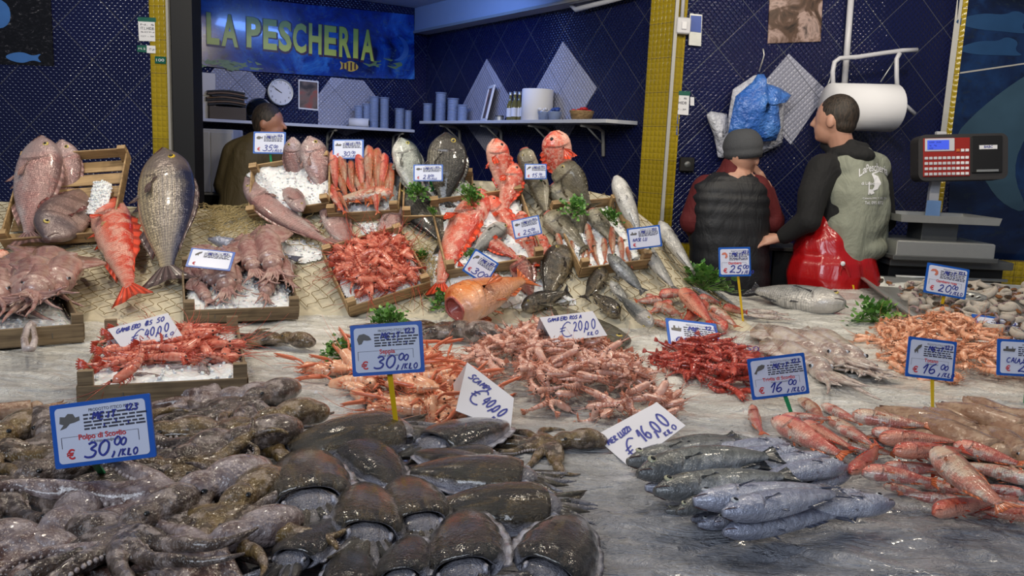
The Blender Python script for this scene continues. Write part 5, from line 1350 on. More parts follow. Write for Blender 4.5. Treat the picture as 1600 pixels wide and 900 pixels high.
def cups(Mx, z, px, d, h, r, label):
    E = empty('cup_stack', label, 'cups', 'stacks of clear plastic cups', mat=shelf_p(Mx, px, d, z)); mb = MB(); n_ = max(5, int(h / .012)); prof = [(.001, 0), (r * .8, 0)]
    for k in range(n_): prof += [(r * .86, h * k / n_ + .002), (r, h * k / n_ + .004), (r, h * (k + .6) / n_), (r * .86, h * (k + .8) / n_)]
    prof += [(r * .8, h), (.001, h)]; mb.lathe(prof, 18).build('cups', M['cup'], E); MB().lathe([(r * .84, h), (r * 1.04, h), (r * 1.04, h + .006), (r * .84, h + .006)], 18).build('top_rim', M['cup'], E)
cups(WB, SZ1, 584, .12, .24, .04, 'tallest stack of clear cups on the back wall shelf'); cups(WB, SZ1, 600, .10, .24, .04, 'tall stack of clear cups right of the tallest one on the back shelf'); cups(WB, SZ1, 572, .1, .18, .035, 'shorter stack of clear cups left of the tall ones'); cups(WB, SZ1, 560, .12, .16, .035, 'clear cups behind the paper roll on the back shelf')
cups(WB, SZ1, 624, .12, .16, .04, 'short wide stack of clear cups near the corner of the back shelf'); cups(WB, SZ1, 637, .1, .15, .035, 'clear cups right in the corner of the back shelf')
cups(WR, SZ2, 668, .12, .14, .04, 'short stack of clear cups at the left end of the right shelf'); cups(WR, SZ2, 688, .12, .22, .045, 'tallest stack of clear cups on the right shelf'); cups(WR, SZ2, 707, .12, .17, .045, 'medium stack of clear cups on the right shelf'); cups(WR, SZ2, 722, .1, .12, .04, 'low stack of clear cups left of the framed photo')
E = empty('paper_roll_lying', 'roll of paper lying on the back shelf with its dark end to the front', 'paper roll', mat=shelf_p(WB, 566, .12, SZ1))
MB().tube([(-.1, .02, .035), (.03, -.06, .035)], .034, 18).build('roll', M['paper'], E); MB().tube([(.028, -.059, .035), (.033, -.062, .035)], .022, 14).build('core', M['black'], E)
E = empty('cardboard_box', 'brown cardboard box at the left of the back shelf', 'box', mat=shelf_p(WB, 352, .12, SZ1)); mcb = plain('cardboard', S(96, 84, 70), .8); mpg = plain('worn_paper_stack', S(120, 96, 76), .8)
MB().box((0, 0, .045), (.26, .16, .09), bev=.004).build('box_body', mcb, E, False)
for k in range(7):
    E = empty('paper_bag_bundle', 'folded paper bags piled on the brown cardboard box', 'paper bags', 'folded bags on the box', mat=shelf_p(WB, 352, .12, SZ1) @ Matrix.Translation((rnd.uniform(-.01, .01), 0, .095 + k * .015)) @ Matrix.Rotation(rnd.uniform(-.12, .12), 4, 'Z'))
    v = []
    for i in range(9):
        x = -.13 + .26 * i / 8; v += [(x, -.08, .012 * math.sin(i / 8 * PI) + .0), (x, .08, .012 * math.sin(i / 8 * PI)), (x, .08, .012 * math.sin(i / 8 * PI) + .011), (x, -.08, .012 * math.sin(i / 8 * PI) + .011)]
    f = [(i * 4 + q, i * 4 + (q + 1) % 4, i * 4 + 4 + (q + 1) % 4, i * 4 + 4 + q) for i in range(8) for q in range(4)] + [(3, 2, 1, 0), (32, 33, 34, 35)]
    mk('bag', v, f, mpg if k % 2 else M['black'], E, False)
E = empty('round_helmet', 'glossy black round helmet on the back shelf left of the clock', 'helmet', mat=shelf_p(WB, 405, .12, SZ1)); mh = plain('glossy_black_shell', S(16, 22, 34), .08, coat=1)
MB().ell((0, 0, .085), (.095, .1, .09), nu=24, nv=14).build('shell', mh, E); MB().tube([(-.08, -.05, .05), (0, -.1, .045), (.08, -.05, .05)], .008, 6).build('visor_edge', M['black'], E)
# framed photo, bottles, rolls, baskets on the right shelf
E = empty('framed_photo', 'white framed dark photo leaning on the right shelf', 'framed photo', mat=shelf_p(WR, 755, .08, SZ2) @ Matrix.Rotation(math.radians(-20), 4, 'Z') @ Matrix.Rotation(math.radians(-12), 4, 'X'))
for (c, d) in (((0, 0, .012), (.19, .014, .024)), ((0, 0, .258), (.19, .014, .024)), ((-.083, 0, .135), (.024, .014, .25)), ((.083, 0, .135), (.024, .014, .25))): MB().box(c, d, bev=.002).build('frame_rail', M['paper'], E, False)
MB().box((0, .003, .135), (.15, .006, .23)).build('photo', M['print1'], E, False)
M['oil'] = plain('olive_glass', S(120, 112, 60), .1, coat=1, noise_amt=.4, sc=20)
for k, px in enumerate((796, 803, 810, 817)):
    E = empty('oil_bottle', 'small olive glass bottle in the row beside the big white roll', 'bottle', 'row of small oil bottles', mat=shelf_p(WR, px, .09 + .03 * (k % 2), SZ2))
    MB().lathe([(.001, 0), (.022, 0), (.024, .01), (.024, .11), (.012, .14), (.010, .18), (.001, .18)], 16).build('glass', M['oil'], E); MB().lathe([(.012, .178), (.013, .2), (.001, .2)], 12).build('cap', M['steel'], E); MB().lathe([(.0247, .03), (.0247, .09)], 16).build('bottle_label', M['paper'], E)
E = empty('paper_towel_roll', 'large upright white paper roll on the right shelf', 'paper roll', mat=shelf_p(WR, 838, .12, SZ2)); MB().lathe([(.03, 0), (.1, 0), (.104, .004), (.104, .2), (.1, .204), (.03, .204), (.03, .1)], 32).build('roll', M['paper'], E); MB().lathe([(.022, .001), (.03, .001), (.03, .2045), (.022, .2045), (.022, .001)], 20).build('core', mcb, E)
for i, (px, m, lb) in enumerate(((850, 'cup', 'glass bowl of wrapped sweets in front of the white roll'), (866, 'cup', 'small clear tub of wrapped sweets right of the glass bowl'), (908, 'wood', 'wicker basket of packets at the right end of the shelf'))):
    E = empty('bowl' if i < 2 else 'basket', lb, 'bowl' if i < 2 else 'basket', mat=shelf_p(WR, px, .16, SZ2)); r_ = .045 if i < 2 else .075
    MB().lathe([(.001, 0), (r_ * .8, 0), (r_, .05), (r_ * 1.03, .055), (r_ * .95, .05), (r_ * .75, .008), (.001, .008)], 20).build('bowl_wall', M[m], E)
    mb = MB()
    for q in range(14): mb.ell((rnd.uniform(-r_, r_) * .6, rnd.uniform(-r_, r_) * .6, .035 + rnd.uniform(0, .04)), (.018, .012, .01), Matrix.Rotation(rnd.uniform(0, 3), 3, 'Z'), nu=8, nv=5)
    o = mb.build('contents', M['ink_red'] if i == 2 else M['st_blue'] if i else M['paper'], E); o['kind'] = 'stuff'
E = empty('small_tin', 'small round tin between the framed photo and the bottles', 'tin', mat=shelf_p(WR, 780, .12, SZ2)); MB().lathe([(.001, 0), (.03, 0), (.03, .035), (.001, .035)], 18).build('tin_body', M['steel'], E, False); MB().lathe([(.031, .03), (.031, .04), (.001, .04)], 18).build('lid', M['steel_dark'], E, False)
E = empty('white_cabinet', 'dim white cabinet standing in the doorway under the back shelf', 'cabinet', loc=(at(325, 230, 5.55).x, 5.6, 0))
zb = at(325, 201, 5.6).z
MB().box((0, .1, zb - .22), (.30, .2, .44), bev=.004).build('cabinet_body', M['white_plastic'], E, False)
MB().box((-.075, -.005, zb - .22), (.14, .012, .4), bev=.003).build('cabinet_door', M['white_plastic'], E, False); MB().box((.075, -.005, zb - .22), (.14, .012, .4), bev=.003).build('cabinet_door', M['white_plastic'], E, False); MB().box((0, .1, (zb - .44) / 2), (.26, .18, zb - .44)).build('pedestal', M['black'], E, False)
E = empty('white_box', 'tall white box standing at the left end of the back shelf', 'box', mat=shelf_p(WB, 312, .1, SZ1)); MB().box((0, 0, .16), (.2, .12, .32), bev=.003).build('box_body', M['white_plastic'], E, False); MB().box((0, -.061, .16), (.2, .002, .006)).build('seam', M['grey_trim'], E, False)
# pipe and towel dispenser
E = empty('wall_pipe', 'white vertical pipe running down the blue wall above the dispenser', 'pipe', mat=WF.copy())
a = on(WF, 1331, -20, .03); b = on(WF, 1318, 150, .03); inv = WF.inverted(); o = MB().tube([inv @ a, inv @ b], .017, 12).build('pipe', M['white_plastic'], None); child_on(WF, E, o)
E2 = MB().tube([WR.inverted() @ on(WR, x, y, .06) for x, y in ((888, -20), (890, 5), (900, 15), (985, -8))], .016, 10).build('ceiling_pipe', M['white_paint'], None, label='short pale pipe bend at the top of the alcove wall', cat='pipe'); E2.matrix_world = WR
ED = empty('paper_dispenser', 'white tubular roll holder with a big paper roll on the blue wall', 'dispenser', mat=WF.copy())
def wt_(pts, d): return [inv @ on(WF, x, y, dd) for (x, y), dd in zip(pts, d if hasattr(d, '__len__') else [d] * len(pts))]
def addc(mb, nm, m, sm_=True):
    o = mb.build(nm, M[m], None, sm_); child_on(WF, ED, o)
addc(MB().tube(wt_([(1302, 138), (1301, 112), (1304, 97), (1312, 91), (1340, 89), (1380, 83), (1410, 79), (1433, 78)], .16), .0125, 10), 'top_bar', 'white_plastic')
addc(MB().tube(wt_([(1406, 83), (1401, 92), (1401, 120), (1403, 153)], .17), .0125, 10), 'side_bar', 'white_plastic')
addc(MB().tube(wt_([(1385, 156), (1403, 156), (1415, 165), (1429, 178)], .2), .012, 10), 'axle', 'white_plastic')
addc(MB().tube(wt_([(1376, 128), (1402, 88)], .12), .004, 6), 'brace', 'steel'); addc(MB().tube(wt_([(1291, 140), (1301, 112)], .12), .004, 6), 'brace', 'steel')
pr0 = inv @ on(WF, 1335, 172, .24); pr1 = inv @ on(WF, 1382, 170, .24)
mb = MB(); ring = []
for (x, r_) in ((pr0.x - .12, .04), (pr0.x - .12, .125), (pr1.x + .0, .125), (pr1.x + .004, .12), (pr1.x + .004, .035), (pr1.x - .1, .035)):
    yy_ = pr1.y - .42 * (x - pr0.x); ring.append([Vector((x, yy_ + r_ * math.cos(2 * PI * k / 32), pr1.z + r_ * math.sin(2 * PI * k / 32) - .0)) for k in range(32)])
v = [p for r_ in ring for p in r_]; f = [(i * 32 + k, (i + 1) * 32 + k, (i + 1) * 32 + (k + 1) % 32, i * 32 + (k + 1) % 32) for i in range(5) for k in range(32)]
addc(MB().add(v, f), 'paper_roll', 'paper'); ye_ = pr1.y - .42 * (pr1.x + .006 - pr0.x)
addc(MB().tube([(pr1.x - .02, ye_ + .01, pr1.z), (pr1.x + .008, ye_ - .004, pr1.z)], .036, 20), 'core_hole', 'steel_dark')
c = inv @ on(WF, 1335, 142, .13)
addc(MB().box((c.x, c.y + .02, c.z - .0), (.28, .1, .05), bev=.01), 'cutter_bar', 'white_plastic')
# hanging bags
M['bag_blue'] = flesh_mat('blue_carrier_bag', S(52, 104, 190), S(80, 134, 210), S(36, 78, 160), 5, .35, .3, bumpd=.02)
M['bag_white'] = flesh_mat('white_carrier_bag', S(186, 188, 200), S(204, 206, 214), S(160, 164, 180), 5, .4, .2, bumpd=.02)
def hang_bag(outline, d, th, mat, label, handles=None):
    """crumpled carrier bag bundle: a puffed slab following an outline given in pixels"""
    E = empty('carrier_bags', label, 'bags', 'carrier bags hung on the wall', mat=WF.copy()); P = [inv @ on(WF, x, y, d) for x, y in outline]
    cx = sum(p.x for p in P) / len(P); cz = sum(p.z for p in P) / len(P); rnd = random.Random(int(cx * 100)); n = len(P); v = []; f = []
    # resample
    Q = []
    for i in range(n):
        for s_ in range(4): Q.append(P[i].lerp(P[(i + 1) % n], s_ / 4))
    n = len(Q); K_ = 7
    for side in (-1, 1):
        for k in range(K_):
            s_ = 1 - k / (K_ - .5) * .98
            for i, p in enumerate(Q):
                x = cx + (p.x - cx) * s_; z = cz + (p.z - cz) * s_; w_ = th * math.sqrt(max(0, 1 - s_ * s_)) if k else 0
                fold = .018 * noise.noise(Vector((x * 22, side, z * 6))) + .02 * noise.noise(Vector((x * 9, 5 + side, z * 12)))
                v.append(Vector((x, p.y + side * (w_ + .004) + fold * (1 if k else .4), z)))
    for sd in (0, 1):
        o_ = sd * K_ * n
        for k in range(K_ - 1):
            for i in range(n):
                q = (o_ + k * n + i, o_ + k * n + (i + 1) % n, o_ + (k + 1) * n + (i + 1) % n, o_ + (k + 1) * n + i); f.append(q if sd else q[::-1])
        f.append(tuple(o_ + (K_ - 1) * n + i for i in range(n)))
    for i in range(n): f.append((i, (i + 1) % n, K_ * n + (i + 1) % n, K_ * n + i))
    o = MB().add(v, f).build('bag_bundle', M[mat], None); child_on(WF, E, o)
    if handles:
        for pts in handles:
            o = MB().tube(wt_(pts, d + .01), [.004] * len(pts), 6).build('hook', M['steel'], None); child_on(WF, E, o)
    return E
hang_bag([(1104, 180), (1110, 174), (1136, 178), (1140, 215), (1142, 248), (1122, 246), (1117, 214)], .05, .035, 'bag_white', 'white carrier bags hanging lowest left of the blue ones')
hang_bag([(1145, 140), (1178, 118), (1188, 116), (1205, 135), (1225, 165), (1222, 225), (1180, 245), (1136, 240), (1133, 215)], .045, .03, 'bag_white', 'white carrier bags hanging directly behind the blue ones')
hang_bag([(1184, 116), (1193, 116), (1196, 130), (1220, 138), (1236, 149), (1228, 160), (1216, 160), (1218, 205), (1212, 220), (1180, 222), (1150, 216), (1138, 208), (1150, 150), (1176, 128)], .12, .05, 'bag_blue', 'bundle of blue carrier bags hanging on a hook', [[(1192, 76), (1194, 86), (1186, 112)]])
# ================================================================ people
def skin_mat(name, c):
    t = NT(name); v = t.co(); n1 = t.noise(v, 30, 3); return t.done(t.mix(t.math('MULTIPLY', n1, .4), c, tuple(x * .6 for x in c[:3]) + (1,)), .45, 0, t.bump(n1, .001, .5), sss=.1)
M['skin'] = skin_mat('skin', S(196, 148, 126)); M['skin2'] = skin_mat('weathered_skin', S(170, 118, 96))
def cloth(name, c, r=.8, bumpd=.02, sc=9, coat=0.0, aniso=(1, 1, .5)):
    t = NT(name); v = t.co(); n1 = t.noise(t.map(v, aniso), sc, 4, .55, .9); n2 = t.noise(v, 160, 2)
    return t.done(t.mix(t.math('MULTIPLY', n2, .35), c, tuple(x * .5 for x in c[:3]) + (1,)), r, 0, t.bump(n2, .001, .4, t.bump(n1, bumpd, .8)), coat)
M['vest_grey'] = cloth('grey_green_vest_cloth', S(146, 150, 134), .7, .03, 8)
M['hoodie'] = cloth('black_hoodie_cloth', S(22, 22, 24), .85, .02)
M['apron'] = cloth('red_rubber_apron', S(176, 22, 26), .22, .02, 6, .6)
M['puffer'] = cloth('black_quilted_vest', S(26, 27, 31), .55, .012, 14)
M['darkred'] = cloth('dark_red_sleeve_cloth', S(92, 18, 22), .8)
M['beanie'] = cloth('grey_knit_hat', S(74, 76, 80), .9, .004, 120)
M['trousers'] = cloth('dark_trousers', S(34, 38, 48), .8)
M['olive'] = cloth('olive_jacket', S(70, 58, 30), .7)
t = NT('short_brown_hair'); v = t.co(); n1 = t.noise(t.map(v, (1, 1, .25)), 130, 3); M['hair'] = t.done(t.ramp(n1, [(.35, S(22, 18, 14)), (.65, S(62, 50, 40))]), .6, 0, t.bump(n1, .004, .8))
def blob(name, prims, mat, vox, parent=None, it=5):
    mb = MB()
    for p in prims:
        if p[0] == 'c':
            pts, rad = p[1], p[2]; flat = p[3] if len(p) > 3 else 1; mb.tube(pts, rad, 14, flat=flat)
            for q, r_ in zip(pts, rad): mb.ell(q, (r_, r_, r_), nu=12, nv=8)
        else: mb.ell(p[1], p[2], p[3] if len(p) > 3 else None, nu=20, nv=14)
    o = remesh(mb.build(name, mat), vox, it); o.parent = parent; return o
def hand_prims(wrist, palm_dir, up_, thumb_dir, k=1.0, curl=.5):
    """palm and five unequal bent fingers starting at the wrist"""
    d = Vector(palm_dir).normalized(); u = Vector(up_); u = (u - d * u.dot(d)).normalized(); s = Vector(thumb_dir); s = (s - d * s.dot(d) - u * s.dot(u)).normalized(); w0 = Vector(wrist); P = []
    P.append(('c', [w0, w0 + d * .04 * k, w0 + d * .075 * k], [.023 * k, .026 * k, .026 * k]))
    for off in (-.024, -.008, .008, .024): P.append(('c', [w0 + d * .03 * k + s * off * .6 * k, w0 + d * .085 * k + s * off * 1.1 * k], [.014 * k, .0115 * k]))
    for i, (off, ln) in enumerate(((.026, .07), (.009, .078), (-.009, .072), (-.026, .056))):
        q = w0 + d * .088 * k + s * off * k; dd = d.copy(); pts = [q.copy()]; cu = curl * (1 + .15 * i)
        for j, fr in enumerate((.45, .32, .23)):
            dd = (dd - u * cu * (.5 if j == 0 else .55)).normalized(); q = q + dd * ln * fr * k; pts.append(q.copy())
        P.append(('c', pts, [.0095 * k, .0088 * k, .008 * k, .0068 * k]))
    q = w0 + d * .03 * k + s * .026 * k; P.append(('c', [q, q + (s * .8 + d * .6) * .032 * k - u * .006, q + (s * .9 + d * 1.5) * .036 * k - u * .016 * k], [.014 * k, .0105 * k, .008 * k]))
    return P
# ---- standing fishmonger in a vest
YM = 4.25
def pm(px, py, dy=0.0): return at(px, py, YM + dy)
floorp = Vector((pm(1305, 300).x, YM + .02, 0))
MAN = empty('person', 'person in grey vest, black hoodie and red apron, back turned, reaching to the left', 'person', loc=floorp)
def toman(o, E=None):
    E = E or MAN; o.matrix_world = Matrix(); o.parent = E; o.matrix_parent_inverse = E.matrix_world.inverted() if False else Matrix(); o.matrix_basis = Matrix.Translation(-E.location); return o
fd = Vector((-.78, .60, 0)).normalized(); sd_ = Vector((fd.y, -fd.x, 0)); Rh = Matrix((fd, Vector((-fd.y, fd.x, 0)), Vector((0, 0, 1)))).transposed()
hc = pm(1306, 184)
hip = pm(1302, 445); sh_l = pm(1286, 266, -.04); sh_r = pm(1368, 264, .06); el = pm(1263, 344, -.12); wr_ = pm(1222, 371, -.04)
head = [('e', hc + Vector((0, 0, .0)), (.098, .079, .108), Rh), ('e', hc + fd * .03 + Vector((0, 0, -.055)), (.07, .062, .075), Rh), ('e', hc + fd * .062 + Vector((0, 0, -.095)), (.032, .034, .026), Rh),
        ('c', [hc + fd * .093 + Vector((0, 0, .004)), hc + fd * .114 + Vector((0, 0, -.034)), hc + fd * .098 + Vector((0, 0, -.042))], [.010, .013, .012]),
        ('c', [hc + fd * .088 + Vector((0, 0, -.066)) - sd_ * .018, hc + fd * .094 + Vector((0, 0, -.066)), hc + fd * .088 + Vector((0, 0, -.066)) + sd_ * .018], [.006, .009, .006]),
        ('e', hc - sd_ * -.081 + fd * .0 + Vector((0, 0, -.022)), (.02, .010, .033), Rh), ('e', hc + sd_ * -.081 + Vector((0, 0, -.022)), (.02, .010, .033), Rh),
        ('c', [hc + Vector((0, 0, -.07)) - fd * .02, pm(1319, 244, .0)], [.058, .062])]
body = head + [('c', [pm(1319, 244), pm(1322, 262), pm(1318, 330), pm(1308, 400), hip], [.06, .1, .13, .12, .13]),
        ('c', [sh_l, pm(1322, 262), sh_r], [.06, .09, .06]), ('c', [sh_l, el, wr_], [.055, .042, .028]), ('c', [sh_r, pm(1382, 345, .1), pm(1335, 378, .25)], [.055, .042, .028]),
        ('c', [hip + sd_ * .09, Vector((hip.x + sd_.x * .1, hip.y + sd_.y * .1, .5)), Vector((hip.x + sd_.x * .1, hip.y + sd_.y * .1, .09))], [.1, .065, .045]),
        ('c', [hip - sd_ * .09, Vector((hip.x - sd_.x * .1, hip.y - sd_.y * .1, .5)), Vector((hip.x - sd_.x * .1, hip.y - sd_.y * .1, .09))], [.1, .065, .045])]
body += hand_prims(wr_, pm(1184, 378, -.03) - wr_, (.0, -.45, .9), (.1, .8, .5), 1.0, .35) + hand_prims(pm(1335, 378, .25), (-.9, .2, -.2), (0, 0, 1), (0, 1, 0), 1.0, .5)
toman(blob('body', body, M['skin'], .006, it=3))
toman(blob('hair', [('e', hc - fd * .012 + Vector((0, 0, .014)), (.1, .0825, .104), Rh), ('e', hc - fd * .035 + Vector((0, 0, -.03)), (.068, .072, .06), Rh)], M['hair'], .006, it=3))
ear = hc + sd_ * .08
o = MB().tube([hc + fd * .1 + sd_ * .066 + Vector((0, 0, .0)), hc + fd * .05 + sd_ * .083 + Vector((0, 0, .002)), hc + sd_ * .09 + Vector((0, 0, .004)), hc - fd * .012 + sd_ * .088 + Vector((0, 0, -.012))], .0032, 8).tube([hc + fd * .106 + sd_ * .06 + Vector((0, 0, .012)), hc + fd * .112 + sd_ * .03 + Vector((0, 0, .014)), hc + fd * .112 + sd_ * .03 + Vector((0, 0, -.014)), hc + fd * .106 + sd_ * .06 + Vector((0, 0, -.014)), hc + fd * .106 + sd_ * .06 + Vector((0, 0, .012))], .0025, 6).build('glasses', M['black']); toman(o)
hd_ = [('c', [pm(1319, 246, .0), pm(1322, 268), pm(1320, 330), pm(1310, 395)], [.088, .125, .15, .14]), ('c', [sh_l, pm(1322, 268), sh_r], [.078, .11, .078]),
       ('c', [sh_l + Vector((0, 0, .0)), pm(1270, 305, -.09), el, wr_ + (el - wr_) * .12], [.085, .075, .066, .045]), ('c', [sh_r, pm(1380, 345, .1), pm(1340, 376, .25)], [.078, .066, .042]),
       ('e', pm(1325, 240, -.02), (.1, .1, .055), Rh), ('e', pm(1338, 243, -.07), (.09, .075, .05), Rh), ('c', [pm(1290, 226, .07), pm(1304, 236, .0), pm(1330, 228, -.06), pm(1350, 232, -.04)], [.03, .034, .036, .03])]
toman(blob('black_hoodie', hd_, M['hoodie'], .009, it=4))
vs = [('c', [pm(1330, 262, -.02), pm(1334, 300, -.02), pm(1328, 350, -.02), pm(1318, 392, -.01)], [.13, .168, .163, .158], .82), ('c', [pm(1298, 260, -.02), pm(1330, 252, -.02), pm(1368, 262, .03)], [.07, .085, .075]),
      ('e', pm(1341, 330, -.02), (.155, .14, .2)), ('e', pm(1337, 385, -.02), (.155, .145, .085)), ('c', [pm(1373, 290, .02), pm(1372, 385, .0)], [.05, .05])]
VEST = toman(blob('grey_vest', vs, M['vest_grey'], .009, it=5))
toman(blob('red_apron', [('c', [pm(1290, 358, -.0), pm(1290, 390, .0), pm(1291, 430, -.01), pm(1292, 480, -.01), pm(1294, 600, .0)], [.11, .168, .205, .215, .215], .9), ('c', [pm(1340, 412, -.07), pm(1350, 450, -.07)], [.09, .09])], M['apron'], .01, it=6))
toman(blob('apron_tie', [('c', [pm(1316, 412, -.2), pm(1322, 418, -.2), pm(1330, 440, -.19)], [.012, .009, .008]), ('c', [pm(1316, 412, -.2), pm(1312, 426, -.2), pm(1316, 446, -.2)], [.012, .009, .007])], M['apron'], .004, it=2))
toman(MB().ell(pm(1317, 412, -.215), (.012, .006, .012)).build('apron_button', M['paper']))
toman(blob('trousers', [('c', [pm(1318, 420, -.02), pm(1320, 450)], [.15, .15]), ('c', [hip + sd_ * .09, Vector((hip.x + sd_.x * .1, hip.y + sd_.y * .1, .12))], [.12, .08]), ('c', [hip - sd_ * .09, Vector((hip.x - sd_.x * .1, hip.y - sd_.y * .1, .12))], [.12, .08])], M['trousers'], .012))
for s_ in (1, -1): toman(blob('boot', [('c', [Vector((hip.x + sd_.x * .1 * s_, hip.y + sd_.y * .1 * s_, .2)), Vector((hip.x + sd_.x * .1 * s_, hip.y + sd_.y * .1 * s_, .06)), Vector((hip.x + sd_.x * .1 * s_ + fd.x * .16, hip.y + sd_.y * .1 * s_ + fd.y * .16, .045))], [.06, .055, .045])], M['black'], .01))
# print on the back of the vest
dg = bpy.context.evaluated_depsgraph_get(); dg.update()
def project_print(obj, mb, mat, name, parent):
    me = obj.data; mw = Matrix.Translation(Vector()); bv = BVHTree.FromPolygons([v.co.copy() for v in me.vertices], [tuple(p.vertices) for p in me.polygons]); vv = []
    for p in mb.v:
        h = bv.ray_cast(CAM, (Vector(p) - CAM).normalized()); vv.append((h[0] + h[1] * .003) if h[0] is not None else p)
    o = mk(name, vv, mb.f, mat, None, False); toman(o, parent); return o
def scr_text(mb, s, px, py, hpx, wpx, bend=0.0, rot=0.0, Y=4.05):
    V, Fc, W_ = text_mesh(s, .012); 
    out = []
    for v in V:
        u = v[0] / W_; x = px + u * wpx; y = py - v[2] / .72 * hpx + bend * ((u - .5) ** 2 - .25) + rot * u
        out.append(at(x, y, Y))
    mb.add(out, Fc)
mb = MB(); scr_text(mb, 'La', 1342, 277, 13, 11, 0, -8); scr_text(mb, 'Pescheria', 1353, 270, 13, 33, 16, 4); scr_text(mb, 'di Lidodolce', 1346, 289, 5, 30); scr_text(mb, 'Catania 095 7 15 22', 1348, 311, 3, 36); scr_text(mb, 'Tel. 095 872', 1351, 319, 5, 28)
# leaping fish emblem
for (pts, r_) in (([(1362, 272), (1368, 278), (1371, 286), (1368, 294), (1362, 298)], [.002, .009, .012, .008, .002]), ([(1362, 298), (1358, 300)], [.006, .009]), ([(1361, 297), (1363, 303)], [.005, .007]), ([(1362, 272), (1373, 268)], [.003, .0015]), ([(1358, 284), (1357, 304)], [.002, .002])):
    P_ = [at(x, y, 4.05) for x, y in pts]; v = []; 
    for i, p in enumerate(P_):
        d = (P_[min(i + 1, len(P_) - 1)] - P_[max(i - 1, 0)]).normalized(); n_ = Vector((-d.z, 0, d.x)); v += [p + n_ * r_[i] * 1.3, p - n_ * r_[i] * 1.3]
    mb.add(v, [(2 * i, 2 * i + 1, 2 * i + 3, 2 * i + 2) for i in range(len(P_) - 1)])
project_print(VEST, mb, M['paper'], 'vest_lettering', MAN)
# ---- person in a woollen hat
YB = 4.33
def pb(px, py, dy=0.0): return at(px, py, YB + dy)
fl2 = Vector((pb(1140, 300).x, YB, 0))
P2 = empty('person', 'person in dark grey knit hat and black quilted vest, one hand raised to the cheek', 'person', loc=fl2)
f2 = Vector((.5, .86, 0)).normalized(); s2 = Vector((f2.y, -f2.x, 0)); R2 = Matrix((f2, Vector((-f2.y, f2.x, 0)), Vector((0, 0, 1)))).transposed()
h2 = pb(1160, 240)
b2 = [('e', h2, (.096, .077, .108), R2), ('e', h2 + f2 * .03 + Vector((0, 0, -.06)), (.068, .06, .07), R2), ('c', [h2 + f2 * .09 + Vector((0, 0, .0)), h2 + f2 * .11 + Vector((0, 0, -.035))], [.01, .013]), ('e', h2 + s2 * .078 + Vector((0, 0, -.03)), (.02, .01, .03), R2), ('e', h2 - s2 * .078 + Vector((0, 0, -.03)), (.02, .01, .03), R2),
      ('c', [h2 + Vector((0, 0, -.07)), pb(1145, 285), pb(1140, 360), pb(1138, 455)], [.055, .1, .13, .13]), ('c', [pb(1098, 295), pb(1142, 285), pb(1188, 295)], [.06, .08, .06]),
      ('c', [pb(1098, 297), pb(1082, 345, .0), pb(1100, 385, .18)], [.055, .042, .03]), ('c', [pb(1188, 297), pb(1212, 345, .02), pb(1196, 296, .12)], [.055, .042, .03]),
      ('c', [pb(1118, 455), Vector((pb(1118, 455).x, YB, .08))], [.1, .045]), ('c', [pb(1158, 455), Vector((pb(1158, 455).x, YB, .08))], [.1, .045])]
b2 += hand_prims(pb(1195, 290, .09), pb(1182, 264, .06) - pb(1195, 290, .09), (.5, -.4, .3), (.6, .6, .2), .95, .3) + hand_prims(pb(1100, 385, .18), (.7, .5, -.2), (0, 0, 1), (0, 1, 0), .95, .5)
toman(blob('body', b2, M['skin'], .006, it=3), P2)
hat = MB(); prof = []
for k in range(15): 
    a = k / 14 * PI * .5; prof.append((.001 + .104 * math.cos(a) ** .75 if k < 14 else .001, .0 + .098 * math.sin(a)))
prof = [(.088, -.05), (.093, -.052), (.099, -.02), (.096, -.014), (.1, 0)] + [(r_ * .97, z_) for r_, z_ in prof[1:]]
hat.lathe(prof, 28); hat.v = [h2 + Vector((0, 0, .028)) + Matrix.Rotation(-.12, 3, 'Y') @ Vector((p.x * (1.0), p.y * 1.02, p.z)) for p in hat.v]
toman(hat.build('knit_hat', M['beanie']), P2)
rings = []; NSX = 28
lv = [(1145, 268, .07, .065), (1143, 276, .13, .09), (1141, 288, .185, .11), (1140, 310, .2, .125), (1139, 340, .2, .135), (1139, 380, .2, .14), (1140, 420, .2, .14), (1140, 462, .205, .145), (1140, 500, .2, .14)]
v = []; f = []; L_ = 52
for i in range(L_):
    s_ = i / (L_ - 1) * (len(lv) - 1); k = min(int(s_), len(lv) - 2); u_ = s_ - k; a_ = lv[k]; b_ = lv[k + 1]; c = pb(a_[0] + (b_[0] - a_[0]) * u_, a_[1] + (b_[1] - a_[1]) * u_)
    rx = a_[2] + (b_[2] - a_[2]) * u_; ry = a_[3] + (b_[3] - a_[3]) * u_; q = 1 + .035 * abs(math.sin(i / 4.2 * PI)) 
    for j in range(NSX):
        t_ = 2 * PI * j / NSX; cx_, sx_ = math.cos(t_), math.sin(t_); v.append(c + Vector((rx * q * math.copysign(abs(cx_) ** .75, cx_), ry * q * math.copysign(abs(sx_) ** .85, sx_), 0)) + Vector((0, 0, .006 * noise.noise(Vector((j * .7, i * .3, 1))))))
for i in range(L_ - 1):
    for j in range(NSX): f.append((i * NSX + j, (i + 1) * NSX + j, (i + 1) * NSX + (j + 1) % NSX, i * NSX + (j + 1) % NSX))
f += [tuple(range(NSX)), tuple((L_ - 1) * NSX + j for j in range(NSX - 1, -1, -1))]
toman(mk('quilted_vest', v, f, M['puffer']), P2)
toman(blob('red_jumper', [('c', [pb(1104, 297), pb(1084, 345, .0), pb(1098, 380, .15)], [.082, .075, .05]), ('c', [pb(1180, 297), pb(1205, 345, .02), pb(1198, 300, .1)], [.082, .072, .045]), ('c', [pb(1146, 262, .0), pb(1143, 280, 0)], [.068, .09])], M['darkred'], .009, it=4), P2)
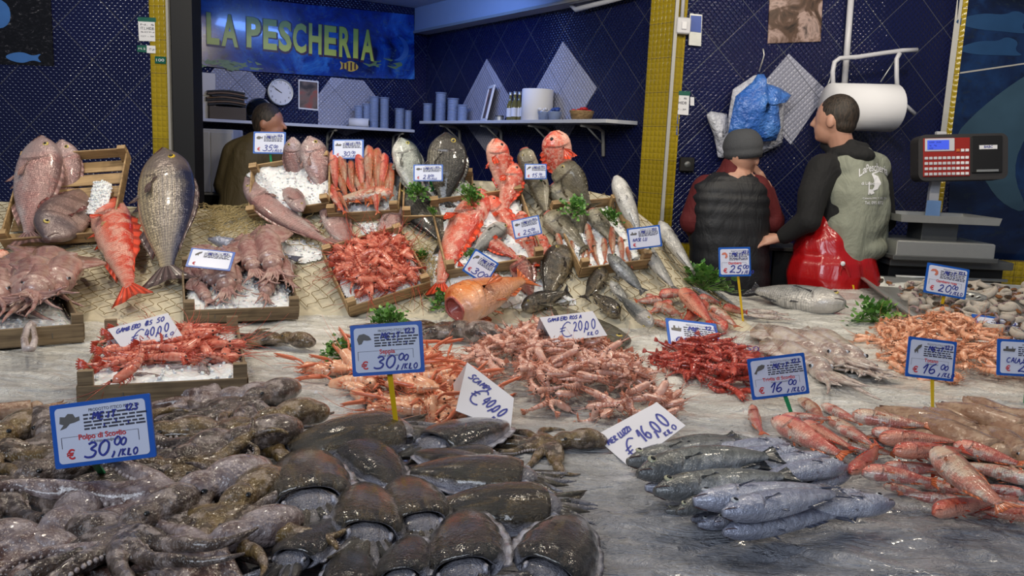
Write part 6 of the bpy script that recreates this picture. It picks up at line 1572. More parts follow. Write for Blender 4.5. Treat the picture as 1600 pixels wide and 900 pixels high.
toman(blob('trousers', [('c', [pb(1118, 455), Vector((pb(1118, 455).x, YB, .1))], [.12, .07]), ('c', [pb(1160, 455), Vector((pb(1160, 455).x, YB, .1))], [.12, .07])], M['trousers'], .012), P2)
for px_ in (1118, 1158): toman(blob('boot', [('c', [Vector((pb(px_, 455).x, YB, .15)), Vector((pb(px_, 455).x, YB, .06)), Vector((pb(px_, 455).x + .06, YB + .15, .045))], [.055, .055, .045])], M['black'], .01), P2)
# ---- person in the alcove
YC = 5.35
def pc(px, py, dy=0.0): return at(px, py, YC + dy)
P3 = empty('person', 'person with dark hair in an olive jacket standing in the dim alcove behind the crates', 'person', loc=Vector((pc(385, 250).x, YC, 0)))
h3 = pc(420, 190); f3 = Vector((.97, -.2, 0)).normalized(); s3 = Vector((f3.y, -f3.x, 0)); R3 = Matrix((f3, Vector((-f3.y, f3.x, 0)), Vector((0, 0, 1)))).transposed()
toman(blob('body', [('e', h3, (.095, .077, .105), R3), ('e', h3 + f3 * .03 + Vector((0, 0, -.06)), (.068, .06, .07), R3), ('c', [h3 + f3 * .09 + Vector((0, 0, .0)), h3 + f3 * .115 + Vector((0, 0, -.035))], [.01, .013]), ('e', h3 + s3 * .078 + Vector((0, 0, -.02)), (.02, .01, .03), R3), ('e', h3 + f3 * .09 + Vector((0, 0, -.065)), (.012, .024, .012), R3),
     ('c', [h3 + Vector((0, 0, -.07)), pc(400, 240), pc(385, 330), pc(380, 420)], [.055, .1, .13, .13]), ('c', [pc(365, 240), pc(350, 290), pc(372, 330, -.15)], [.055, .042, .03]), ('c', [pc(430, 240), pc(440, 290), pc(420, 330, -.15)], [.055, .042, .03]), ('c', [pc(372, 420), Vector((pc(372, 420).x, YC, .05))], [.09, .04]), ('c', [pc(400, 420), Vector((pc(400, 420).x, YC, .05))], [.09, .04])] + hand_prims(pc(372, 330, -.15), (.5, -.8, 0), (0, 0, 1), (1, 0, 0), .95, .5) + hand_prims(pc(420, 330, -.15), (-.3, -.8, 0), (0, 0, 1), (-1, 0, 0), .95, .5), M['skin2'], .008, it=3), P3)
toman(blob('hair', [('e', h3 - f3 * .012 + Vector((0, 0, .014)), (.1, .0825, .104), R3), ('e', h3 - f3 * .035 + Vector((0, 0, -.03)), (.068, .072, .06), R3)], M['hair'], .008, it=3), P3)
toman(blob('olive_jacket', [('c', [pc(405, 222), pc(395, 250), pc(385, 330), pc(382, 400)], [.075, .15, .18, .17]), ('c', [pc(372, 236), pc(400, 230), pc(432, 238)], [.08, .1, .08]), ('c', [pc(368, 240), pc(352, 290), pc(370, 326, -.12)], [.085, .075, .05]), ('c', [pc(430, 240), pc(442, 290), pc(422, 326, -.12)], [.085, .075, .05])], M['olive'], .01), P3)
toman(blob('trousers', [('c', [pc(372, 400), Vector((pc(372, 420).x, YC, .06))], [.12, .06]), ('c', [pc(402, 400), Vector((pc(400, 420).x, YC, .06))], [.12, .06])], M['trousers'], .015), P3)
# ================================================================ scale, bench and tray
E = empty('work_bench', 'dark steel work bench under the scale on the far right', 'bench', loc=(at(1450, 400, 4.4).x, 4.4, 0))
bz = at(1450, 402, 4.25).z
MB().box((0, 0, bz - .02), (.62, .5, .04), bev=.004).build('bench_top', M['steel_dark'], E, False)
MB().box((0, .02, bz / 2 - .02), (.58, .44, bz - .04), bev=.004).build('bench_cabinet', M['black'], E, False)
MB().tube([(-.28, -.26, bz - .09), (.28, -.26, bz - .09)], .008, 8).build('front_rail', M['steel'], E)
E = empty('low_shelf_unit', 'dark blue and black shelf unit between the two fishmongers and the counter', 'shelf unit', loc=(at(1200, 420, 4.55).x, 4.62, 0))
lz = at(1200, 385, 4.5).z
mblue = plain('dark_blue_panel', S(24, 30, 66), .4)
MB().box((0, .0, lz - .01), (.36, .3, .02), bev=.002).build('top_board', M['steel_dark'], E, False); MB().box((-.09, 0, lz / 2 - .01), (.17, .28, lz - .02), bev=.002).build('blue_door', mblue, E, False); MB().box((.09, 0, lz / 2 - .01), (.17, .28, lz - .02), bev=.002).build('black_door', M['black'], E, False)
YS = 4.2
def ps(px, py, dy=0.0): return at(px, py, YS + dy)
c = ps(1460, 380); SCL = empty('shop_scale', 'electronic shop scale with a steel pan and a tall display with red keys', 'scale', loc=Vector((c.x, YS, bz)))
k_ = YS / F_PX
MB().box((.0, .05, .05), (150 * k_, .34, 28 * k_), bev=.006).build('scale_body', M['steel'], SCL, False)
MB().box((.0, .05, .012), (160 * k_, .36, .024), bev=.004).build('base_plate', M['steel_dark'], SCL, False)
pz = ps(1465, 345).z - bz
mb = MB(); prof = [(-.26, -.17, 0), (.26, -.17, 0), (.26, .17, 0), (-.26, .17, 0)]
v = []
for (sc_, z) in ((1.0, .03), (1.03, .032), (1.0, -.004), (.92, -.006), (.92, .004), (.97, .03)):
    for (x, y, _) in prof: v.append((x * sc_ * .92 + .0, y * sc_ + .04, pz + z))
f = [(i * 4 + q, i * 4 + (q + 1) % 4, i * 4 + 4 + (q + 1) % 4, i * 4 + 4 + q) for i in range(5) for q in range(4)] + [(16, 17, 18, 19), (0, 3, 2, 1)]
f = [q for q in f if q != (0, 3, 2, 1)] + [(12, 15, 14, 13)]
mb.add(v, f).build('weighing_pan', M['steel'], SCL, False)
MB().box((.0, .04, (pz + .09) / 2), (.18, .16, pz - .08), bev=.004).build('pan_support', M['steel_dark'], SCL, False)
px0 = ps(1493, 300).x - c.x
MB().box((px0 - .01, .2, .33), (.05, .03, .62), bev=.004).build('display_column', M['white_plastic'], SCL, False)
MB().box((px0 - .01, .182, .2), (.075, .006, .17), bev=.002).build('column_label', plain('pale_blue_label', S(120, 155, 205), .4), SCL, False)
dz = ps(1505, 246).z - bz; dx = ps(1520, 246).x - c.x; W_ = 140 * k_; Hh = 72 * k_
D = empty('display_unit', None, None, mat=None, parent=SCL); D.matrix_basis = Matrix.Translation((dx, .12, dz)) @ Matrix.Rotation(-ROLL - .02, 4, 'Y') @ Matrix.Rotation(-.12, 4, 'X')
M['dgrey'] = plain('dark_grey_housing', S(58, 56, 56), .4); M['rkey'] = plain('red_key_panel', S(150, 40, 34), .4)
MB().prism(rrect(W_, Hh, .035), -.03, .06).build('housing', M['dgrey'], D, False)
MB().box((-W_ * .19, -.032, .0), (W_ * .52, .006, Hh * .84), bev=.002).build('key_panel', M['rkey'], D, False)
MB().box((-W_ * .27, -.036, Hh * .27), (W_ * .33, .005, Hh * .28), bev=.002).build('display_bezel', M['white_plastic'], D, False)
t = NT('lit_blue_display'); v_ = t.co(); mdis = t.done(S(60, 80, 200), .2, emis=S(70, 92, 215), es=.55)
MB().box((-W_ * .29, -.0395, Hh * .27), (W_ * .24, .003, Hh * .2)).build('screen', mdis, D, False)
mb = MB(); 
for r_ in range(3): put_text(mb, ('0.000   20.00', 'kg    /kg', '0.00')[r_], -W_ * .39, Hh * (.31 - .065 * r_), Hh * .035, -.0415)
mb.build('screen_digits', plain('dark_blue_digits', S(16, 24, 90), .4), D, False)
for r_ in range(5):
    for q in range(10):
        if r_ < 1 and q < 7: continue
        m_ = M['rkey'] if False else (M['white_plastic'] if q < 7 else plain('orange_key', S(200, 110, 60), .4) if (r_ == 0 and q == 7) else M['paper'])
        MB().box((-W_ * .42 + q * W_ * .0505, -.037, Hh * (.1 - r_ * .115) + (.0 if r_ else .01)), (W_ * .036, .006, Hh * .06), bev=.001).build('key', m_, D, False)
MB().box((W_ * .26, -.033, .01), (W_ * .34, .008, Hh * .8), bev=.004).build('printer_cover', M['black'], D, False)
MB().box((W_ * .26, -.039, -Hh * .31), (W_ * .24, .01, .012), bev=.001).build('receipt_slot', M['steel'], D, False)
MB().box((W_ * .27, -.0375, Hh * .2), (W_ * .2, .002, .02)).build('maker_plate', M['paper'], D, False); mb = MB(); put_text(mb, 'BABC', W_ * .27, Hh * .18, .013, -.0392, center=True, bold=.02); mb.build('maker_lettering', M['ink_blue'], D, False)
# steel tray of mixed seafood
tr0 = surf(1332, 445, .0); tr = [surf(1352, 452), surf(1475, 560), surf(1760, 590), surf(1600, 442)]
A_ = Vector((1.56, 3.78, TZ)); 
cTL = surf(1345, 437, .03); cFL = surf(1480, 538, .03)
u_ = (cTL - cFL); u_.z = 0; Lside = u_.length; u_.normalize(); v2_ = Vector((u_.y, -u_.x, 0)); Wt = .95
TR = empty('steel_tray', 'large shallow steel tray holding the mixed seafood salad on the right', 'tray', mat=frame((cFL.x, cFL.y, TZ + .004), v2_, y=u_))
v = []; h_ = .045
for (ins, z) in ((-.02, h_), (-.02, h_ + .004), (0.0, h_ + .004), (.045, .006), (.045, .002), (0.03, -.0), (-.0, h_ - .004)):
    for (x, y) in ((ins, ins), (Wt - ins, ins), (Wt - ins, Lside - ins), (ins, Lside - ins)): v.append((x, y, z))
f = [(i * 4 + q, i * 4 + (q + 1) % 4, i * 4 + 4 + (q + 1) % 4, i * 4 + 4 + q) for i in range(6) for q in range(4)] + [(12, 13, 14, 15), (23, 22, 21, 20)]
MB().add(v, f).build('pan', M['steel'], TR, False)
MB().tube([(-.02, -.02, h_ + .003), (Wt + .02, -.02, h_ + .003), (Wt + .02, Lside + .02, h_ + .003), (-.02, Lside + .02, h_ + .003), (-.02, -.02, h_ + .003)], .004, 6).build('rolled_rim', M['steel'], TR)
M['ring'] = flesh_mat('squid_ring_flesh', S(222, 212, 198), S(205, 190, 172), S(232, 226, 216), 20, sss=.1); M['mussel'] = flesh_mat('mussel_flesh', S(196, 118, 50), S(70, 44, 30), S(214, 150, 78), 30); M['mix_pink'] = flesh_mat('pink_tentacle_flesh', S(182, 140, 144), S(214, 196, 190), S(140, 92, 106), 24); M['mix_dark'] = flesh_mat('dark_mussel_flesh', S(44, 34, 26), S(96, 70, 34), S(24, 20, 18), 30)
def proto_of(mb, nm, m):
    o = mb.build(nm, m); me = o.data; bpy.data.objects.remove(o); return (me, [])
rings_ = []
for q in range(3):
    P_ = [Vector((math.cos(a) * .5, math.sin(a) * (.5 - .12 * q), .06 * math.sin(2 * a + q))) for a in [2 * PI * i / 16 for i in range(16)]]; v = []; f = []
    for i, p in enumerate(P_):
        o_ = p.normalized()
        for j in range(8): b_ = 2 * PI * j / 8; v.append(p + o_ * math.cos(b_) * .085 + Vector((0, 0, math.sin(b_) * .2)))
    for i in range(16):
        for j in range(8): f.append((i * 8 + j, ((i + 1) % 16) * 8 + j, ((i + 1) % 16) * 8 + (j + 1) % 8, i * 8 + (j + 1) % 8))
    rings_.append(proto_of(MB().add(v, f), 'squid_ring', M['ring']))
mus = []
for q, m in ((0, 'mussel'), (1, 'mix_dark'), (2, 'mussel')):
    mb = MB().ell((0, 0, 0), (.5, .27, .2), nu=14, nv=9); mb.ell((.1, .1, .08), (.34, .2, .16), nu=12, nv=7); mb.tube([(-.4, .1, .1), (0, .28, .12), (.4, .12, .1)], [.03, .06, .03], 6); mus.append(proto_of(mb, 'mussel', M[m]))
tent = []
for q in range(3):
    rr = random.Random(q); a = 0; p = Vector((-.5, 0, 0)); P_ = [p.copy()]
    for i in range(9): a += rr.uniform(-.1, .75); p = p + Vector((math.cos(a), math.sin(a), rr.uniform(-.2, .2))) * .13; P_.append(p.copy())
    mb = MB().tube(P_, [.13, .125, .12, .11, .1, .09, .075, .06, .045, .02], 8)
    for i in range(1, 9): mb.ell(P_[i] + Vector((0, 0, .09 - .006 * i)), (.04, .04, .03), nu=6, nv=4)
    tent.append(proto_of(mb, 'tentacle_piece', M['mix_pink']))
rs = random.Random(11)
TM = TR.matrix_world
def intray(lst, n, s0, s1, name, label, cat, group, hmax=.03, xmax=.9):
    for _ in range(n):
        x = rs.uniform(.07, Wt - .07) if xmax > .8 else rs.uniform(.07, xmax); y = rs.uniform(.09, Lside - .05); d = min(x, Wt - x, y, Lside - y); z = .016 + rs.uniform(0, hmax) * min(1, d / .16) + .012
        R_ = Matrix.Rotation(rs.uniform(0, 6.3), 4, 'Z') @ Matrix.Rotation(rs.gauss(0, .45), 4, 'X') @ Matrix.Rotation(rs.gauss(0, .3), 4, 'Y'); s_ = rs.uniform(s0, s1)
        inst(rs.choice(lst), name, TM @ Matrix.Translation((x, y, z)) @ R_ @ Matrix.Scale(s_, 4), label, cat, group)
intray(tent, 230, .035, .055, 'tentacle_piece', 'pinkish white piece of tentacle in the seafood salad tray', 'seafood piece', 'tentacle pieces in the tray', .028)
intray(mus, 260, .03, .045, 'shelled_mussel', 'orange and dark shelled mussel in the seafood salad tray', 'mussel', 'shelled mussels in the tray', .036)
intray(rings_, 125, .05, .078, 'squid_ring', 'white squid ring lying in the seafood salad tray', 'squid ring', 'squid rings in the tray', .05)
a_ = surf(1512, 462, .075); LD = empty('slotted_ladle', 'steel slotted ladle lying in the seafood salad tray', 'ladle', mat=frame(a_, (.0, 1, .1), z=(0, 0, 1)))
mb = MB(); n_ = 24; v = [(0, 0, -.018)]; f = []
for r_ in (.02, .04, .06, .075):
    for i in range(n_): b_ = 2 * PI * i / n_; v.append((r_ * math.cos(b_), r_ * math.sin(b_), -.018 + (r_ / .075) ** 2 * .022))
for i in range(n_): f.append((0, 1 + i, 1 + (i + 1) % n_))
for k in range(3):
    for i in range(n_):
        if k == 1 and i % 2 == 0: continue
        f.append((1 + k * n_ + i, 1 + (k + 1) * n_ + i, 1 + (k + 1) * n_ + (i + 1) % n_, 1 + k * n_ + (i + 1) % n_))
o = mb.add(v, f).build('bowl', M['steel'], LD); m_ = o.modifiers.new('s', 'SOLIDIFY'); m_.thickness = .002
MB().box((.13, 0, .03), (.12, .022, .006), bev=.002).build('handle', M['black'], LD, False)
E = MB().prism([(-.05, 0), (.05, 0), (.045, .022), (-.045, .03)], -.03, .0).build('yellow_plastic_scoop', M['stake_yellow'], None, False, label='small yellow plastic piece standing at the back edge of the counter by the red apron', cat='scoop'); p_ = surf(1316, 449, 0); E.location = (p_.x, p_.y, p_.z - .004)

# ================================================================ crates and ice
def surfY(px, py, Y): return at(px, py, Y)
CR = {}
def square_up(P0, P1, P2):
    """turn both edges by half the error so that the crate has right angles"""
    X = P1 - P0; Y = P2 - P0; n = X.cross(Y).normalized(); e = (X.angle(Y) - PI / 2) / 2
    return [P0, P0 + Matrix.Rotation(e, 3, n) @ X, P0 + Matrix.Rotation(-e, 3, n) @ Y]
def C(key, a, b, c, h, label, ice=None, **k):
    P = [q if isinstance(q, Vector) else surf(*q) for q in (a, b, c)]
    P = square_up(*P)
    E = crate(P[0], P[1], P[2], h, label, **k); X = (P[1] - P[0]).normalized(); Yv = P[2] - P[0]; Yv = Yv - X * Yv.dot(X); n = X.cross(Yv).normalized()
    CR[key] = (floor_fn(P[0] + n * .008, P[1] + n * .008, P[0] + Yv + n * .008), n, P)
    if ice is not None:
        W = (P[1] - P[0]).length; D = Yv.length; yv = Yv.normalized(); e = .012
        base = [P[0] + X * x + yv * y + n * (.008 + ice) for x, y in ((e, e), (W - e, e), (W - e, D - e), (e, D - e))]
        o = ice_patch(None, .012, label.replace('crate', 'crate, crushed ice in it'), base=base, edge=.02, rough=.008, npt=24, seed=len(CR)); o['label'] = 'crushed ice filling the ' + label.split(' crate')[0] + ' crate'
    return E
C('c1', (10, 388, .0), (176, 390, .0), at(24, 262, 3.36), .05, 'steeply propped wooden crate with three breams at the back left', None)
C('c2', (-70, 552, .0), (126, 532, .0), (-55, 452, .01), .055, 'worn wooden crate of large squid at the left edge', .01, mat='wood_wet')
C('c3', (126, 640), (384, 628), (150, 545), .05, 'front wooden crate of red prawns at the left', .032, mat='wood_wet', ph=.085)
C('c4', (291, 506), (464, 500), (285, 432), .05, 'wooden crate of small squid left of centre', .018, mat='wood_wet')
C('c5', (548, 494), (680, 489), (466, 424), .05, 'wooden crate of red prawns standing cornerwise in the centre', .03, ph=.075)
C('c6', (398, 346), (516, 350), (384, 278), .05, 'wooden crate of pink breams and ice at the back', .02)
C('c7', (518, 348), (622, 350), (520, 282), .05, 'wooden crate of stacked red mullets at the back', .015)
C('c8', (632, 350), (738, 345), (640, 285), .045, 'wooden crate with dark breams at the back', .012)
C('c9', (700, 436), (850, 433), (650, 335), .05, 'wooden crate of red scorpion fish in the middle', .012)
C('c10', (905, 433), (1012, 424), (850, 338), .05, 'wooden crate of small red mullets right of the middle', .012)

# ice banks
ice_patch([(385, 300), (440, 345), (470, 348), (470, 272), (395, 240)], .05, 'heap of crushed ice at the left of the pink bream crate', .03, seed=4)
ice_patch([(372, 372), (480, 372), (520, 400), (470, 412), (400, 402), (345, 395)], .012, 'patch of crushed ice above the long pink fish', seed=5)
ice_patch([(560, 350), (615, 352), (610, 375), (570, 372)], .02, 'small patch of crushed ice under the mullet crate', seed=6)
ice_patch([(655, 400), (700, 380), (730, 420), (850, 440), (900, 470), (800, 480), (690, 470)], .012, 'patch of crushed ice in front of the scorpion fish crate', seed=7)
ice_patch([(880, 360), (930, 372), (905, 400), (870, 400)], .02, 'patch of crushed ice between the two right crates', .03, seed=8)
ice_patch([(150, 270), (182, 262), (180, 330), (150, 335)], .01, 'patch of crushed ice in the propped crate', base=[at(146, 288, 3.28), at(160, 282, 3.29), at(174, 285, 3.28), at(172, 305, 3.23), at(166, 325, 3.18), at(150, 335, 3.15), at(134, 332, 3.15), at(142, 308, 3.22)], seed=9)

# ================================================================ fish
n1 = (0, -.75, .66)
fish('pink_bream', (66, 214), (42, 385), 'largest silvery pink bream at the left of the propped crate', cat='bream', dors=-1, Yh=3.42, Yt=3.26, n=n1, Hr=.40)
fish('pink_bream', (97, 219), (103, 340), 'second silvery pink bream, standing right of the largest in the propped crate', cat='bream', dors=-1, Yh=3.50, Yt=3.36, n=n1, Hr=.42)
fish('banded_bream', (72, 374), (152, 284), 'dark banded bream lying head down in the propped crate', cat='bream', dors=-1, roll=30, Yh=3.22, Yt=3.42, n=n1, Hr=.58)
fish('red_scorpion', (168, 333), (212, 492), 'big red scorpion fish lying on the net beneath the propped crate', cat='scorpion fish', dors=-1, off=.0, roll=15, Hr=.36)
fish('big_bream', (256, 234), (262, 446), 'large blue-backed bream standing alone in front of the left yellow pillar', cat='bream', dors=-1, Yh=3.3, Yt=2.98, n=n1, Hr=.41)
fish('red_scorpion', (14, 402), (-60, 430), 'tip of a red fish cut off by the left edge of the photo', cat='fish')
fish('pink_bream', (377, 288), (522, 398), 'long pink bream lying diagonally across the net at the centre left', cat='bream', dors=1, off=.03, Hr=.26, bz=-.2)
fish('pink_bream', (508, 306), (552, 400), 'small pink bream hanging over the front of the mullet crate at its left', cat='bream', dors=-1, Yh=3.2, Yt=3.1, n=n1, Hr=.4, bz=.2)
fish('pink_bream', (622, 318), (588, 398), 'small pink bream hanging at the right of the mullet crate', cat='bream', dors=-1, Yh=3.22, Yt=3.1, n=n1, Hr=.4)
fish('pink_bream', (457, 214), (466, 300), 'slim pink bream standing in the ice just right of the first price sign', cat='bream', dors=1, Yh=3.56, Yt=3.42, n=n1, Hr=.38)
fish('pink_bream', (483, 213), (507, 308), 'wider pink bream standing nearest to the stacked mullets', cat='bream', dors=-1, Yh=3.54, Yt=3.38, n=n1, Hr=.42)
fish('pink_bream', (473, 330), (436, 280), 'small pink bream lying head down on the ice under the two standing ones', cat='bream', dors=1, Yh=3.2, Yt=3.34, n=n1, Hr=.45)
fish('gilt_bream', (626, 216), (652, 312), 'white and silver gilthead bream standing at the right of the mullets', cat='bream', dors=-1, Yh=3.52, Yt=3.36, n=n1, Hr=.44)
fish('dark_bream', (698, 208), (694, 328), 'dark striped bream standing behind the parsley and sign', cat='bream', dors=-1, Yh=3.56, Yt=3.38, n=n1, Hr=.5)
fish('dark_bream', (632, 287), (700, 388), 'glossy black bream lying diagonally in front of the parsley', cat='bream', dors=1, Yh=3.26, Yt=3.12, n=n1, Hr=.44)
# stacked mullets in the crate
ml = [(520, 236, 526, 300), (533, 238, 540, 296), (548, 250, 552, 305), (562, 236, 566, 300), (576, 228, 578, 300), (590, 232, 588, 300), (601, 240, 594, 304), (610, 262, 600, 312), (526, 262, 545, 318), (540, 268, 560, 318), (549, 262, 574, 318), (562, 262, 572, 316), (575, 266, 578, 322), (588, 255, 580, 318), (598, 268, 590, 326), (518, 288, 532, 330), (610, 255, 612, 310), (529, 300, 545, 332), (585, 290, 590, 335), (574, 232, 590, 290)]
for i, (hx, hy, tx, ty) in enumerate(ml):
    fish('pale_mullet' if i % 3 else 'red_mullet', (hx, hy), (tx, ty), 'orange red mullet stacked head up in the crate under the second back sign', cat='red mullet', name='red_mullet', group='stacked mullets in the back crate', dors=1 if i % 2 else -1, roll=30 + 20 * (i % 3), Yh=3.44 - .0035 * (ty - 300) - .01 * (i // 8), Yt=3.32 - .004 * (ty - 300) - .01 * (i // 8), n=n1)
fish('pale_mullet', (612, 300), (520, 312), 'pale mullet lying across the foot of the stacked mullets', cat='red mullet', name='red_mullet', dors=1, Yh=3.2, Yt=3.2, n=n1)
fish('red_mullet', (515, 300), (540, 334), 'red mullet slipping over the front board of the mullet crate', cat='red mullet', name='red_mullet', dors=-1, Yh=3.22, Yt=3.16, n=n1)
# big red fish in the middle
fish('red_scorpion', (748, 305), (676, 462), 'longest orange red scorpion fish draped over the front of the middle crate', cat='scorpion fish', dors=-1, roll=25, Yh=3.12, Yt=2.86, n=n1, Hr=.33, bz=.3)
fish('red_scorpion', (728, 330), (712, 420), 'red scorpion fish partly under the longest one', cat='scorpion fish', dors=-1, roll=30, Yh=3.05, Yt=2.98, n=n1, Hr=.36)
fish('red_scorpion', (774, 218), (787, 312), 'red scorpion fish standing tallest left of the tilted small sign', cat='scorpion fish', dors=-1, Yh=3.6, Yt=3.44, n=n1, Hr=.36)
fish('red_scorpion', (806, 258), (782, 342), 'pinkish red scorpion fish leaning right of the tallest one', cat='scorpion fish', dors=-1, roll=15, Yh=3.46, Yt=3.32, n=n1, Hr=.4)
fish('red_scorpion', (866, 205), (884, 300), 'red spiny fish with spread fin standing at the top of the right pile', cat='scorpion fish', dors=1, Yh=3.66, Yt=3.5, n=n1, Hr=.46)
fish('red_scorpion', (762, 306), (830, 408), 'long red scorpion fish lying in the middle crate', cat='scorpion fish', dors=-1, roll=20, Yh=3.26, Yt=3.02, n=n1, Hr=.22)
fish('red_scorpion', (748, 296), (776, 330), 'small red fish half hidden behind the big red ones', cat='scorpion fish', dors=-1, Yh=3.36, Yt=3.3, n=n1)
fish('white_hake', (790, 352), (738, 395), 'silver green fish lying behind the pink one in the middle crate', cat='fish', dors=-1, Yh=3.06, Yt=3.0, n=n1, Hr=.5)
fish('red_scorpion', (748, 366), (816, 408), 'pinkish red fish lying head left at the front of the middle crate', cat='scorpion fish', dors=1, Yh=3.0, Yt=2.94, n=n1, Hr=.3)
fish('red_scorpion', (822, 368), (838, 418), 'short red fish standing in the right half of the middle crate', cat='scorpion fish', dors=-1, Yh=3.04, Yt=2.96, n=n1, Hr=.42)
fish('red_scorpion', (842, 366), (852, 424), 'red fish standing in the right corner of the middle crate', cat='scorpion fish', dors=-1, Yh=3.08, Yt=2.98, n=n1, Hr=.42)
fish('red_scorpion', (812, 332), (828, 365), 'small reddish fish behind the sign of the middle crate', cat='scorpion fish', dors=1, Yh=3.2, Yt=3.14, n=n1, Hr=.5)
# grey fish pile at the right
fish('grey_rockfish', (818, 234), (850, 322), 'grey fish leaning behind the small tilted sign', cat='rockfish', dors=1, Yh=3.5, Yt=3.36, n=n1, Hr=.32)
fish('grey_rockfish', (838, 270), (854, 338), 'olive grey fish lying under the leaning grey one', cat='rockfish', dors=1, Yh=3.34, Yt=3.24, n=n1, Hr=.42)
fish('grey_rockfish', (874, 258), (925, 330), 'grey wide-mouthed fish on top of the right pile below the red spiny one', cat='rockfish', dors=-1, roll=50, Yh=3.48, Yt=3.4, n=n1, Hr=.52)
fish('grey_rockfish', (866, 290), (922, 345), 'grey fish with a white cheek in the right pile', cat='rockfish', dors=-1, Yh=3.34, Yt=3.32, n=n1, Hr=.48)
fish('grey_rockfish', (856, 335), (918, 392), 'flat olive grey fish at the lower left of the right pile', cat='rockfish', dors=-1, Yh=3.16, Yt=3.04, n=n1, Hr=.46)
fish('grey_rockfish', (892, 322), (908, 375), 'grey fish with open mouth under the parsley of the right pile', cat='rockfish', dors=-1, Yh=3.2, Yt=3.12, n=n1, Hr=.6)
fish('grey_rockfish', (925, 330), (960, 382), 'grey white-bellied fish at the right of the right pile', cat='rockfish', dors=-1, roll=-20, Yh=3.22, Yt=3.1, n=n1, Hr=.5)
fish('grey_rockfish', (938, 352), (976, 378), 'thin grey tail fish at the right edge of the right pile', cat='rockfish', dors=-1, Yh=3.2, Yt=3.14, n=n1, Hr=.3)
fish('white_hake', (962, 276), (1003, 378), 'white-bellied hake with a wide open mouth hanging at the top right', name='hake', cat='hake', dors=-1, roll=-55, Yh=3.5, Yt=3.2, n=(0.1, -.6, .7), Hr=.3)
fish('white_hake', (1022, 352), (1080, 438), 'silver hake lying behind the lower right sign', name='hake', cat='hake', dors=-1, off=.02, Hr=.26, bz=.2)
fish('white_hake', (1003, 388), (1052, 462), 'curved silver hake left of the parsley', name='hake', cat='hake', dors=-1, off=.02, Hr=.26, bz=.3)
fish('white_hake', (1000, 402), (960, 440), 'short silver hake behind the small crate of mullets', name='hake', cat='hake', dors=-1, off=.0, Hr=.26)
mr = [(870, 364, 880, 398), (894, 364, 896, 400), (917, 350, 924, 396), (924, 366, 932, 408), (943, 372, 946, 412), (955, 354, 958, 404), (968, 370, 974, 410), (980, 386, 988, 420), (912, 384, 922, 416), (926, 390, 938, 420), (905, 378, 912, 412)]
for i, (hx, hy, tx, ty) in enumerate(mr): fish('pale_mullet', (hx, hy), (tx, ty), 'orange white mullet standing in the small crate right of the middle', name='red_mullet', cat='red mullet', group='mullets in the small right crate', dors=1 if i % 2 else -1, roll=40, Yh=3.16 - .001 * (hy - 350) - .006 * (i % 4), Yt=3.02 - .001 * (ty - 396) - .006 * (i % 4), n=n1)
# in front of the crates
fish('brown_scorpion', (806, 402), (834, 470), 'red-brown speckled scorpion fish hanging over the crate front', cat='scorpion fish', dors=-1, roll=20, Yh=2.98, Yt=2.88, n=n1, Hr=.46)
fish('dark_grouper', (880, 386), (852, 472), 'dark brown grouper leaning on the crate, tallest of the dark fish', name='grouper', cat='grouper', dors=1, roll=10, Yh=3.0, Yt=2.92, n=n1, Hr=.5)
fish('dark_grouper', (944, 424), (912, 472), 'dark brown grouper lying right of the tall dark one', name='grouper', cat='grouper', dors=1, off=.02, Hr=.42)
fish('dark_grouper', (815, 488), (890, 462), 'dark slender fish with barbels lying on the counter behind the folded card', name='grouper', cat='grouper', dors=-1, off=.0, Hr=.34, roll=30)
fish('dark_grouper', (966, 498), (922, 462), 'dark grouper lying head right beside the silver-headed fish', name='grouper', cat='grouper', dors=1, off=.01, Hr=.42, roll=20)
fish('olive_flatfish', (965, 552), (862, 478), 'large flat dark olive fish under the folded card', name='flatfish', cat='flatfish', dors=1, off=.0, Hr=.5)
fish('dark_hake', (948, 402), (1004, 462), 'yellowish green headed hake leaning over the small crate', name='hake', cat='hake', dors=-1, off=.03, offh=.09, Hr=.28)
fish('white_hake', (954, 444), (984, 486), 'short silver fish beside the dark grouper', cat='fish', dors=-1, off=.02, Hr=.34)
fish('silver_tuna', (1016, 520), (966, 472), 'silver-headed dark fish facing the viewer left of the small red fish', cat='fish', dors=-1, off=.01, Hr=.36, roll=20)
fish('orange_grouper', (712, 512), (830, 462), 'orange fish with a huge gaping pink mouth lying on the counter', name='gaping_fish', cat='fish', dors=-1, off=.01, Hr=.46, roll=25)
# small red fish right of centre
sr = [('crimson_mullet', 1064, 462, 1112, 516, 'bright red fish lying on top of the small red heap', 25), ('red_mullet', 1028, 466, 1078, 462, 'tan red fish at the top of the small red heap', 20), ('pale_mullet', 1020, 482, 1066, 500, 'pale pink fish in the middle of the small red heap', 0),
      ('red_mullet', 1008, 464, 1040, 480, 'orange fish at the left corner of the small red heap', 0), ('red_mullet', 1048, 476, 1012, 494, 'pinkish orange fish at the left of the small red heap', 0), ('crimson_mullet', 1100, 484, 1060, 520, 'red fish lying under the bright red one', 0),
      ('pale_mullet', 1108, 486, 1152, 518, 'pale striped mullet pointing to the right of the heap', 0), ('red_mullet', 1132, 522, 1104, 492, 'pink mullet with its head towards the viewer at the right of the heap', 0), ('crimson_mullet', 1128, 486, 1166, 496, 'dark red fish behind the yellow stake', 0),
      ('pale_mullet', 1042, 512, 1010, 500, 'small pale fish at the front of the small red heap', 0), ('red_mullet', 1058, 518, 1024, 508, 'small orange fish at the front of the heap beside the pale one', 0), ('red_mullet', 1090, 468, 1124, 480, 'slim orange fish behind the bright red one', 0), ('red_mullet', 1034, 472, 990, 474, 'orange fish next to the silver head', 0)]
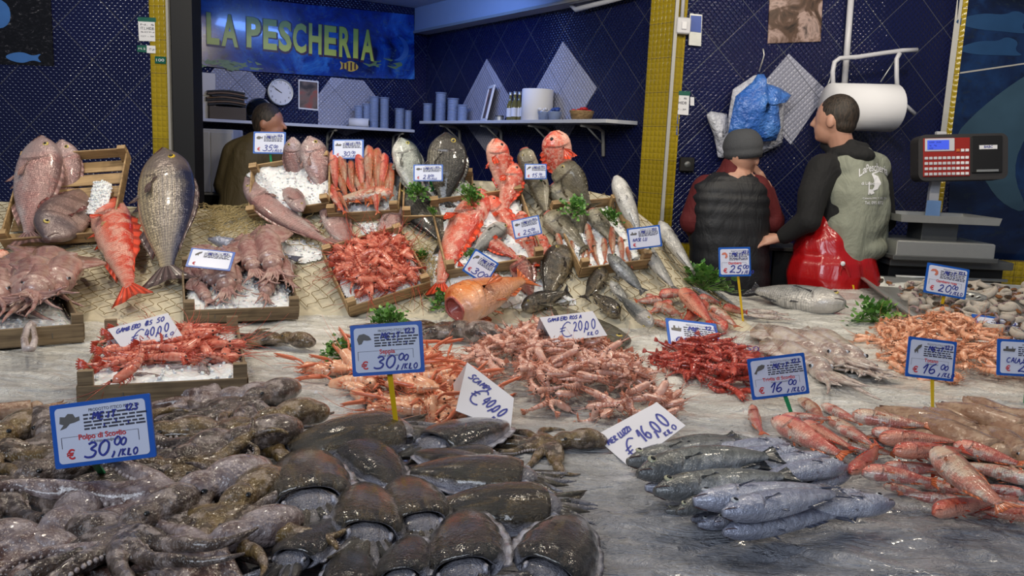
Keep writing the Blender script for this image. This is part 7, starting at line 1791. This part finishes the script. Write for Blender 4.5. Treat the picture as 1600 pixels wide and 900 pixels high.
for i, (k, hx, hy, tx, ty, lb, z_) in enumerate(sr): fish(k, (hx, hy), (tx, ty), lb, name='red_fish', cat='red fish', group='small red fish heap', dors=-1 if tx > hx else 1, roll=20 * (i % 3), off=z_ * .001, Hr=.34)
for i, (hx, hy, tx, ty, lb) in enumerate([(1080, 452, 1128, 478, 'slim grey fish lowest beside the parsley'), (1072, 462, 1116, 472, 'slim grey fish left of the others beside the parsley'), (1110, 456, 1152, 484, 'slim grey fish nearest the yellow stake beside the parsley')]): fish('dark_hake', (hx, hy), (tx, ty), lb, name='slim_grey_fish', cat='fish', group='slim grey fish by the parsley', dors=-1, Hr=.2)
fish('silver_tuna', (1320, 492), (1170, 466), 'large silver fish with a black gill slit lying at the back right of the counter', cat='large fish', dors=1, Hr=.34, off=.0, bz=.1)

# hake heap
hk = [  # head -> tail
 ('dark_hake', 983, 742, 1160, 700, 0.0, 'hake'), ('dark_hake', 1010, 735, 1150, 696, .0, ''), ('hake', 1080, 716, 1195, 704, .0, ''),
 ('hake', 1250, 722, 1110, 728, .02, ''), ('hake', 1230, 705, 1100, 716, .0, ''),
 ('dark_hake', 992, 762, 1215, 732, .035, ''), ('hake', 1010, 778, 1160, 752, .01, ''), ('dark_hake', 1030, 762, 1200, 742, .03, ''),
 ('hake', 1318, 740, 1170, 764, .03, ''), ('hake', 1330, 757, 1190, 772, .0, ''), ('hake', 1290, 728, 1150, 752, .02, ''),
 ('dark_hake', 1021, 790, 1240, 762, .04, ''), ('dark_hake', 1040, 806, 1120, 800, .0, ''), ('dark_hake', 1054, 812, 1170, 778, .035, ''),
 ('hake', 1085, 806, 1300, 778, .05, ''), ('hake', 1080, 822, 1180, 800, .0, ''), ('hake', 1092, 832, 1200, 806, .005, ''), ('hake', 1112, 830, 1220, 800, .01, ''),
 ('hake', 1345, 782, 1230, 800, .01, ''), ('hake', 1128, 822, 1318, 786, .05, ''), ('hake', 1390, 800, 1210, 822, .02, ''), ('hake', 1126, 850, 1318, 820, .012, ''), ('dark_hake', 1130, 688, 1200, 700, .0, '')]
hl = ['dark-backed hake at the far left of the hake heap, top row', 'hake behind the first one at the upper left of the heap', 'pale hake at the top of the heap', 'pale hake with its head to the right, upper row', 'pale hake in the topmost row, head right', 'dark glossy hake on top, pointing left under the folded card', 'pale hake with open mouth at the left edge', 'grey hake between the top dark ones', 'pale hake with its head at the right end of the third row', 'small pale hake head right under the third row', 'blue grey hake in the middle right of the heap', 'dark glossy hake lying across the middle, head left', 'small dark head peeping out at the lower left', 'silver gilled hake with open mouth, left of the blue ones', 'long blue hake across the whole heap, pale belly up', 'pale jaw sticking out under the long blue hake', 'second pale jaw sticking out at the lower left', 'third pale jaw sticking out beside the front fish', 'pale hake head right behind the front fish', 'hake with a dark eye, second from the front', 'big blue hake with its head at the lower right', 'frontmost hake of the heap, nearest the viewer', 'thin dark hake behind the heap']
for i, (k, hx, hy, tx, ty, off, _) in enumerate(hk): fish(k, (hx, hy), (tx, ty), hl[i], name='hake', cat='hake', group='heap of hake', dors=-1 if tx > hx else 1, roll=(8, 25, -10, 15)[i % 4], off=off, Hr=.235, bz=(.1, -.1, .12, 0)[i % 4] * (1 if tx > hx else -1))
# red mullet heap at the right
rm = [('red_mullet', 1172, 642, 1190, 688, 0, 'single small red mullet lying apart behind the hake'), ('pale_mullet', 1250, 632, 1290, 668, 0, 'pale mullet with a yellow cheek at the top of the mullet heap'), ('red_mullet', 1285, 640, 1350, 672, .0, 'mullet at the top left pointing away'), ('pale_mullet', 1330, 662, 1455, 680, .03, 'long pale mullet lying across the top of the heap, tail right'),
      ('red_mullet', 1218, 662, 1300, 662, .02, 'pink mullet at the upper left, head left'), ('red_mullet', 1208, 674, 1322, 735, .0, 'pale red spotted mullet beside the hake'), ('crimson_mullet', 1255, 668, 1335, 712, .03, 'crimson mullet crossing the left of the heap'), ('red_mullet', 1310, 676, 1368, 706, .03, 'white bellied mullet with red head in the upper middle'), ('pale_mullet', 1290, 662, 1360, 695, .0, 'mullet under the white bellied one'),
      ('crimson_mullet', 1330, 752, 1375, 706, .02, 'bright red mullet with its head towards the viewer, left'), ('crimson_mullet', 1372, 694, 1500, 700, .03, 'long crimson mullet in the middle row'), ('crimson_mullet', 1395, 718, 1510, 716, .035, 'crimson mullet just below the long one'), ('red_mullet', 1362, 684, 1450, 690, .02, 'thin crimson mullet above the long one'), ('red_mullet', 1345, 750, 1465, 768, .03, 'spotted red mullet in front, head left'), ('red_mullet', 1380, 738, 1480, 744, .01, 'red mullet behind the spotted front one'),
      ('pale_mullet', 1455, 724, 1572, 822, .06, 'large golden mullet lying on top, tail towards the lower right'), ('pale_mullet', 1612, 762, 1490, 732, .03, 'silver pink mullet behind the golden one at the right edge'), ('red_mullet', 1490, 708, 1600, 742, .03, 'pink mullet with a raised tail at the right'), ('red_mullet', 1500, 792, 1400, 778, .01, 'striped mullet with black cheek spot, head right'), ('crimson_mullet', 1455, 812, 1560, 796, .02, 'dark red mullet at the front, head left'), ('red_mullet', 1608, 800, 1530, 790, .02, 'red mullet at the lower right corner of the heap'),
      ('crimson_mullet', 1590, 790, 1500, 770, .02, 'crimson mullet under the golden one'), ('red_mullet', 1420, 690, 1340, 690, .0, 'mullet hidden in the middle of the heap'), ('crimson_mullet', 1470, 745, 1400, 728, .01, 'crimson mullet in the hollow left of the golden one'), ('red_mullet', 1600, 778, 1520, 764, .035, 'pinkish mullet at the far right, tail left'), ('crimson_mullet', 1540, 760, 1450, 750, .0, 'dark red mullet in the lowest layer'), ('red_mullet', 1560, 812, 1480, 800, .0, 'mullet lying flat at the very front'),
      ('pale_mullet', 1300, 700, 1400, 722, .0, 'pale mullet in the lowest layer beside the bright red one'), ('red_mullet', 1440, 668, 1540, 690, .015, 'mullet at the back of the heap next to the flying squid'), ('crimson_mullet', 1560, 712, 1455, 706, .0, 'crimson mullet at the back right, head right'), ('red_mullet', 1600, 722, 1520, 700, .02, 'mullet at the upper right end of the heap'), ('pale_mullet', 1500, 742, 1600, 752, .01, 'pale mullet between the golden one and the right edge'), ('red_mullet', 1430, 760, 1530, 786, .0, 'red mullet under the tail of the golden one'), ('crimson_mullet', 1618, 820, 1520, 806, .01, 'dark red mullet at the lower right corner of the photo'), ('red_mullet', 1380, 764, 1450, 778, .0, 'low red mullet beneath the spotted front one')]
for i, (k, hx, hy, tx, ty, off, lb) in enumerate(rm): fish(k, (hx, hy), (tx, ty), lb, name='red_mullet', cat='red mullet', group='heap of red mullets', dors=-1 if tx > hx else 1, roll=(10, 35, 0, 20)[i % 4], off=off, Hr=.265 if i != 15 else .27, bz=(.15, -.1, .05)[i % 3])

# ================================================================ crustacean heaps
PR = {}
for key, m, l, cl in (('rose', 'rose', 'rose_leg', 0), ('redp', 'redp', 'redp_leg', 0), ('deep', 'deep', 'deep_leg', 0), ('oran', 'oran', 'oran_leg', 0)):
    PR[key] = [shrimp_proto(M[m], M[l], c_, seed=i, antl=(1.0 if key != 'rose' else .6)) for i, c_ in enumerate((.6, 1.3, 2.1, 3.0) if key != 'redp' else (.5, 1.1, 1.8, 2.4))]
PR['scam'] = [shrimp_proto(M['scam'], M['scam_leg'], c_, claws=True, seed=i) for i, c_ in enumerate((.6, 2.2, 3.4))]
heap(PR['rose'], [(715, 575), (770, 538), (850, 528), (930, 535), (985, 575), (1040, 620), (1062, 655), (1010, 672), (900, 655), (830, 642), (760, 600)], 270, .105, .085, 'pink_shrimp', 'pale pink shrimp in the big loose heap in the centre of the counter', 'shrimp', 'pink shrimps in the centre heap', 1, spread=.12)
heap(PR['deep'], [(1028, 556), (1075, 542), (1130, 545), (1185, 570), (1200, 610), (1150, 622), (1085, 605), (1050, 590)], 110, .10, .05, 'red_prawn', 'deep red long-whiskered prawn in the small heap left of the triglia sign', 'prawn', 'deep red prawns right of centre', 2, dirn=-.5, dsp=.9, spread=.08)
inst(PR['deep'][2], 'red_prawn', frame(surf(1030, 562, .012), (.5, .9, .2), y=(0, 0, 1), s=.11), 'deep red prawn curled up apart at the left end of the deep red heap', 'prawn', 'deep red prawns right of centre')
heap(PR['oran'], [(1350, 530), (1400, 508), (1490, 505), (1545, 520), (1600, 560), (1640, 600), (1560, 605), (1480, 600), (1400, 580)], 210, .10, .07, 'orange_prawn', 'pale orange prawn in the heap in front of the seafood tray', 'prawn', 'orange prawns by the tray', 3, spread=.12)
heap(PR['scam'], [(520, 588), (560, 562), (640, 555), (700, 575), (728, 620), (735, 655), (640, 660), (560, 625)], 62, .145, .045, 'scampi', 'orange scampi with long claws in the heap behind the seppia sign', 'scampi', 'scampi heap', 4, spread=.1)
inst(PR['scam'][0], 'scampi', frame(surf(512, 578, .012), (-.95, .1, 0), y=(0, 0, 1), s=.16), 'scampi stretching its two claws out to the left of the heap', 'scampi', 'scampi heap')
inst(PR['scam'][1], 'scampi', frame(surf(765, 672, .012), (.5, -.8, 0), y=(0, 0, 1), s=.13), 'scampi with red whiskers lying under the scampi card', 'scampi', 'scampi heap')
def crate_heap(key, n, size, h, protos, name, label, cat, group, seed, dirn=None, dsp=PI, ins=.04, sub=None, ice=.034, tilt=.3):
    f_, nn, P = CR[key]; X = P[1] - P[0]; W = X.length; X.normalize(); Yv = P[2] - P[0]; Yv = Yv - X * Yv.dot(X); D = Yv.length; Yv.normalize(); rnd = random.Random(seed); k = 0
    while k < n:
        u_, v_ = rnd.uniform(ins, W - ins), rnd.uniform(ins, D - ins)
        if sub and not (sub[0] < u_ / W < sub[1] and sub[2] < v_ / D < sub[3]): continue
        d = min(u_, W - u_, v_, D - v_); z = ice + .014 + rnd.random() ** .7 * h * min(1, d / .12)
        a = rnd.uniform(-dsp, dsp) + (dirn or 0); Xd = X * math.cos(a) + Yv * math.sin(a) + nn * rnd.uniform(-tilt, tilt) * .6; sd = nn + X * rnd.gauss(0, .4) + Yv * rnd.gauss(0, .4)
        if rnd.random() < .5: sd = -sd
        inst(rnd.choice(protos), name, frame(P[0] + X * u_ + Yv * v_ + nn * z, Xd, y=sd, s=size * rnd.uniform(.85, 1.12)), label, cat, group); k += 1
crate_heap('c3', 62, .14, .035, PR['redp'], 'red_prawn', 'red prawn lying on ice in the front left crate under the folded card', 'prawn', 'prawns in the front left crate', 5, dirn=.3, dsp=.7, ins=.055, sub=(.05, .98, .24, .98))
crate_heap('c5', 125, .14, .05, PR['redp'], 'red_prawn', 'red prawn heaped in the cornerwise crate in the centre', 'prawn', 'prawns in the centre crate', 6, ins=.05)
f_, nn, P = CR['c3']
inst(PR['redp'][1], 'red_prawn', frame(at(206, 570, P[0].y + .06), (-.1, -.7, -.75), y=(.3, -.7, .6), s=.12), 'red prawn hanging head down over the ice at the front of the left crate', 'prawn', 'prawns in the front left crate')

# ================================================================ squid, cuttlefish, octopus
SQ = [squid_proto(i, M['squid']) for i in range(4)]; SP = [squid_proto(i + 9, M['squid_pink'], 1.5) for i in range(3)]; ST = [squid_proto(i + 19, M['totano'], 1.4) for i in range(3)]
sq = [(1186, 508, 1330, 585, .0, 'pale squid at the left of the squid group, arms to the lower right'), (1240, 515, 1352, 580, .015, 'pale squid lying second in the group'), (1258, 512, 1380, 596, .0, 'pale squid at the right of the squid group'), (1210, 530, 1330, 610, .0, 'pale squid lying nearest in the squid group'), (1290, 545, 1400, 592, .0, 'small pale squid at the right tip of the group')]
for i, (ax, ay, bx, by_, off, lb) in enumerate(sq): place2(SQ[i % 4], 'squid', (ax, ay), (bx, by_), off + .022, lb, 'squid', 'pale squids on the right of the counter')
place2(SQ[1], 'squid', (1160, 484), (1238, 492), .016, 'small pale squid lying just in front of the large silver fish', 'squid'); place2(SQ[2], 'squid', (1168, 492), (1245, 500), .014, 'second small pale squid in front of the large silver fish', 'squid')
for i, (ax, ay, bx, by_, lb) in enumerate([(1380, 640, 1600, 705, 'brown translucent flying squid at the left of the right pile'), (1430, 655, 1640, 745, 'flying squid lying nearest the red mullets'), (1480, 632, 1680, 700, 'flying squid with raised mantle at the back of the pile'), (1400, 650, 1620, 720, 'flying squid in the middle of the pile'), (1520, 650, 1720, 740, 'flying squid at the right edge of the photo'), (1560, 640, 1740, 690, 'flying squid at the far right back of the pile'), (1495, 690, 1690, 760, 'flying squid low at the right beside the mullets'), (1450, 640, 1560, 700, 'short flying squid across the middle of the pile'), (1550, 670, 1640, 740, 'flying squid in front at the right of the pile'), (1420, 668, 1530, 690, 'flying squid lying nearly level at the front of the pile'), (1510, 622, 1610, 660, 'flying squid topping the back of the pile')]): place2(ST[i % 3], 'flying_squid', (ax, ay), (bx, by_), .03 + .012 * (i % 3), lb, 'squid', 'pile of brown flying squid', scale=1.1, up_n=(0, -.2, 1))
# left crate of large squid
def incr(key, proto, name, ax, ay, bx, by_, h, lb, cat, group, roll=0, scale=1):
    f_, nn, P = CR[key]; a = f_(ax, ay) + nn * h; b = f_(bx, by_) + nn * h; X = b - a; n_ = Matrix.Rotation(math.radians(roll), 3, X.normalized()) @ nn; return inst(proto, name, frame((a + b) / 2, X, z=n_, s=X.length * scale), lb, cat, group)
for i, (ax, ay, bx, by_, h, lb) in enumerate([(5, 440, 20, 520, .06, 'pinkish squid at the left of the left crate'), (30, 432, 35, 500, .07, 'pinkish squid standing second from the left in the left crate'), (55, 450, 40, 530, .09, 'broad squid lying in the middle of the left crate'), (90, 428, 62, 500, .08, 'purple squid at the back right of the left crate'), (112, 450, 70, 515, .10, 'squid with its arms gathered at the right of the left crate'), (-10, 462, -5, 530, .08, 'squid cut by the left edge of the photo'), (75, 470, 48, 528, .11, 'squid on top with arms hanging over the board')]): incr('c2', SP[i % 3], 'squid', ax, ay, bx, by_, h, lb, 'squid', 'squids in the left crate', roll=(-20, 10, 25)[i % 3], scale=1.15)
o = MB().tube([surf(52, 505, .07), surf(44, 512, .06), surf(38, 530, .05), surf(40, 545, .05), surf(50, 545, .05), surf(55, 530, .055), surf(52, 512, .065)], [.012, .011, .01, .009, .009, .008, .006], 8).build('hanging_tentacle', M['octo_pale'], None, label='long pale tentacle looped over the front board of the left crate', cat='tentacle')
for i, (ax, ay, bx, by_, h, lb) in enumerate([(300, 430, 345, 470, .05, 'slim squid with a shiny eye at the left of the small squid crate'), (330, 410, 318, 462, .05, 'curled squid at the back of the small squid crate'), (385, 400, 400, 462, .07, 'purple squid in the middle of the small squid crate'), (412, 395, 430, 470, .09, 'reddish squid arms down at the right of the small squid crate'), (440, 425, 452, 470, .06, 'squid in the right corner of the small squid crate'), (360, 430, 372, 475, .05, 'small squid between the curled one and the purple one'), (345, 418, 356, 490, .06, 'pale squid lying over the ice at the front of the small squid crate'), (425, 440, 410, 490, .05, 'squid hanging its arms to the front board of the small squid crate'), (305, 455, 330, 492, .04, 'small squid at the front left corner of the small squid crate')]): incr('c4', SP[(i + 1) % 3], 'squid', ax, ay, bx, by_, h, lb, 'squid', 'squids in the small squid crate', roll=(15, -25, 5)[i % 3], scale=1.3)
fish('hake', (327, 380), (470, 412), 'long pinkish fish lying behind the small squid crate under a film of ice', name='slim_fish', cat='fish', dors=-1, off=.02, Hr=.16)
# dark squid at the far left
place2(ST[0], 'squid', (-60, 650), (105, 632), .03, 'dark red brown squid lying at the left edge behind the polpo sign', 'squid', scale=1.2); place2(SP[1], 'squid', (-80, 690), (30, 690), .03, 'pale pink squid mantle at the far left edge', 'squid')
CTP = [cuttle_proto(1, M['cut1']), cuttle_proto(2, M['cut2']), cuttle_proto(3, M['cut1'])]
cf = [(448, 702, 668, 668, .02, 0, 'long striped cuttlefish lying behind the others, its pale frill to the viewer'), (790, 662, 640, 712, .0, 0, 'cuttlefish lying right of the yellow stake, tail to the right'), (650, 708, 770, 738, .02, 0, 'slim cuttlefish under the one right of the stake'), (476, 706, 486, 820, .05, 0, 'broad oval brown cuttlefish in the middle, tail up'),
      (620, 760, 545, 690, .02, 0, 'cuttlefish showing its pale head and arms below the striped one'), (572, 758, 578, 868, .05, 0, 'cuttlefish with a pale mantle opening below centre'), (628, 748, 668, 850, .03, 0, 'grey cuttlefish with a thin pale arm across it'), (528, 812, 430, 900, .04, 0, 'brown cuttlefish pointing to the lower left'), (640, 738, 868, 752, .03, 0, 'long glossy cuttlefish in the right group'),
      (680, 796, 905, 792, .03, 0, 'cuttlefish with a big ringed eye at the right of the group'), (726, 800, 724, 935, .05, 0, 'wide cuttlefish at the bottom centre, its mantle opening to the viewer'), (905, 812, 835, 935, .03, 0, 'very dark shiny cuttlefish at the right end of the group'), (548, 856, 545, 950, .04, 0, 'black cuttlefish cut by the bottom edge of the photo'), (645, 838, 618, 930, .05, 0, 'cuttlefish between the pale opening and the bottom centre one'), (660, 716, 800, 716, .0, 0, 'cuttlefish half hidden in the right group')]
for i, (ax, ay, bx, by_, off, rl, lb) in enumerate(cf): place2(CTP[i % 3] if i not in (10, 11, 12) else CTP[1], 'cuttlefish', (ax, ay), (bx, by_), off * .6 + .03, lb, 'cuttlefish', 'heap of cuttlefish', up_n=(0, -.25, 1), roll=(0, 12, -12)[i % 3], scale=.98)
OC = [octopus_proto(1, M['octo']), octopus_proto(2, M['octo2']), octopus_proto(3, M['octo3']), octopus_proto(4, M['octo'], .6), octopus_proto(5, M['octo2'], .5)]
oc = [(300, 690, 150, 700, .03, 1, 'octopus behind the polpo sign, arms to the left'), (455, 625, 300, 670, .03, 0, 'octopus with a round head at the top right of the octopus heap'), (400, 632, 270, 640, .0, 2, 'octopus next to the crate at the top of the heap'), (455, 670, 330, 700, .06, 1, 'octopus with a dark round head left of the striped cuttlefish'), (60, 660, 100, 760, .05, 3, 'octopus at the upper left with arms running down'), (200, 740, 330, 760, .06, 4, 'golden octopus head under the green stake'), (420, 700, 260, 745, .07, 3, 'octopus with long parallel arms in the middle of the heap'),
      (80, 760, -40, 800, .06, 0, 'octopus in the left middle of the heap'), (330, 780, 200, 820, .09, 2, 'pale purple octopus in the centre'), (400, 790, 300, 860, .09, 1, 'reddish octopus beside the brown cuttlefish'), (110, 830, 20, 900, .07, 2, 'large pale octopus at the lower left corner'), (240, 830, 140, 880, .09, 0, 'octopus at the bottom left of the heap'), (380, 860, 260, 900, .08, 2, 'octopus at the bottom beside the cuttlefish'), (20, 700, -60, 740, .04, 1, 'octopus cut by the left edge of the photo'), (330, 720, 180, 790, .05, 3, 'octopus buried under the golden one'), (180, 860, 330, 880, .05, 0, 'octopus in the lowest row of the heap'), (60, 880, 160, 900, .04, 2, 'octopus at the very bottom left'), (140, 690, 20, 720, .02, 0, 'octopus left of the polpo sign')]
for i, (ax, ay, bx, by_, off, k, lb) in enumerate(oc):
    o = place2(OC[k], 'octopus', (ax, ay), (bx, by_), off * .5, lb, 'octopus', 'heap of octopuses', up_n=(0, -.15, 1), roll=(0, 10, -12, 8, -6, 14)[i % 6]); s_ = o.matrix_world.to_scale().x; t_ = rs.uniform(.29, .35)
    o.matrix_world = o.matrix_world @ Matrix.Scale(t_ / s_, 4)
place2(OC[1], 'octopus', (922, 700), (800, 706), .0, 'olive octopus lying alone between the cuttlefish and the merluzzi card', 'octopus', up_n=(0, 0, 1), scale=1.42)
place2(OC[4], 'octopus', (488, 545), (385, 530), .0, 'small brown octopus lying right of the front left crate', 'octopus', scale=1.1)
place2(OC[3], 'octopus', (760, 540), (640, 520), .0, 'grey octopus lying behind the seppia sign beside the parsley', 'octopus', scale=1.5)

# ================================================================ parsley
PY = [parsley_proto(1), parsley_proto(2)]
for i, (x, y, wpx, off, Y, lb) in enumerate([(653, 300, 44, .03, 3.3, 'parsley between the silver bream and the black bream'), (728, 305, 58, .0, 3.26, 'parsley bunch at the foot of the dark striped bream'), (620, 404, 50, .0, None, 'parsley behind the cornerwise prawn crate'), (660, 402, 34, .0, None, 'small sprig of parsley right of the larger one behind the prawn crate'), (700, 470, 56, .0, None, 'parsley bunch at the tail of the longest red fish'), (898, 322, 52, .0, 3.12, 'parsley sprig on the pile of grey fish'), (950, 340, 48, .0, 3.12, 'parsley sprig right of the one on the grey fish'), (1098, 440, 84, .0, None, 'large bunch of parsley left of the 25 euro sign'),
      (1365, 492, 74, .0, None, 'bunch of parsley in front of the steel tray'), (535, 548, 64, .0, None, 'parsley left of the seppia sign'), (608, 500, 60, .0, None, 'parsley just behind the top of the seppia sign'), (672, 330, 24, .0, 3.08, 'tiny parsley sprig on the black bream'), (735, 400, 30, .0, 2.9, 'parsley behind the small sign next to the long red fish')]):
    p = surf(x, y + wpx * .18, off) if Y is None else surf(x, y + wpx * .1, .11); s_ = wpx * p.y / F_PX * (1.3 if Y is None else 1.0)
    inst(PY[i % 2], 'parsley', Matrix.Translation(p) @ Matrix.Rotation(i * 1.3, 4, 'Z') @ Matrix.Rotation(.25 if Y is None else .7, 4, 'X') @ Matrix.Scale(s_, 4), lb, 'parsley', 'bunches of parsley')

# ================================================================ price signs
price_sign(160, 674, 168, 104, 12.5, 'blue price sign reading Polpo di Scoglio 30,00 on a green stake over the octopuses', (180, 768), 'green', 'Polpo di Scoglio', '(Octopus vulgaris)', '30,00', 'octopus', near=.16)
price_sign(605, 545, 116, 82, 9, 'blue price sign reading Seppia 30,00 on a long yellow stake over the cuttlefish', (626, 716), 'yellow', 'Seppia', '(Sepia officinalis)', '30,00', 'shell', near=.03)
price_sign(1216, 588, 92, 66, 12, 'blue price sign reading Triglia di Scoglio 16,00 on a green stake', (1240, 656), 'green', 'Triglia di Scoglio', 'Mullus surmuletus', '16,00', 'fish')
price_sign(1455, 561, 78, 64, -2, 'blue price sign reading Totano 16,00 on a yellow stake', (1457, 638), 'yellow', 'Totano', '(Todarodes)', '16,00', 'squid')
price_sign(1479, 439, 68, 48, -5, 'blue price sign reading Gambero rosa 20,00 on a yellow stake at the seafood tray', (1466, 502), 'yellow', 'Gambero rosa', '', '20,00', 'prawn', pinkpic=True)
price_sign(1148, 409, 50, 46, 6, 'blue price sign reading 25,00 on a long yellow stake', (1161, 503), 'yellow', 'Gambero', '', '25,00', 'prawn', pinkpic=True)
price_sign(1607, 560, 100, 58, 2, 'blue price sign reading CALAMARI cut by the right edge of the photo', (1602, 632), 'green', None, '', '24,00', 'boat', hand='CALAMARI')
price_sign(1570, 521, 78, 50, -3, 'blue price sign lying back on the prawns at the right edge', None, None, None, '', '', 'boat', Y=surf(1570, 532).y, tilt=62, hand='GAMBERO ROSA')
price_sign(1084, 530, 84, 56, -2, 'blue price sign lying nearly flat behind the deep red prawns', None, None, None, '', '', 'boat', Y=surf(1084, 540).y, tilt=62, hand='GAMBERO ROSSO')
price_sign(1007, 371, 52, 34, 12, 'small blue price sign on a green stake at the right hakes', (1018, 396), 'green', None, '', '', 'boat', hand='NASELLI', Y=3.15)
price_sign(823, 355, 44, 30, 17, 'small blue price sign tilted up to the right over the red scorpion fish', (826, 375), 'green', None, '', '25,00', 'flat_fish', Y=2.98)
price_sign(751, 417, 44, 40, -28, 'small blue price sign leaning sideways beside the big red fish', (800, 440), 'green', None, '', '30,00', 'fish', Y=2.88, tilt=30)
price_sign(837, 268, 34, 24, 5, 'small blue price sign on the leaning grey fish', (853, 295), 'green', None, '', '15,0', 'fish', Y=3.36)
price_sign(669, 270, 46, 26, 5, 'small blue price sign between the silver bream and the dark striped bream', (682, 310), 'green', None, '', '28,00', 'flat_fish', Y=3.28)
price_sign(544, 233, 48, 30, 5, 'small blue price sign with a boat over the stacked mullets', None, None, None, '', '30,00', 'boat', Y=3.3)
price_sign(421, 223, 50, 34, 4, 'small blue price sign with a fish on a green stake at the back left crate', (424, 256), 'green', None, '', '35,00', 'flat_fish', Y=3.42)
price_sign(329, 405, 70, 30, -1, 'blue price sign lying back on the ice of the small squid crate', None, None, None, '', '', 'squid', Y=surf(329, 410, .05).y - .14, tilt=40)
# ---- folded white cards
def ft(p, dy, dz=0): return Vector((p.x, p.y + dy, p.z + dz))
a = surf(168, 548, .05); Ya = a.y
tent_card((168, 514), (262, 489), (284, 523), (193, 548), (at(167, 547, Ya + .09), at(248, 548, Ya + .10)), [('GAMBERO ROSSO', .08, .72, .16, .035, 0, .76), ('€', .18, .12, .48, .035, 0, .26), ('40,00', .44, .26, .30, .04, .03, .36), ('KILO', .66, .08, .11, .028, .03, .2)], 'folded white card reading Gambero rosso 40,00 standing on the front left prawn crate', (Ya + .03, Ya + .06), (Ya - .02, Ya + .0))
a = surf(870, 535, .08); Ya = a.y
tent_card((843, 496), (926, 486), (949, 524), (864, 535), (at(836, 524, Ya + .10), at(900, 534, Ya + .10)), [('GAMBERO ROSA', .1, .78, .13, .03, 0, .66), ('€', .18, .16, .5, .032, 0, .26), ('20,00', .46, .3, .34, .036, .03, .38), ('KILO', .66, .1, .13, .026, 0, .2)], 'folded white card reading Gambero 20,00 standing behind the pink shrimps', (Ya + .04, Ya + .04), (Ya - .01, Ya - .01))
a = surf(760, 668, .02); Ya = a.y
tent_card((730, 566), (803, 622), (800, 668), (710, 648), (at(708, 600, Ya + .2), at(716, 660, Ya + .12)), [('SCAMPI', .08, .68, .15, .035, 0, .42), ('€', .12, .22, .44, .038, 0, .26), ('40,00', .40, .34, .27, .038, 0, .36), ('KILO', .62, .16, .13, .028, 0, .2)], 'folded white card reading Scampi 40,00 standing between the scampi and the pink shrimps', (Ya + .10, Ya + .05), (Ya + .0, Ya - .03))
a = surf(985, 728, .0); Ya = a.y
tent_card((938, 690), (1026, 628), (1071, 664), (984, 731), (at(925, 683, Ya + .11), at(1020, 632, Ya + .16)), [('MERLUZZI', .05, .76, .15, .035, 0, .42), ('€', .14, .08, .5, .038, 0, .26), ('16,00', .42, .26, .4, .042, .02, .42), ('KILO', .68, .08, .13, .03, 0, .2)], 'folded white card reading Merluzzi 16,00 lying beside the hake heap', (Ya + .09, Ya + .14), (Ya - .0, Ya + .05))
